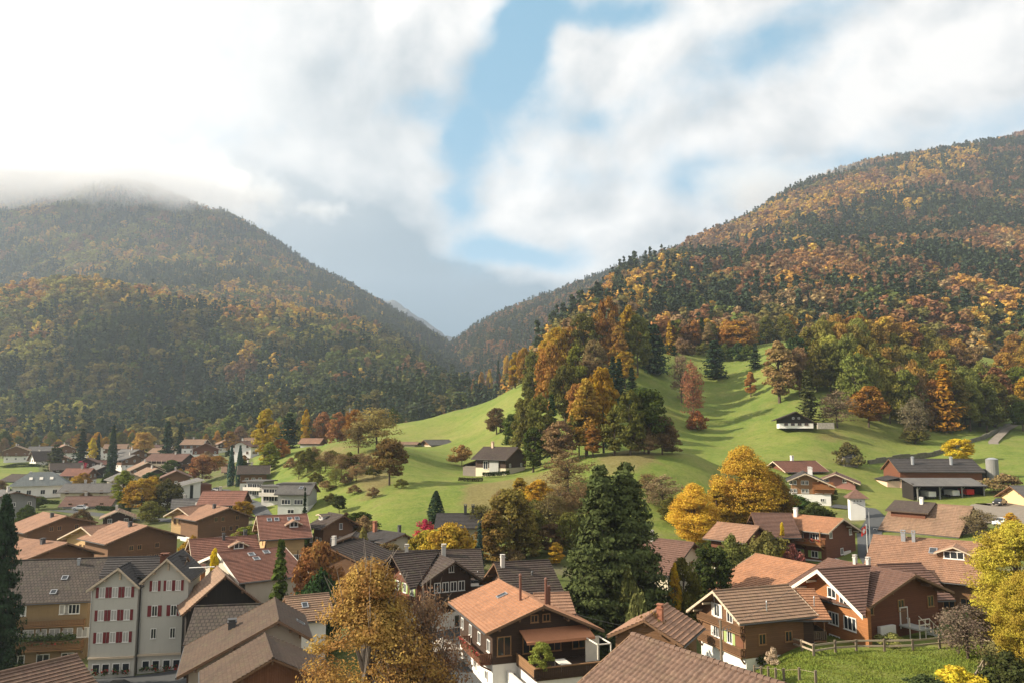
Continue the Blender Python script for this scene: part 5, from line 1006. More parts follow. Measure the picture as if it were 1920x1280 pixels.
# --- 29 far village
FV=[ # label,A,d,rot,Lr,W,pitch,hr,roof,wall,base,bh
("chalet with a pinkish roof and dark gable, leftmost of the far village",(31,835),455,118,14,12,.42,9,'tan','w_brown','white',3),
("white gabled house with a steep dark roof at the edge of the bright far field",(58,846),430,52,12,9,.95,9,'darkbrown','white','white',0),
("pale red roofed chalet half hidden behind the dark trees of the far village",(125,833),460,128,12,11,.42,8,'orange2','w_brown','white',3),
("large grey roofed barn with a dark timber gable in the far village",(198,873),355,128,20,15,.45,8,'grey','w_black','w_black',0),
("brown chalet with light brown roof and white ground floor behind the modern white house",(278,866),345,124,14,13,.48,8,'tan','w_brown','white',2.6),
("long weathered grey roof high in the far village",(262,842),420,150,16,12,.42,7,'grey','w_brown','white',2),
("second grey roof just below the long weathered one in the far village",(255,852),395,140,15,11,.42,7,'grey','w_brown','white',2),
("long brown roofed chalet with a row of balcony posts in the far village",(357,850),375,172,20,13,.45,9,'brown','w_dark','w_dark',0),
("red brown chalet with a white ground floor below the left forest",(386,830),420,110,12,13,.5,9,'red','w_red','white',3),
("chalet with a long salmon roof behind the red brown one below the left forest",(346,823),440,0,13,12,.42,8,'tan','w_brown','white',3),
("white house with a brown roof on the grassy slope below the orange bungalow",(449,826.5),330,80,9,9.5,.4,6.2,'brown','white','white',0),
("long dark roofed shed at the edge of the bright far field",(82,889),330,165,17,11,.4,5.5,'darkbrown','w_dark','w_dark',0),
("long cream house with a grey roof and small windows left of the yellow trees",(122,906),262,5,17,10,.42,6.5,'grey','cream','cream',0),
("white gabled house with a brown roof in front of the long cream one",(123,930),238,8,15,8.5,.5,6.2,'brown','white','w_dark',0),
("brown roofed house with a steep left gable just above the orange cluster",(380,920),205,5,11.5,9,.6,7.5,'redbrown','w_tan','white',2),
("small brown garage between the orange cluster and the yellow trees",(222,957),205,115,8,7,.45,4,'tan','w_dark','w_dark',0),
("small grey roofed cabin with white boards above the right orange block",(322,935),215,20,8,6,.6,5,'grey','vwhite','vwhite',0),
("long brown roof leading up to the steep gabled house above the orange cluster",(336,952),205,35,12,5,.5,4.2,'tan','w_dark','w_dark',0),
("dark grey concrete barn at the left edge behind the dark conifer",(30,921),215,140,12,11,.3,7.5,'grey','conc','conc',0),
("little brown cabin behind the two tall dark cypresses",(455,868),300,60,8,7,.55,5.2,'darkbrown','w_brown','w_brown',0),
("white rendered cottage with a small tan roof left of the two cypresses",(415,874),300,20,8,7,.45,5.5,'tan','white','white',0),
("low red roofed cottage peeping over the large grey barn",(172,862),400,15,12,8,.42,6,'redbrown','w_brown','white',2),
("brown chalet half hidden by the tall dark cypress of the far village",(196,832),440,20,12,10,.42,8,'tan','w_brown','white',3),
("brown house with pale dormer beside the russet round tree",(428,868),330,170,9,8,.5,6.5,'tan','cream','white',2)]
for (lab,A_,d_,rt,lr,W_,pt,hr_,rf,wl_,bs,bh_) in FV:
    pa=P(A_[0],A_[1],d_); w=house(lab,A_,None,None,d_,rot=rt,Lr=lr,W=W_,pitch=pt,roof=rf,wall=wl_,base=bs,bh=bh_,ov=.9,og=1.1,zb=pa.z-hr_,courses=.7,verge='vpale' if rf in('tan','orange2') else None,deep=6,name="chalet" if 'chalet' in lab else "barn" if 'barn' in lab else "house",cat="barn" if 'barn' in lab else "chalet" if "chalet" in lab else "house")
    f='w' ; e=min(w.top(w.wl),w.top(-w.wr)); zs=[1.4] if e<3.6 else [1.4,4.0]
    aw(w,'A',zs,3 if W_>8 else 2,1.6,ww=1.0,h=1.1,fm='framew' if wl_ in('white','cream') else 'frame')
    for fc in (('L','R') if 20<rt<160 else (('R',) if rt<=20 else ('L',))): aw(w,fc,zs,3,2,ww=1.1,h=1.1,fm='framew' if wl_ in('white','cream') else 'frame')
    chimney(w,w.L*.35,.5,1.1,.6)
    if 'balcony posts' in lab: balcony(w,'L',1,w.L-1,3.6,1.2,'vpale','vpale',post=True)
    if 'chalet' in lab and 'far village' in lab: balcony(w,'A',-w.wr+.6,w.wl-.6,3.4,1.0,'w_brown','w_brown')
# hipped house and mono pitch house
p=at(75,268); o=empty("hip_roofed_house",p,R(28),"white house with a green grey hipped roof and three skylights in the far village","house"); b=MB(); b.box(-8,8,-5.5,5.5,-3,4.2); b.build("wall",MAT['white'],o); b=MB(); c_=[(-9.2,-6.7),(9.2,-6.7),(9.2,6.7),(-9.2,6.7)]; r1,r2=(-3.4,0,8.4),(3.4,0,8.4); z_=4.1
b.face([(*c_[0],z_),(*c_[1],z_),r2,r1],0,[(0,0),(18,0),(13,8),(6,8)]); b.face([(*c_[1],z_),(*c_[2],z_),r2],0,[(0,0),(13,0),(6.5,8)]); b.face([(*c_[2],z_),(*c_[3],z_),r1,r2],0,[(0,0),(18,0),(13,8),(6,8)]); b.face([(*c_[3],z_),(*c_[0],z_),r1],0,[(0,0),(13,0),(6.5,8)]); b.face([(x,y,z_) for x,y in c_][::-1],1); ro=b.build("roof",[MAT['slate'],MAT['vwhite']],o)
for x in (-2.8,.2,3.2):
    b=MB(); q=Vector((x,-3.3,6.35)); n_=Vector((0,-.55,.84)); t_=Vector((0,-.84,-.55)); X_=Vector((1,0,0)); b.face([q+n_*.1-X_*.5-t_*.7,q+n_*.1+X_*.5-t_*.7,q+n_*.1+X_*.5+t_*.7,q+n_*.1-X_*.5+t_*.7]); b.build("skylight",MAT['vwhite'],ro)
w_=Wing(o,(0,0,0),0,16,5.5,5.5,5,0,0,0,0,0); w_.fp=lambda f,t,out=0.0:(t,-5.5)
for x in (-6,-3,1,4.5): window(w_,'R',x,2.0,1.4,1.5)
p=at(330,242); o=empty("mono_pitch_house",p,R(32),"modern white house with a grey sloping roof and a tall slit window","house"); b=MB(); A_=[(-6,-5,-3),(6,-5,-3),(6,-5,7.4),(-6,-5,4.6)]; B_=[(x,5,z) for x,y,z in A_]; b.face(A_); b.face(B_[::-1]); [b.face([A_[i],B_[i],B_[(i+1)%4],A_[(i+1)%4]]) for i in range(4)]; b.build("wall",MAT['white'],o); b=MB(); q=[(-7.2,-5.8,4.5),(6.9,-5.8,7.8),(6.9,5.8,7.8),(-7.2,5.8,4.5)]; b.face(q,0,[(0,0),(14,0),(14,11),(0,11)]); q2=[(x,y,z-.35) for x,y,z in q]; b.face(q2[::-1],1); [b.face([q[i],q2[i],q2[(i+1)%4],q[(i+1)%4]],1) for i in range(4)]; b.build("roof",[MAT['grey'],MAT['vwhite']],o)
b=MB(); b.box(3.0,3.9,-5.06,-4.99,1.0,6.2); b.build("slit_window",MAT['glass'],o); b=MB(); b.box(-6.06,-5.99,-3.5,3.0,.8,2.6); b.build("window",MAT['glass'],o)
b=MB(); b.box(6.02,9.5,-3.5,4,-3,6.2); b.build("side_wing",MAT['w_red'],o)


# more chalets packed between the trees of the far village: too small to tell apart
rv=random.Random(12); spots=[]; used=[]
for o in COL.objects:
    if o.type=='EMPTY' and o.parent is None: used.append((o.location.x,o.location.y))
tries=0
while len(spots)<26 and tries<3000:
    tries+=1; u=rv.uniform(5,470); d=rv.uniform(255,560); 
    if u<90 and d<430: continue
    g=at(u,d)
    if all(math.hypot(g.x-a,g.y-b)>17+d*.012 for a,b in used): spots.append((u,d,g)); used.append((g.x,g.y))
for i,(u,d,g) in enumerate(spots):
    rf=rv.choice(['tan','brown','grey','redbrown','tan','darkbrown']); wl_=rv.choice(['w_brown','w_tan','white','cream','w_dark','w_brown']); bs='white'
    hr_=rv.uniform(6.2,8.2); rt=rv.choice([rv.uniform(105,140),rv.uniform(15,40),rv.uniform(160,185)]); A_=proj((g.x,g.y,g.z+hr_))
    w=house("small chalet tucked among the trees of the far village",A_,None,None,d,rot=rt,Lr=rv.uniform(10,14),W=rv.uniform(8.5,11),pitch=.46,roof=rf,wall=wl_,base=bs,bh=2.4,ov=.9,og=1.1,zb=g.z,courses=.7,verge=rv.choice([None,'vpale']),deep=4,group="small chalets of the far village")
    aw(w,'A',[1.4,4.0],3,1.6,ww=1.0,h=1.1,fm='frame' if wl_[0]=='w' and wl_!='white' else 'framew'); aw(w,'R' if rt<60 else 'L',[1.4,3.6],3,2,ww=1.1,h=1.1); chimney(w,w.L*.4,.4,1.0,.55)
# ------------------------------------------------------------------ planting
FOOT=[]
for o in list(COL.objects):
    if o.type=='EMPTY' and o.parent is None and o.get("category") in ("chalet","house","barn","hotel","inn","apartment house","farmhouse","outbuilding","stable","garage","shed"):
        xs=[];ys=[]
        for c in o.children:
            if c.type=='MESH' and c.name.split('.')[0] in("wall","cross_wall","plinth"):
                M=Matrix.Translation(o.location)@Matrix.Rotation(o.rotation_euler.z,4,'Z')@Matrix.Translation(c.location)@Matrix.Rotation(c.rotation_euler.z,4,'Z')
                v=[M@x.co for x in c.data.vertices]; cx=sum(p.x for p in v)/len(v); cy=sum(p.y for p in v)/len(v); r=max(math.hypot(p.x-cx,p.y-cy) for p in v); FOOT.append((cx,cy,r))
def free(p,m=.8): return all(math.hypot(p[0]-x,p[1]-y)>r*m+.8 for x,y,r in FOOT)
# close trees with their own denser crowns
PR['birch']=[(*deciduous("birch",501,17,5.2,.1,170,105000,.085,'oval',gap=.5,twigs=40,cl0=.0,bark=MBP,crad=.36),17,5.2)]
PR['twiggy']=[(*deciduous("twiggy",511,11,3.4,.1,80,9000,.08,'oval',gap=.6,twigs=80,cl0=.06,bark=MBP,crad=.5),11,3.3)]
def spruce(name,seed,h,rad):
    """broad old spruce: sweeping boughs with curtains of hanging twigs"""
    r=np.random.default_rng(seed); C=[];Nn=[];T=[]; b=MB(); b.bar((0,0,-.6),(0,0,h*.97),h*.022,0,8,h*.003)
    for k in range(430):
        t=r.random()**.9; z=h*(.03+.95*t); w=rad*min(1.0,(1.02-t)**.62*1.12)*(.62+.45*r.random()); a=r.random()*6.283; L_=max(.5,w); tip=Vector((math.cos(a)*L_,math.sin(a)*L_,z-.22*L_)); 
        b.bar((0,0,z),tip,.05*(1.2-t),0,4,.012)
        n=int(70*L_/rad)+14; s=r.random(n)**.6; side=r.normal(0,.30,n)*L_*.45*s+r.normal(0,.12,n); hang=np.abs(r.normal(0,.42,n))*(1.1-.4*t); x=L_*s
        p=np.stack([np.cos(a)*x-np.sin(a)*side,np.sin(a)*x+np.cos(a)*side,z-.22*L_*s+.12*L_*s**4-hang],1); nn=np.stack([np.cos(a)+0*s,np.sin(a)+0*s,.45+0*s],1)+r.normal(0,.55,(n,3)); nn/=np.linalg.norm(nn,axis=1)[:,None]
        C.append(p);Nn.append(nn);T.append(np.clip(.62-.35*hang+r.normal(0,.16)+r.normal(0,.1,n),0,1))
    C=np.concatenate(C);Nn=np.concatenate(Nn);T=np.concatenate(T); V,Fq=leaf_quads(C,Nn,.25,r,.8)
    return npmesh(name+"_crown",V,Fq,MN,{"tint":('POINT','FLOAT',np.repeat(T,4).astype(np.float32))}),b.mesh(name+"_trunk",MB_)
PR['spruce']=[(*spruce("spruce",521,22,5.6),22,5.6),(*spruce("spruce",522,21,5.2),21,5.2)]
PR['lime']=[(*deciduous("lime",541+i,14,5.2,.1,150,60000,.125,'oval',cl0=.02,crad=.40),14,5.2) for i in range(2)]
PR['ash']=[(*deciduous("ash",531,13,4.3,.1,150,80000,.098,'round',cl0=.02,crad=.36),13,4.6)]
NAMEOF.update(lime="lime_tree",birch="birch_tree",twiggy="birch_tree",spruce="spruce_tree",ash="ash_tree")
tree('birch',at(682,52),17.2,10.6,(.50,.285,.09),"tall golden brown birch filling the bottom of the photo left of centre")
tree('twiggy',at(800,54),14.6,6.4,(.33,.205,.11),"nearly bare pinkish birch with pale stems at the right side of the golden birch")
tree('twiggy',at(752,50.5),12.5,5.6,(.31,.18,.08),"thin half bare birch in front of the golden birch",name="birch_tree")
tree('spruce',at(1130,96),22.0,12.2,(.068,.088,.030),"huge dark spruce in the centre, left and taller of the two grown together",var=0)
tree('spruce',at(1178,97.5),22.2,12.0,(.072,.092,.031),"huge dark spruce in the centre, right one of the two grown together",var=1)
tree('ash',at(1918,74),11.8,7.6,(.42,.34,.05),"bright yellow ash tree at the right edge above the paddock fence",name="ash_tree")
tree('ash',at(1934,68),8.2,5.2,(.44,.30,.05),"lower yellow ash in front of the tall one at the right edge",name="ash_tree")
tree('sparse',at(1815,75),4.9,5.2,(.20,.15,.11),"leafless grey bush tree with a forked trunk beside the wooden fence",name="bare_tree")
tree('lime',at(1398,150),16.8,13.0,(.66,.42,.06),"large golden lime tree with a broad ragged crown above the timber houses",name="lime_tree")
tree('lime',at(1446,152),12.0,9.5,(.24,.155,.035),"olive brown tree on the shaded right flank of the golden lime",)
tree('lime',at(1303,141),11.0,8.6,(.70,.47,.06),"glowing yellow lime tree standing lower left of the golden lime",name="lime_tree")
tree('oval',at(1345,147),9.0,6.0,(.42,.27,.04),"small golden tree filling the gap between the two golden limes")
SINGLE=[ # kind,u,vb,vt,w,colour,d,label
('cypress',817,982,923,33,'dark',None,"dark cone shaped cypress on the meadow above the garden hedge"),
('conifer',520,1135,1026,66,'green',96,"bright green young spruce behind the lopsided roof house"),
('round',592,1120,1036,92,(.26,.13,.045),99,"coppery rounded shrub tree beside the young spruce"),
('wide',600,1125,1085,100,'fir',95,"dark green bush under the coppery shrub tree"),
('oval',395,1092,1041,30,(.60,.40,.02),108,"small brilliant yellow tree behind the hotel gable"),
('spruce',-14,1120,945,100,'dark',96,"dark conifer cut by the left edge of the photo"),
('round',730,908,828,68,(.20,.14,.045),None,"lone rounded olive brown tree on the slope of the green hill"),
('cypress',432,912,838,15,'bluegreen',None,"tall thin dark columnar cypress, left of the pair"),
('cypress',448,912,838,16,'bluegreen',None,"tall thin dark columnar cypress, right of the pair"),
('cypress',209,884,800,18,'dark',None,"tallest dark column conifer in the far village"),
('broadconifer',205,905,858,26,'dark',330,"squat dark conifer at the foot of the tall dark column conifer"),
('oval',496,872,768,52,(.42,.31,.045),None,"tall yellow poplar standing at the left end of the green hill"),
('oval',505,884,830,40,'lime',None,"pale green tree below the yellow poplar"),
('broadconifer',541,842,776,56,'dark',None,"broad dark conifer between the yellow poplar and the orange bungalow"),
('oval',572,826,766,22,'gold',360,"slim golden tree behind the orange bungalow"),
('round',604,826,774,36,(.36,.16,.08),365,"salmon red maple behind the orange bungalow"),
('round',633,830,776,40,(.36,.17,.07),358,"orange red maple right of the salmon one"),
('round',666,838,770,44,(.40,.20,.035),345,"amber tree left of the big grey green willow on the hill brow"),
('sparse',706,842,768,88,(.25,.18,.07),None,"wide half bare tan tree on the brow of the green hill"),
('sparse',672,846,792,56,(.24,.18,.08),None,"thin brownish tree at the left foot of the wide half bare tree"),
('round',526,860,824,36,(.38,.17,.04),None,"orange shrub tree below the broad dark conifer"),
('wide',577,884,842,44,'olive',None,"rounded olive bush on the left shoulder of the green hill"),
('shrub',866,866,836,46,(.30,.19,.06),None,"tan hedge bush left of the hill chalet"),
('round',931,815,766,40,'brown',None,"small round brown tree at the edge of the hill copse"),
('broadconifer',1226,705,608,74,'dark',None,"big dark conifer at the top left of the upper meadow"),
('larch',1256,668,602,26,'gold',None,"slim yellow larch right of the big dark conifer"),
('broadconifer',1341,712,638,58,'dark',None,"dark spreading conifer in the middle of the upper meadow"),
('conifer',1417,692,644,32,'dark',None,"small pointed conifer at the upper right of the meadow"),
('round',1383,658,603,66,(.34,.19,.035),None,"round amber tree above the upper meadow hedge"),
('sparse',1300,790,682,44,(.30,.15,.07),None,"thin russet birch on the shaded meadow slope"),
('sparse',1278,760,668,40,(.24,.17,.10),None,"thin grey brown birch next to the russet one on the shaded slope"),
('shrub',1309,808,772,42,(.30,.13,.04),None,"low russet bush under the thin russet birch"),
('oval',1408,742,697,24,(.40,.18,.06),None,"tiny orange tree alone on the upper meadow"),
('oval',1462,752,640,66,(.32,.22,.085),None,"tall pale tan tree at the left corner of the knoll wood"),
('conifer',1516,792,694,58,(.085,.09,.03),None,"olive green fir in front of the knoll wood above the lone farm chalet"),
('sparse',1570,800,735,72,(.20,.13,.085),None,"leafless brownish tree behind the lone farm chalet"),
('larch',1776,812,684,66,(.42,.20,.03),None,"orange flame shaped tree in front of the knoll wood"),
('sparse',1716,832,748,52,(.21,.18,.10),None,"grey green half bare tree standing before the knoll wood"),
('wide',1716,832,798,48,'olive',None,"olive round bush tree under the half bare tree by the knoll wood"),
('round',1629,800,726,70,(.35,.17,.035),None,"amber tree with a bare pale trunk at the front of the knoll wood"),
('shrub',1590,874,832,56,(.16,.14,.05),None,"spreading olive bush beside the little stone hut"),
('round',1800,862,824,56,(.55,.36,.03),228,"bright yellow tree behind the roof of the long barn"),
('shrub',1884,950,892,66,(.22,.17,.07),185,"tan and green bush at the right of the silo"),
('sparse',1842,1016,958,66,(.21,.16,.09),138,"untidy brown bush right of the rusty roofed farmhouse"),
('oval',1897,1006,962,30,(.48,.28,.04),140,"small orange yellow tree at the far right by the yard"),
('oval',230,948,884,48,'lime',236,"light green tree left of the golden trees in the village"),
('round',264,968,902,66,(.42,.27,.04),225,"golden round tree in the middle of the left village"),
('round',285,912,897,30,(.52,.34,.03),236,"small yellow crown between the golden tree and the mono pitch house"),
('wide',312,946,902,66,(.12,.11,.035),226,"dark olive bush in front of the mono pitch house"),
('wide',282,975,940,50,'olive',205,"low olive tree in front of the golden round tree"),
('round',378,900,856,50,(.24,.11,.05),290,"rounded russet beech beside the long brown chalet"),
('broadconifer',104,890,834,46,(.075,.085,.035),390,"dull green broad tree beside the white gabled far house"),
('conifer',152,872,806,40,'dark',420,"dark fir in the far village left of the yellow poplar"),
('oval',171,874,822,20,(.50,.38,.04),400,"narrow yellow poplar among the far village conifers"),
('cypress',182,868,815,10,'dark',405,"thin black column tree right of the narrow yellow poplar"),
('conifer',312,862,792,42,'dark',430,"dark fir above the long brown roofed far chalet"),
('conifer',336,850,795,26,'dark',450,"thin dark fir right of the dark fir above the far chalets"),
('round',268,846,812,44,(.40,.24,.06),470,"pale orange tree above the grey roofs of the far village"),
('shrub',150,882,866,30,(.42,.045,.06),372,"crimson bush in the far village"),
('shrub',40,876,868,60,'green',420,"dark clipped hedge before the leftmost far chalets"),
('conifer',569,985,920,18,'dark',150,"small cypress in front of the hillside house"),
('round',636,960,930,30,(.075,.085,.03),None,"little dark tree on the meadow edge by the brown chalet"),
('round',955,1052,928,96,(.20,.16,.04),None,"tall olive tree at the foot of the near hill left of the spruce"),
('oval',925,1060,960,70,(.24,.17,.045),None,"brownish tree left of the tall olive tree"),
('wide',842,1040,985,104,(.42,.29,.04),124,"spreading golden tree hedge behind the dark roofs"),
('round',800,1040,1000,70,(.36,.28,.04),126,"lower yellow green part of the golden hedge, left end"),
('conifer',899,1040,986,30,'bluegreen',122,"small blue spruce in the golden hedge"),
('shrub',797,1008,976,36,(.42,.05,.08),None,"crimson shrub beside the cone shaped cypress"),
('sparse',1066,925,850,92,(.26,.19,.08),None,"wide tan thicket tree on the near hill left of the spruce top"),
('round',1012,962,902,52,(.46,.29,.035),None,"yellow tree on the near hill slope"),
('oval',975,945,895,36,(.40,.28,.05),None,"slim yellowish sapling left of the yellow hill tree"),
('sparse',1030,1000,930,70,(.20,.16,.06),None,"shaggy olive thicket below the yellow hill tree"),
('round',985,1050,985,60,(.24,.19,.045),None,"olive shrub tree right of the tall olive tree"),
('oval',1043,1062,1018,32,(.48,.29,.04),None,"small golden bush tree left of the spruce foot"),
('sparse',1244,960,895,76,(.25,.18,.10),None,"grey brown thicket tree right of the spruce on the shaded hill"),
('round',1284,1150,1058,66,(.13,.12,.03),98,"dark olive tree in front of the cream house"),
('oval',1268,1150,1066,26,(.34,.23,.02),96,"narrow dull yellow tree in front of the cream house"),
('round',1338,1115,1035,80,(.065,.085,.025),106,"dark green tree left of the glowing orange roof"),
('wide',1375,1070,1010,70,(.17,.18,.05),118,"pale green garden bush under the small timber house"),
('shrub',1440,1062,1005,84,(.20,.18,.055),122,"big tangled garden bush left of the flowered balcony"),
('oval',1469,1022,983,14,(.55,.40,.03),128,"slim yellow sapling at the balcony corner of the dark brown chalet"),
('shrub',1488,1062,1028,40,(.34,.12,.10),122,"pinkish red shrub under the flowered balcony"),
('wide',1232,1222,1168,120,(.17,.105,.04),66,"rusty hedge bush behind the ridge of the foreground tiles"),
('shrub',1200,1185,1140,70,(.11,.12,.04),84,"green bush at the right foot of the spruce"),
('oval',1402,1250,1192,30,(.20,.22,.05),None,"tall thin green shrub against the brown farmhouse wall"),
('shrub',1428,1248,1218,40,(.09,.11,.035),None,"dark green bush by the farmhouse side wall"),
('shrub',1450,1248,1219,26,(.52,.42,.28),None,"tuft of pale pampas grass on the edge of the lawn"),
('shrub',1800,1290,1256,84,(.55,.40,.04),None,"low yellow shrub at the bottom right edge of the lawn"),
('shrub',1893,1284,1228,90,(.075,.085,.03),None,"dark tangled bush in the bottom right corner"),
('shrub',1868,1252,1212,50,(.17,.14,.06),None,"brown green bush by the corner of the paddock fence"),
('shrub',1672,1212,1190,50,(.20,.20,.06),None,"tangle of grass and weeds beside the white wall and stairs"),
('shrub',1732,1296,1268,70,(.055,.075,.03),None,"dark spiky bush at the bottom edge of the lawn"),
('wide',1180,1170,1085,60,(.12,.13,.04),93,"olive bush tree on the right foot of the twin spruces"),
('shrub',985,1288,1258,50,(.06,.10,.03),None,"dark green bush beside the white garden wall"),
('shrub',715,1080,1050,40,(.22,.18,.07),120,"tan bush in front of the white plinth of the beige gabled house"),
('shrub',680,1028,1000,26,(.28,.26,.07),134,"yellow green bush at the left corner of the beige gabled house"),
('oval',1560,942,908,24,(.12,.13,.04),None,"small green bush tree in front of the chalet by the tower"),
('wide',1490,965,928,70,(.075,.11,.03),165,"bright green rounded bush on the bank left of the white tower"),
('wide',1530,975,945,70,(.10,.12,.035),158,"green brown bush lower on the bank left of the white tower"),
]
for k,u,vb,vt,wp,c,d,lab in SINGLE: tpx(k,u,vb,vt,wp,c,lab,d=d)
# hedges and small plants that belong to a row
def copse(group,items,lab):
    for k,u,vb,vt,wp,c in items:
        tpx(k,u,vb,vt,wp,c,lab(k,c),group)
CN={'russet':"russet",'brown':"brown",'amber':"amber",'gold':"golden",'orange':"orange",'olive':"olive",'green':"green",'tan':"pale tan",'dark':"dark",'fir':"dark green",'lime':"yellow green",'yellow':"yellow"}
copse("trees of the hill copse",[('round',985,868,752,58,'olive'),('round',1012,866,748,62,'olive'),('round',962,848,778,46,'green'),('oval',1000,882,800,52,'green'),('round',1048,868,792,64,'tan'),('oval',1100,852,712,62,'amber'),('round',1132,846,694,66,'gold'),('round',1086,850,770,46,'olive'),('conifer',1162,770,674,44,'dark'),
 ('round',1182,852,738,62,'olive'),('round',1216,850,734,76,'green'),('round',1242,852,784,58,'brown'),('oval',1152,852,768,48,'olive'),('oval',1112,856,798,38,'orange'),('round',1060,810,688,56,'olive'),('round',1032,800,652,58,'amber'),('oval',1080,770,648,50,'lime'),('round',1000,760,662,44,'olive'),('conifer',1035,860,742,48,'fir'),
 ('conifer',1136,840,770,40,'fir'),('wide',1208,850,800,60,'tan'),('oval',1020,740,640,42,'gold'),('round',1048,722,616,50,'gold'),('round',1095,706,594,58,'olive'),('oval',1070,712,612,40,'orange'),('round',1140,698,562,58,'orange'),('oval',1180,690,572,44,'gold'),('round',1196,706,596,54,'olive'),('round',1115,720,640,50,'tan'),('oval',1160,716,612,40,'amber'),('conifer',1150,740,668,40,'dark'),('round',1105,760,680,52,'brown'),('round',1172,730,660,46,'gold'),('oval',1065,760,690,40,'olive'),('round',1085,820,722,52,'orange'),('round',1205,800,730,50,'green'),('conifer',1185,760,690,40,'fir'),('round',990,800,735,44,'olive'),('wide',1260,850,812,40,'tan'),('oval',1210,690,600,40,'lime'),('round',1225,640,570,44,'tan'),('oval',1245,650,590,34,'brown')],
 lambda k,c:"%s %s in the copse on the hill left of the upper meadow"%(CN[c],"conifer" if k=='conifer' else "broadleaf tree"))
copse("trees along the crest of the pale meadow",[('oval',842,760,744,16,'orange'),('oval',856,755,736,18,'orange'),('round',872,748,724,22,'orange'),('oval',888,742,712,20,'russet'),('oval',902,738,698,22,'amber'),('oval',918,732,690,20,'gold'),('conifer',934,728,678,20,'dark'),('oval',950,726,668,26,'gold'),('oval',966,724,660,26,'gold'),('round',982,722,655,30,'amber'),('oval',936,734,700,18,'russet'),('oval',960,728,690,18,'orange')],
 lambda k,c:"small %s tree on the crest of the pale meadow slope"%CN[c])
copse("hedge trees behind the far meadow",[('oval',752,790,765,14,'dark'),('oval',764,788,762,14,'fir'),('oval',768,786,750,9,'yellow'),('round',782,786,762,18,'fir'),('round',796,782,758,18,'green'),('oval',810,776,756,14,'olive'),('round',824,772,752,14,'brown')],
 lambda k,c:"small %s tree in the dark hedge row behind the far meadow"%CN[c])
copse("bushes on the upper meadow hedge",[('shrub',1360,676,646,34,'green'),('shrub',1385,676,646,36,'fir'),('shrub',1402,674,648,30,'green'),('shrub',1290,668,640,34,'brown'),('shrub',1320,666,644,30,'olive'),('shrub',1275,664,636,30,'tan'),('shrub',1258,668,644,30,'fir')],
 lambda k,c:"%s bush in the hedge along the top of the upper meadow"%CN[c])
copse("scrub on the side of the green hill",[('sparse',610,884,848,40,'tan'),('sparse',640,890,852,36,'tan'),('shrub',655,880,850,40,'olive'),('sparse',668,900,872,36,'tan'),('sparse',630,912,880,34,'olive'),('sparse',600,892,862,30,'olive'),('shrub',690,880,856,34,'tan'),('sparse',560,898,872,26,'olive'),('shrub',648,906,888,26,'tan'),('shrub',586,872,846,34,'tan'),('shrub',622,868,846,36,'olive'),('sparse',676,878,850,34,'tan'),('shrub',700,895,874,28,'olive'),('shrub',612,920,902,28,'tan'),('shrub',590,906,886,30,'olive'),('shrub',545,880,860,26,'tan'),('shrub',566,866,846,28,'olive'),('sparse',590,872,838,30,'tan'),('shrub',664,926,910,24,'tan'),('shrub',752,915,899,26,'olive'),('shrub',700,930,914,24,'tan'),('shrub',620,942,926,24,'olive')],
 lambda k,c:"%s scrub bush on the left side of the green hill"%CN[c])
copse("thicket below the near hill",[('sparse',900,1010,950,60,'olive'),('round',1000,1030,960,56,'olive'),('sparse',1050,985,915,60,'tan'),('round',1035,1040,985,60,'brown'),('shrub',960,1060,1030,50,'tan'),('sparse',1085,980,905,50,'tan'),('round',1070,1040,965,60,'olive'),('sparse',940,960,920,40,'tan'),('round',975,1000,940,46,'brown'),('sparse',1215,940,890,50,'tan'),('round',1262,985,935,50,'olive'),('round',890,1055,1015,50,'gold'),('shrub',760,1040,1018,40,'olive'),('shrub',870,1012,988,44,'tan'),('shrub',920,985,958,44,'tan'),('round',1005,990,940,46,'olive'),('shrub',1060,955,925,50,'tan'),('sparse',1020,950,905,46,'tan'),('shrub',1100,945,915,50,'olive')],
 lambda k,c:"%s tree in the thicket at the foot of the near hill"%CN[c])
copse("garden bushes around the cream house",[('round',1240,1130,1070,46,'green'),('shrub',1310,1130,1090,50,'fir'),('round',1320,1075,1030,44,'olive'),('shrub',1356,1090,1050,50,'green'),('shrub',1250,1185,1150,46,'olive'),('round',1346,1060,1010,46,'green'),('shrub',1290,1175,1140,50,'fir'),('wide',1310,1050,1020,50,'olive')],
 lambda k,c:"%s bush in the shady garden round the cream house"%CN[c])
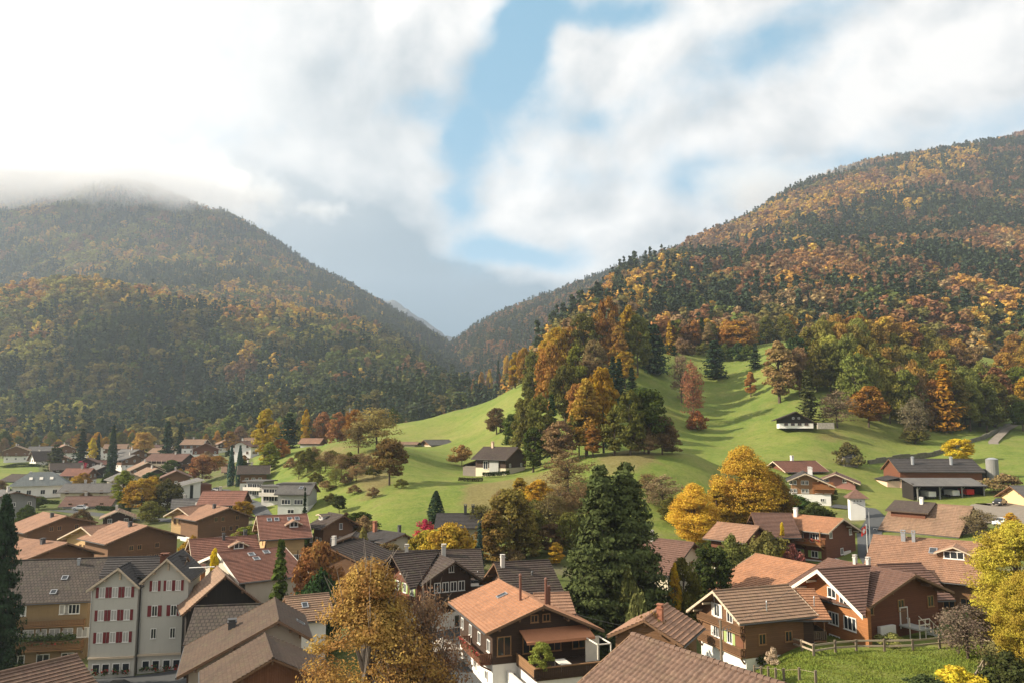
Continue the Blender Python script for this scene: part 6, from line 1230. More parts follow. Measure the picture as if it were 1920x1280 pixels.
# knoll wood
rk=random.Random(31)
def top_v(u): return np.interp(u,[1455,1490,1530,1570,1620,1680,1730,1790,1840,1880,1900],[668,640,604,590,592,597,612,640,664,700,745])
for ri,d in enumerate((392,372,354,336,320,306,294,284)):
    u=1476+rk.uniform(-8,8)+ri*4
    while u<1888:
        g=at(u,d); vb=proj(g)[1]; h=rk.uniform(17,22.5); vt=vb-h*F/d
        if vt>top_v(u)-10 and not (d<300 and u<1600):
            f=(u-1480)/400
            if ri<=1: c=rk.choice(['amber','orange','amber','russet','gold','olive','olive'])
            elif f>.68: c=rk.choice(['russet','olive','brown','brown','orange','green'])
            elif f<.14: c=rk.choice(['fir','green','olive','tan','olive'])
            elif ri>=6: c=rk.choice(['green','olive','brown','green','amber','olive'])
            else: c=rk.choice(['olive','olive','green','gold','green','green','amber','lime'])
            k='conifer' if c in('dark','fir') and rk.random()<.6 else rk.choice(['round','round','oval','wide'])
            cc={'olive':(.20,.17,.04),'green':(.165,.17,.042),'gold':(.36,.25,.045),'amber':(.34,.20,.05),'lime':(.24,.22,.05),'brown':(.19,.12,.055)}.get(c,CC[c])
            tree(k,g,h,rk.uniform(9.5,14) if k!='conifer' else 7,cc,"%s %s in the dense wood on the knoll"%(CN[c],"conifer" if k=='conifer' else "broadleaf tree"),"trees of the knoll wood")
        u+=rk.uniform(24,40)
# trees at the right edge behind the knoll
for u,d,h,w_,c in ((1905,430,20,13,'orange'),(1925,415,18,12,'amber'),(1912,350,15,12,'lime'),(1925,330,14,11,'gold'),(1900,300,11,10,'olive'),(1918,285,10,9,'green'),(1885,380,17,11,'amber'),(1940,380,17,11,'gold')):
    tree('round',at(u,d),h,w_,CC[c],"%s tree at the right edge beyond the knoll wood"%CN[c],"trees at the right edge beyond the knoll")
# woodland fringe between the village and the left mountain, and along the foot of the right mountain
for i in range(95):
    u=rk.uniform(-20,760); d=rk.uniform(470,640) if u<520 else rk.uniform(430,640); g=at(u,d); 
    if not free(g): continue
    c=rk.choice(['dark','fir','olive','tan','tan','amber','brown','green','gold','olive']); k='conifer' if c in('dark','fir') else rk.choice(['round','oval','wide'])
    tree(k,g,rk.uniform(9,17),rk.uniform(6,11),CC[c],"%s %s on the wooded fringe behind the far village"%(CN[c],"conifer" if k=='conifer' else "broadleaf tree"),"trees on the fringe behind the far village")
for i in range(60):
    u=rk.uniform(1130,1480); d=rk.uniform(418,500); g=at(u,d); c=rk.choice(['olive','amber','gold','russet','tan','brown','orange','fir','lime']); k='conifer' if c=='fir' else rk.choice(['round','oval'])
    tree(k,g,rk.uniform(12,19),rk.uniform(7,11),CC[c],"%s %s at the forest edge above the upper meadow"%(CN[c],"conifer" if k=='conifer' else "broadleaf tree"),"trees of the forest edge above the upper meadow")
# garden shrubs between the houses
n_=0
while n_<100:
    if n_<75: u=rk.uniform(0,480); d=rk.uniform(150,420)
    elif n_<100: u=rk.uniform(440,760); d=rk.uniform(95,165)
    else: u=rk.uniform(1300,1900); d=rk.uniform(95,165)
    g=at(u,d)
    if u<120 and 300<d: n_+=1; continue
    if n_>=100 and d<112: continue
    if not free(g,.9): continue
    n_+=1; c=rk.choice(['olive','green','fir','tan','brown','gold','lime','green','amber']); k=rk.choice(['shrub','shrub','round','wide']) if n_<=100 else 'shrub'
    h=rk.uniform(1.6,3.6) if k=='shrub' else rk.uniform(3.5,6)
    tree(k,g,h,h*rk.uniform(.9,1.5),CC[c],"%s %s among the village houses"%(CN[c],"garden shrub" if k=='shrub' else "garden tree"),"garden plants among the village houses")
# ------------------------------------------------------------------ roads, fences, poles, vehicles
def strip(name,pts,width,mat,lift=.09,sub=8,kind="structure",label=None,cat=None):
    """draped band along world points"""
    Q=[]
    for a,b in zip(pts[:-1],pts[1:]):
        for i in range(sub): Q.append(Vector(a).lerp(Vector(b),i/sub))
    Q.append(Vector(pts[-1])); V=[];nv=5
    for i,q in enumerate(Q):
        t=(Q[min(i+1,len(Q)-1)]-Q[max(i-1,0)]); t.z=0; t.normalize(); s=Vector((-t.y,t.x,0))
        for k in range(nv):
            p=q+s*width*(k/(nv-1)-.5); V.append((p.x,p.y,ground(p.x,p.y)+lift))
    n=len(Q); i_=np.arange(n*nv).reshape(n,nv); Fq=np.stack([i_[:-1,:-1],i_[:-1,1:],i_[1:,1:],i_[1:,:-1]],-1).reshape(-1,4)
    return tag(link(bpy.data.objects.new(name,npmesh(name,np.array(V),Fq[:,::-1],mat,smooth=True))),label,cat,kind=kind)
strip("street",[at(100,93),at(250,95),at(375,96)],13,MAT['asphalt'],.15); strip("street",[at(860,60),at(862,76),at(850,98),at(800,112)],5,MAT['asphalt'],.12)
strip("road",[hit(1655,1075,100),hit(1635,1040,100),hit(1630,1000,120),hit(1645,975,130),hit(1625,955,140),hit(1560,948,150)],4.2,MAT['asphalt'],.12)
strip("farmyard",[at(1835,178),at(1870,176),at(1905,150)],12,MAT['gravel'],.12); strip("road",[at(1905,150),at(1870,135),at(1880,115)],4,MAT['gravel'],.12)
strip("road",[at(1868,200),at(1872,232),at(1862,255),at(1885,285),at(1912,305)],2.8,MAT['gravel'],.15,12)
strip("road",[at(470,170),at(500,158),at(520,142),at(470,130),at(440,118)],5,MAT['asphalt'],.12); strip("road",[at(60,240),at(250,215),at(330,205)],4,MAT['asphalt'],.15); strip("road",[at(300,300),at(420,260),at(480,215),at(500,190),at(470,170)],3.5,MAT['asphalt'],.15)
# dry stone wall beside the farm lane
pts=[hit(1628,869,200),hit(1690,860,200),hit(1752,852,200),hit(1800,838,210),hit(1842,822,220),hit(1872,808,240),hit(1893,797,250)]
b=MB(); 
for p,q in zip(pts[:-1],pts[1:]):
    for i in range(4):
        a=p.lerp(q,i/4); c=p.lerp(q,(i+1)/4); a.z=ground(a.x,a.y); c.z=ground(c.x,c.y); d=(c-a).normalized(); s=Vector((-d.y,d.x,0))*.3; h=1.0+.15*math.sin(i*3.1+p.x)
        A=[a-s-Vector((0,0,.5)),a+s-Vector((0,0,.5)),a+s*.8+Vector((0,0,h)),a-s*.8+Vector((0,0,h))]; B=[c-s-Vector((0,0,.5)),c+s-Vector((0,0,.5)),c+s*.8+Vector((0,0,h)),c-s*.8+Vector((0,0,h))]
        for k in range(4): b.face([A[k],B[k],B[(k+1)%4],A[(k+1)%4]])
o=b.build("stone_wall",m_stone("dark_rubble",(.16,.15,.11),1.2)); tag(o,"low mossy stone wall following the farm lane up to the knoll wood","wall")
# little stone hut on the meadow
p=hit(1590,874,200); o=empty("stone_hut",p,R(10),"tiny ruined stone hut in the bush above the village chalets","hut"); b=MB(); b.box(-2.2,2.2,-1.6,1.6,-1,2.2); b.build("wall",MAT['stone'],o); b=MB(); b.face([(-2.5,-1.9,2.1),(2.5,-1.9,2.1),(2.5,0,3.1),(-2.5,0,3.1)]); b.face([(-2.5,1.9,2.1),(2.5,1.9,2.1),(2.5,0,3.1),(-2.5,0,3.1)][::-1]); b.face([(-2.21,-1.7,2.1),(-2.21,1.7,2.1),(-2.21,0,3.0)]);b.face([(2.21,-1.7,2.1),(2.21,1.7,2.1),(2.21,0,3.0)]); b.build("roof",MAT['grey'],o)
# paddock fence: posts and rails
def fence(name,pts,label,step=2.6,h=1.15,rails=(.5,1.0),mat='railw',w_=.07,rh=.16):
    root=empty(name,pts[0],0,label,"fence"); P0=Vector(pts[0]); prev=None
    for p,q in zip(pts[:-1],pts[1:]):
        p=Vector(p);q=Vector(q); n=max(1,round((q-p).length/step))
        for i in range(n+1):
            a=p.lerp(q,i/n); a.z=ground(a.x,a.y)
            if prev is None or i>0:
                b=MB(); l=a-P0; b.box(l.x-.09,l.x+.09,l.y-.09,l.y+.09,l.z-.5,l.z+h+random.uniform(-.04,.1)); b.build("post",MAT['postw'],root)
            if prev is not None and i>0:
                for r_ in rails:
                    b=MB(); j=random.uniform(-.04,.04); b.beam(prev-P0+Vector((0,0,r_)),a-P0+Vector((0,0,r_+j)),w_,rh); b.build("rail",MAT['railw'],root)
            prev=a
    return root
G=lambda u,v:hit(u,v,50)
fence("rail_fence",[G(1484,1216),G(1526,1231),G(1606,1222),G(1712,1222),G(1812,1210)],"pale two rail timber fence running along the top of the lawn")
fence("rail_fence",[G(1842,1208),G(1900,1216)],"short piece of two rail timber fence right of the leafless bush tree")
fence("rail_fence",[G(1903,1216),G(1880,1240),G(1845,1262),G(1830,1290)],"weathered timber fence running down the right side of the lawn")
fence("wire_fence",[G(1415,1268),G(1470,1276),G(1530,1282)],"low fence of thin pale posts at the near left corner of the lawn",2.0,1.0,(.9,),w_=.02,rh=.02)
# utility pole, lamps, flags
def pole(name,p,h,r,mat,label,cat,group=None):
    o=empty(name,p,0,label,cat,group); b=MB(); b.bar((0,0,-.5),(0,0,h),r,0,8,r*.75); b.build("shaft",MAT[mat],o); return o
p=at(1355,74); o=pole("utility_pole",p,6.9,.15,'postw',"brown timber utility pole in front of the striped roof farmhouse","pole"); b=MB(); b.bar((0,0,6.0),(.9,0,6.0),.03); [b.bar((x,0,6.0),(x,0,6.2),.05) for x in (.3,.6,.9)]; b.build("insulator_arm",MAT['metal'],o)
p=at(1634,123); o=pole("street_lamp",p,8.6,.09,'metal',"slim grey street lamp with a curved arm beside the white tower lane","street lamp"); b=MB(); 
arc=[Vector((-1.9*math.sin(t)*1.0,0,8.6+.9*(math.sin(t)))) for t in np.linspace(0,1.5,7)]
[b.bar(a_,c_,.06) for a_,c_ in zip(arc[:-1],arc[1:])]; b.build("arm",MAT['metal'],o); b=MB(); b.box(-2.4,-1.7,-.14,.14,9.42,9.56); b.build("lamp_head",MAT['metal'],o)
def flag(name,p,h,label,wd=1.3,rz=0.0,hang=True):
    o=empty(name,p,rz,label,"flag"); b=MB(); b.bar((0,0,-.5),(0,0,h),.05,0,8,.035); b.bar((0,0,h),(0,0,h+.1),.07); b.build("flagpole",MAT['frame'],o)
    red=MAT.setdefault('flagred',m_plain("flag_red",(.62,.05,.04),.8,.1)); wht=MAT.setdefault('flagwhite',m_plain("flag_white",(.8,.78,.74),.8,.1))
    n=16; V=[];
    for i in range(n+1):
        for j in range(n+1):
            x=.06+wd*i/n*.8; z=h-.15-wd*j/n-(.38*wd*(i/n)**1.3 if hang else 0); y=.09*math.sin(i*.9+j*.15)*i/n; V.append((x,y,z))
    i_=np.arange((n+1)**2).reshape(n+1,n+1); Fq=np.stack([i_[:-1,:-1],i_[:-1,1:],i_[1:,1:],i_[1:,:-1]],-1).reshape(-1,4); mi=[]
    for i in range(n):
        for j in range(n):
            a=(i+.5)/n-.5; c=(j+.5)/n-.5; mi.append(1 if (abs(a)<.1 and abs(c)<.32) or (abs(c)<.1 and abs(a)<.32) else 0)
    link(bpy.data.objects.new("cloth",npmesh("cloth",np.array(V),Fq,[red,wht],mi=mi)),o); return o
flag("flag",at(1628,122),6.4,"red flag with a white cross hanging in the shady lane by the dark brown chalet",1.15,R(200))
p=at(354,97.5); flag("flag",(p.x,p.y,1.0),5.6,"red and white flag at the right corner of the hotel, left of the two",1.5,R(-10)); p=at(361,98); flag("flag",(p.x,p.y,1.0),6.0,"red and white flag at the right corner of the hotel, right of the two",1.5,R(15))
p=at(372,101); o=empty("banner_pole",(p.x,p.y,12.5),R(-10),"thin white pole sticking out sideways beside the yellow tree at the hotel","pole"); b=MB(); b.bar((-1.9,0,0),(1.6,0,.25),.06); b.build("shaft",MAT['frame'],o)
# power line over the far meadow
def wire(label,a,c,sag,n=14,r=.045,name="power_line"):
    b=MB(); pr=None
    for i in range(n+1):
        t=i/n; q=Vector(a).lerp(Vector(c),t)-Vector((0,0,sag*4*t*(1-t)))
        if pr is not None: b.bar(pr,q,r,0,4)
        pr=q
    tag(b.build(name,MAT['metald']),label,"power line")
for k,dz in (("upper",0),("middle",-1.6),("lower",-3.0)): wire("%s of the three power lines slung in front of the dark left forest"%k,P(640,772,470)+Vector((0,0,dz)),P(880,722,430)+Vector((0,0,dz)),4,r=.06)
p=at(655,455); o=empty("pylon",p,0,"slim lattice power pole among the trees on the green hill brow","pylon"); b=MB(); hh_=P(655,764,455).z-p.z; [b.bar((sx*.9,sy*.9,-.5),(sx*.2,sy*.2,hh_),.07) for sx in (-1,1) for sy in (-1,1)]
for i in range(7):
    f=i/7; g_=(i+1)/7; w1=.9-.7*f; w2=.9-.7*g_; b.bar((-w1,-w1,hh_*f),(w2,-w2,hh_*g_),.04); b.bar((w1,-w1,hh_*f),(-w2,-w2,hh_*g_),.04)
b.build("lattice",MAT['metal'],o); b=MB(); b.beam((-2,0,hh_-1),(2,0,hh_-1),.12,.12); b.build("crossarm",MAT['metal'],o)
# cars
def make_car(body):
    prof=[(-2.05,.35),(-2.08,.72),(-1.95,.86),(-1.1,.93),(-.55,1.42),(.75,1.45),(1.5,1.0),(1.98,.88),(2.06,.6),(2.02,.35)]
    b=MB(); n=len(prof)
    for s in (-1,1):
        pts=[(x,s*(.84 if z<1.0 else .62),z) for x,z in prof]; b.face(pts if s<0 else pts[::-1])
    for i in range(n):
        a,c=prof[i],prof[(i+1)%n]; ya=.84 if a[1]<1.0 else .62; yc=.84 if c[1]<1.0 else .62; b.face([(a[0],-ya,a[1]),(a[0],ya,a[1]),(c[0],yc,c[1]),(c[0],-yc,c[1])])
    me=[("body",b.mesh("body",MAT[body]))]
    g=MB(); g.face([(-1.06,-.72,.97),(-1.06,.72,.97),(-.60,.60,1.40),(-.60,-.60,1.40)]); g.face([(.80,-.60,1.43),(.80,.60,1.43),(1.44,.74,1.05),(1.44,-.74,1.05)][::-1])
    for v in range(len(g.v)): x,y,z=g.v[v]; g.v[v]=(x+(-.015 if x<0 else .02),y,z+.02)
    for s in (-1,1): g.face([(-.95,s*.80,.97),(1.25,s*.82,.97),(.70,s*.66,1.39),(-.52,s*.66,1.39)])
    me.append(("windows",g.mesh("windows",MAT['glass'])))
    wl=MB(); wl.bar((0,-.1,0),(0,.1,0),.32,0,14); me.append(("wheel",wl.mesh("wheel",MAT['metald'])))
    hl=MB(); hl.box(-.03,.03,-.16,.16,-.07,.07); me.append(("headlight",hl.mesh("headlight",MAT['frame']))); rm=MB(); rm.bar((0,-.115,0),(0,.115,0),.19,0,10); me.append(("rim",rm.mesh("rim",MAT['metal'])))
    return dict(me)
MAT['carwhite']=m_plain("car_paint_white",(.78,.78,.76),.25,.6,0,.03); MAT['carblack']=m_plain("car_paint_black",(.02,.02,.022),.2,.6,0,.1); MAT['carsilver']=m_plain("car_paint_silver",(.42,.44,.46),.25,.6,.4,.03)
CARM={k:make_car(k) for k in ('carwhite','carblack','carsilver')}
def car(p,rz,body,label):
    o=empty("parked_car",p,rz,label,"car","parked cars"); m=CARM[body]
    link(bpy.data.objects.new("body",m["body"]),o); link(bpy.data.objects.new("windows",m["windows"]),o)
    for x in (-1.25,1.3):
        for y in (-.78,.78):
            w_=link(bpy.data.objects.new("wheel",m["wheel"]),o); w_.location=(x,y,.32); link(bpy.data.objects.new("rim",m["rim"]),w_)
    for y in (-.6,.6): h_=link(bpy.data.objects.new("headlight",m["headlight"]),o); h_.location=(-2.07,y,.68)
p=at(890,66.5); p.z+=.14; car(p,R(68),'carwhite',"white car parked below the flower balcony of the orange roofed chalet")
p=at(462,158); p.z+=.14; car(p,R(20),'carsilver',"silver car parked between the orange cluster and the skylight timber house")
p=at(425,101); p.z+=.1; car(p,R(160),'carblack',"black car parked behind the black timber barn")
p=at(1880,148); p.z+=.15; car(p,R(30),'carwhite',"white car on the farm lane at the far right")
# things under the cart shed
def trailer(p,rz,mat,label,group=None):
    o=empty("farm_trailer",p,rz,label,"trailer",group); b=MB(); b.box(-1.6,1.6,-.9,.9,.7,1.0); b.box(-1.6,-1.5,-.9,.9,1.0,1.9); b.box(1.5,1.6,-.9,.9,1.0,1.9); b.box(-1.5,1.5,-.9,-.82,1.0,1.9); b.box(-1.5,1.5,.82,.9,1.0,1.9); b.build("bed",MAT[mat],o); b=MB(); b.beam((1.6,0,.8),(2.9,0,.5),.1,.1); b.build("drawbar",MAT['metald'],o)
    for x in (-.6,.6):
        for y in (-.95,.95): b=MB(); b.bar((x,y-.1,.4),(x,y+.1,.4),.4,0,12); b.build("wheel",MAT['metald'],o)
for u,mt,lab in ((1741,'carwhite',"white farm trailer under the left bay of the cart shed"),(1785,'carwhite',"white farm trailer under the middle bay of the cart shed"),(1812,'flagred',"red farm trailer in the right bay of the cart shed")):
    trailer(at(u,186),R(95),mt,lab)
# garden tent beside the orange chalet
p=at(830,88); p.z=ground(p.x,p.y); o=empty("garden_tent",p,R(20),"small beige garden tent with a peaked roof by the dark chalet","tent"); b=MB(); MAT['canvas']=m_plain("tent_canvas",(.52,.46,.38),.9,.1)
c_=[(-1.6,-1.6),(1.6,-1.6),(1.6,1.6),(-1.6,1.6)]
for i in range(4): b.face([(*c_[i],2.2),(*c_[(i+1)%4],2.2),(0,0,3.2)]); x0,y0=c_[i]; x1,y1=c_[(i+1)%4]; b.face([(x0,y0,1.9),(x1,y1,1.9),(x1,y1,2.2),(x0,y0,2.2)])
b.build("canopy",MAT['canvas'],o)
for x,y in c_: b=MB(); b.bar((x,y,-.2),(x,y,2.2),.05); b.build("leg",MAT['metal'],o)
# potted tree on the terrace of the orange chalet
Mw=Matrix.Translation(C1.root.location)@Matrix.Rotation(C1.root.rotation_euler.z,4,'Z'); q=Mw@Vector((-4.6,1.6,2.92)); o=tree('round',q,2.9,2.3,(.20,.22,.045),"leafy potted tree on the terrace corner of the orange roofed chalet",name="potted_tree"); b=MB(); b.bar((0,0,0),(0,0,.5),.28,0,10,.36); b.build("pot",MAT['brick'],o)
# pergola like frame, washing line etc. stay with their houses

for i,(u,d,rz,bd,lab) in enumerate([(505,150,60,'carwhite',"white car on the village road above the silver one"),(530,141,-20,'carblack',"black car parked below the flat roofed houses"),(300,225,15,'carsilver',"silver car on the far village road near the yellow trees"),(150,232,10,'carwhite',"white car on the far village road beside the cream house"),
 (1640,128,80,'carsilver',"silver car in the lane below the white tower"),(1875,172,40,'carblack',"black car standing in the farmyard"),(845,104,70,'carsilver',"silver car in front of the white plinth of the dark chalet"),(215,95,8,'carblack',"black car in the dark street before the hotel"),(455,124,30,'carwhite',"white car behind the brick red roof with skylights"),(405,262,-30,'carblack',"black car on the road by the two cypresses")]):
    p=at(u,d); p.z+=.16; car(p,R(rz),bd,lab)
# clipped hedges and wood piles in the gardens
def hedge(u0,d0,u1,d1,h,label,c=(.06,.085,.03)):
    a=at(u0,d0); e=at(u1,d1); n=int((e-a).length*150*h); r=np.random.default_rng(int(u0*7+d0)); t=r.random(n); P_=np.array(a)[None]*(1-t[:,None])+np.array(e)[None]*t[:,None]; P_[:,2]=ground_np(P_[:,0],P_[:,1]); dr=(e-a).normalized(); s=np.array((-dr.y,dr.x,0)); P_=P_+s[None]*r.uniform(-.5,.5,n)[:,None]; P_[:,2]+=h*r.random(n)**.6
    V,Fq=leaf_quads(P_,unit(n,r),.17,r); o=link(bpy.data.objects.new("hedge",npmesh("hedge",V,Fq,ML,{"tint":('POINT','FLOAT',np.repeat(np.clip(r.normal(.5,.15,n),0,1),4).astype(np.float32))}))); o.color=rgb(c); tag(o,label,"hedge")
hedge(180,232,245,228,1.4,"clipped green hedge in front of the white gabled house on the left"); hedge(40,250,110,245,1.3,"clipped green hedge beside the green grey hipped roof"); hedge(500,178,560,172,1.2,"dark hedge below the grey hillside house"); hedge(690,126,740,122,1.3,"hedge in front of the brick red left wall of the grey roofed house"); hedge(905,206,955,203,1.1,"low hedge around the garden of the hill chalet"); hedge(1345,113,1395,118,1.3,"garden hedge below the small timber house"); hedge(860,198,905,197,.9,"hedge left of the hill chalet's lean-to",(.09,.09,.035))
def woodpile(u,d,rz,label):
    p=at(u,d); o=empty("wood_pile",p,R(rz),label,"wood pile"); b=MB(); r=random.Random(int(u)); 
    for j in range(6):
        for i in range(14): b.bar((i*.22+(j%2)*.11,-.5,.1+j*.19),(i*.22+(j%2)*.11,.5+r.uniform(-.05,.05),.1+j*.19),.095,0,7)
    b.build("logs",MAT['w_tan'],o); b=MB(); b.box(-.2,3.3,-.6,.6,1.26,1.31); b.build("cover",MAT['metal'],o)
woodpile(1560,104,20,"stacked firewood behind the glowing orange roof"); woodpile(700,141,10,"stacked firewood beside the grey roofed house with the brick red wall"); woodpile(1665,207,-8,"stacked firewood at the left end of the long barn")

# grass blades of the near lawn
r=np.random.default_rng(9); n=52000; u=r.uniform(1395,1905,n); d=r.uniform(60,79.5,n); x=(u-960)/F*(d*CP-2.3); z=ground_np(x,d); cl=vnoise(x,d,41,3,1/3.)+.5; hgt=(.07+.14*r.random(n)**2)*(.5+cl); a=r.random(n)*6.283; wd=.035+.05*r.random(n); lx=r.normal(0,.08,n); ly=r.normal(0,.08,n)
V=np.stack([np.stack([x-np.cos(a)*wd,d-np.sin(a)*wd,z-.03],1),np.stack([x+np.cos(a)*wd,d+np.sin(a)*wd,z-.03],1),np.stack([x+lx,d+ly,z+hgt],1)],1).reshape(-1,3)
mg=m_leaf("grass_blades",col=(.21,.25,.05),var=.3,hue=.03,trans=.25); tag(link(bpy.data.objects.new("grass",npmesh("grass",V,np.arange(n*3).reshape(-1,3),mg,{"tint":('POINT','FLOAT',np.repeat(np.clip(r.normal(.5,.2,n),0,1),3).astype(np.float32))}))),kind="stuff")

# overhead telephone wires between the pole and the houses
pt_=at(1355,74)+Vector((0,0,6.1))
wire("telephone wire from the utility pole to the old brown farmhouse gable",pt_,P(1337,1112,82.5),.25,8,.018,"telephone_wire"); wire("telephone wire from the utility pole towards the bright orange roofed chalet",pt_,P(1080,1150,79),.7,12,.018,"telephone_wire"); wire("telephone wire from the utility pole towards the honey timber chalet",pt_,P(1532,1066,85),.5,10,.018,"telephone_wire")
for o in COL.objects:
    if o.name.startswith("telephone_wire"): o["category"]="wire"
# ------------------------------------------------------------------ mist caught on the mountain tops
def mist(label,c,size,rot,dens,nscale,lo=.42,hi=.72,seed=0.0):
    b=MB(); b.box(-1,1,-1,1,-1,1); m=bpy.data.materials.new("mist"); m.use_nodes=True; nt=m.node_tree; nt.nodes.clear(); o=nt.nodes.new("ShaderNodeOutputMaterial"); v=nt.nodes.new("ShaderNodeVolumePrincipled"); L(nt,v.outputs[0],o.inputs["Volume"])
    oc=N(nt,"ShaderNodeTexCoord").outputs["Object"]; ln=N(nt,"ShaderNodeVectorMath",operation='LENGTH'); L(nt,oc,ln.inputs[0])
    mp=N(nt,"ShaderNodeMapping"); L(nt,oc,mp.inputs[0]); mp.inputs["Location"].default_value=(seed,seed*.7,0); mp.inputs["Scale"].default_value=(size[0]/300,size[1]/300,size[2]/200)
    f=noise(nt,mp.outputs[0],nscale,4,.6); edge=mrange(nt,ln.outputs["Value"],1.0,.25); k=mth(nt,'MULTIPLY',mrange(nt,mth(nt,'ADD',f,mth(nt,'MULTIPLY',mth(nt,'SUBTRACT',edge,.5),.55)),lo,hi),mrange(nt,ln.outputs["Value"],1.0,.8))
    L(nt,mth(nt,'MULTIPLY',k,dens),v.inputs["Density"]); v.inputs["Color"].default_value=(.97,.98,1,1); v.inputs["Anisotropy"].default_value=.15
    ob=b.build("mist",m); ob.location=c; ob.scale=size; ob.rotation_euler=(0,0,rot); tag(ob,label,"mist",kind="stuff"); return ob
mist("white cloud bank swallowing the top of the left mountain",P(120,345,2450),(1150,560,170),R(12),.006,1.9,.46,.66)
mist("thin mist trailing along the ridge of the right mountain",P(1500,345,2050),(560,240,90),R(8),.005,1.3,seed=3)
# ------------------------------------------------------------------ light, sky, air
SUN=Vector((-1,-.03,.56)).normalized(); EL=math.asin(SUN.z); AZ=math.atan2(SUN.x,SUN.y)
sl=bpy.data.lights.new("sun",'SUN'); sl.energy=4.5; sl.angle=R(.6); sl.color=(1,.88,.71); so=bpy.data.objects.new("sun",sl); COL.objects.link(so); so.rotation_euler=(-SUN).to_track_quat('-Z','Y').to_euler()
W=bpy.data.worlds.new("World"); SC.world=W; W.use_nodes=True; nt=W.node_tree; nt.nodes.clear()
wo=nt.nodes.new("ShaderNodeOutputWorld"); bg=nt.nodes.new("ShaderNodeBackground"); L(nt,bg.outputs[0],wo.inputs[0]); bg.inputs[1].default_value=.1
sky=nt.nodes.new("ShaderNodeTexSky"); sky.sky_type='NISHITA'; sky.sun_disc=False; sky.sun_elevation=EL; sky.sun_rotation=AZ; sky.air_density=1.0; sky.dust_density=.6
gen=N(nt,"ShaderNodeTexCoord").outputs["Generated"]; nv=N(nt,"ShaderNodeVectorMath",operation='NORMALIZE'); L(nt,gen,nv.inputs[0])
sp=N(nt,"ShaderNodeSeparateXYZ"); L(nt,nv.outputs[0],sp.inputs[0])
az=mth(nt,'ARCTAN2',sp.outputs[0],sp.outputs[1]); el=mth(nt,'ARCSINE',sp.outputs[2])
cv=N(nt,"ShaderNodeCombineXYZ"); L(nt,az,cv.inputs[0]); L(nt,mth(nt,'MULTIPLY',el,1.25),cv.inputs[1])
wn=N(nt,"ShaderNodeTexNoise"); wn.inputs["Scale"].default_value=4.5; wn.inputs["Detail"].default_value=5; L(nt,cv.outputs[0],wn.inputs["Vector"])
sub=N(nt,"ShaderNodeVectorMath",operation='SUBTRACT'); L(nt,wn.outputs["Color"],sub.inputs[0]); sub.inputs[1].default_value=(.5,.5,.5)
scv=N(nt,"ShaderNodeVectorMath",operation='SCALE'); L(nt,sub.outputs[0],scv.inputs[0]); scv.inputs["Scale"].default_value=.16
wv=N(nt,"ShaderNodeVectorMath",operation='ADD'); L(nt,cv.outputs[0],wv.inputs[0]); L(nt,scv.outputs[0],wv.inputs[1])
ws=N(nt,"ShaderNodeSeparateXYZ"); L(nt,wv.outputs[0],ws.inputs[0])
def dirof(u,v):
    r=ray(u,v).normalized(); return math.atan2(r.x,r.y), math.asin(r.z)*1.25
def blobn(u,v,su,sv,rot=0.0,warp=True):
    """soft spot of the sky dome, centred on a compass direction and elevation"""
    a0,e0=dirof(u,v); A=ws.outputs[0] if warp else az; E=ws.outputs[1]
    da=mth(nt,'SUBTRACT',A,a0); de=mth(nt,'SUBTRACT',E,e0); c,s=math.cos(rot),math.sin(rot)
    x=mth(nt,'ADD',mth(nt,'MULTIPLY',da,c/(su/F)),mth(nt,'MULTIPLY',de,s/(su/F))); y=mth(nt,'ADD',mth(nt,'MULTIPLY',da,-s/(sv/F)),mth(nt,'MULTIPLY',de,c/(sv/F)))
    return mth(nt,'EXPONENT',mth(nt,'MULTIPLY',mth(nt,'ADD',mth(nt,'MULTIPLY',x,x),mth(nt,'MULTIPLY',y,y)),-1.0))
n_big=noise(nt,cv.outputs[0],3.1,6,.5,.25)
off=N(nt,"ShaderNodeVectorMath",operation='ADD'); L(nt,cv.outputs[0],off.inputs[0]); off.inputs[1].default_value=(-.030,.026,0)
n_big2=noise(nt,off.outputs[0],3.1,6,.5,.25)
n_det=noise(nt,cv.outputs[0],9.5,9,.6,.25)
def summ(lst):
    t=None
    for (u,v,su,sv,rot,w) in lst:
        b_=mth(nt,'MULTIPLY',blobn(u,v,su,sv,rot),w); t=b_ if t is None else mth(nt,'ADD',t,b_)
    return t
cov=mth(nt,'SUBTRACT',.92,summ(SKYHOLES))
cov=mth(nt,'ADD',cov,mth(nt,'MULTIPLY',mth(nt,'SUBTRACT',n_big,.5),.95)); cov=mth(nt,'ADD',cov,mth(nt,'MULTIPLY',mth(nt,'SUBTRACT',n_det,.5),1.05))
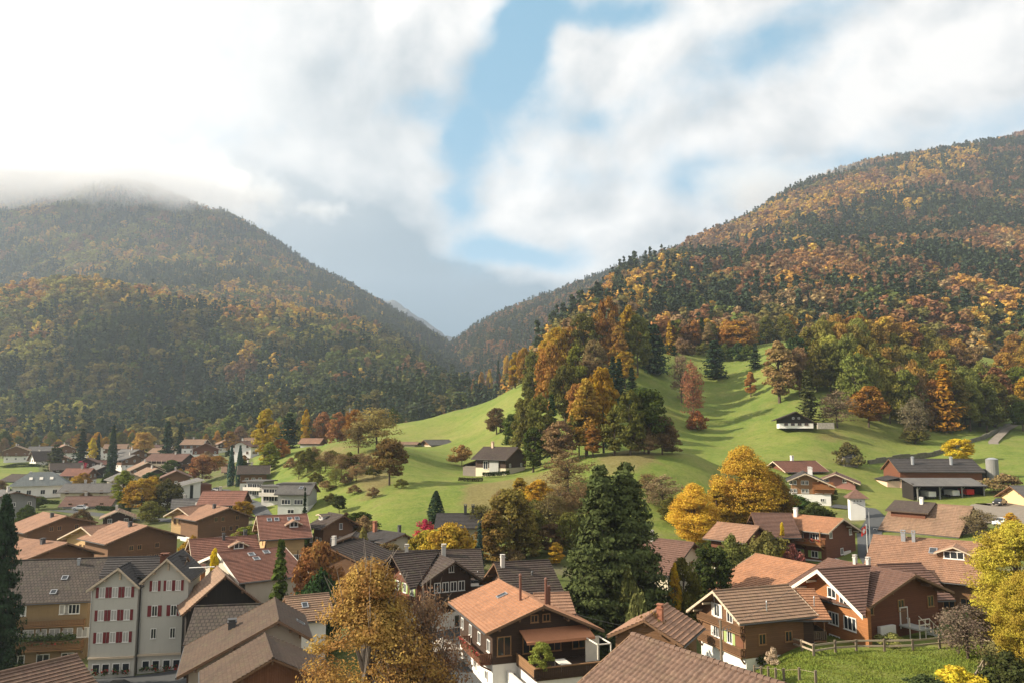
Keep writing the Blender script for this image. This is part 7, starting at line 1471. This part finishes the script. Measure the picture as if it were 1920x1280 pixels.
n=nt.nodes.new("ShaderNodeMapRange"); n.interpolation_type='SMOOTHSTEP'; n.inputs[1].default_value=.10; n.inputs[2].default_value=.84; L(nt,cov,n.inputs[0]); cov=n.outputs[0]
relief=mth(nt,'MULTIPLY',mth(nt,'SUBTRACT',n_big2,n_big),3.6)
darks=mth(nt,'ADD',summ(SKYDARK),relief); darks=mth(nt,'ADD',darks,mth(nt,'MULTIPLY',mth(nt,'SUBTRACT',n_det,.5),.75)); darks=mth(nt,'ADD',darks,.12,clamp=True)
darks=mth(nt,'MULTIPLY',darks,mth(nt,'SUBTRACT',1.0,mth(nt,'MULTIPLY',blobn(-60,60,480,300,0),.9)),clamp=True)
CW=4.45
ccol=mixc(nt,darks,(CW*1.06,CW*1.035,CW*1.0),(CW*.15,CW*.27,CW*.36))
ccol=mixc(nt,mth(nt,'MULTIPLY',blobn(-80,90,560,330,0),.8,clamp=True),ccol,(CW*1.2,CW*1.17,CW*1.12))
blue=mixc(nt,.8,sky.outputs[0],(.9,2.2,3.05))
L(nt,mixc(nt,cov,blue,ccol),bg.inputs[0])
# air
if HAZE>0:
    hb=MB(); hb.box(-3200,3200,-300,5600,-60,1130,0)
    hm=bpy.data.materials.new("haze"); hm.use_nodes=True; h=hm.node_tree; h.nodes.clear(); ho=h.nodes.new("ShaderNodeOutputMaterial"); pv=h.nodes.new("ShaderNodeVolumePrincipled")
    pv.inputs["Color"].default_value=(.72,.84,1.0,1); pv.inputs["Density"].default_value=HAZE; pv.inputs["Anisotropy"].default_value=.25; L(h,pv.outputs[0],ho.inputs["Volume"])
    ho_=hb.build("haze",hm); tag(ho_,kind="stuff")
SC.view_settings.view_transform='Standard'; SC.view_settings.look='None'; SC.view_settings.exposure=EXPO; SC.view_settings.gamma=1.0
SC.render.engine='CYCLES'; cy=SC.cycles; cy.use_denoising=True; cy.max_bounces=5; cy.diffuse_bounces=2; cy.glossy_bounces=2; cy.transmission_bounces=3; cy.transparent_max_bounces=6; cy.volume_bounces=1; cy.volume_step_rate=2.0; cy.volume_max_steps=256
cy.sample_clamp_indirect=4
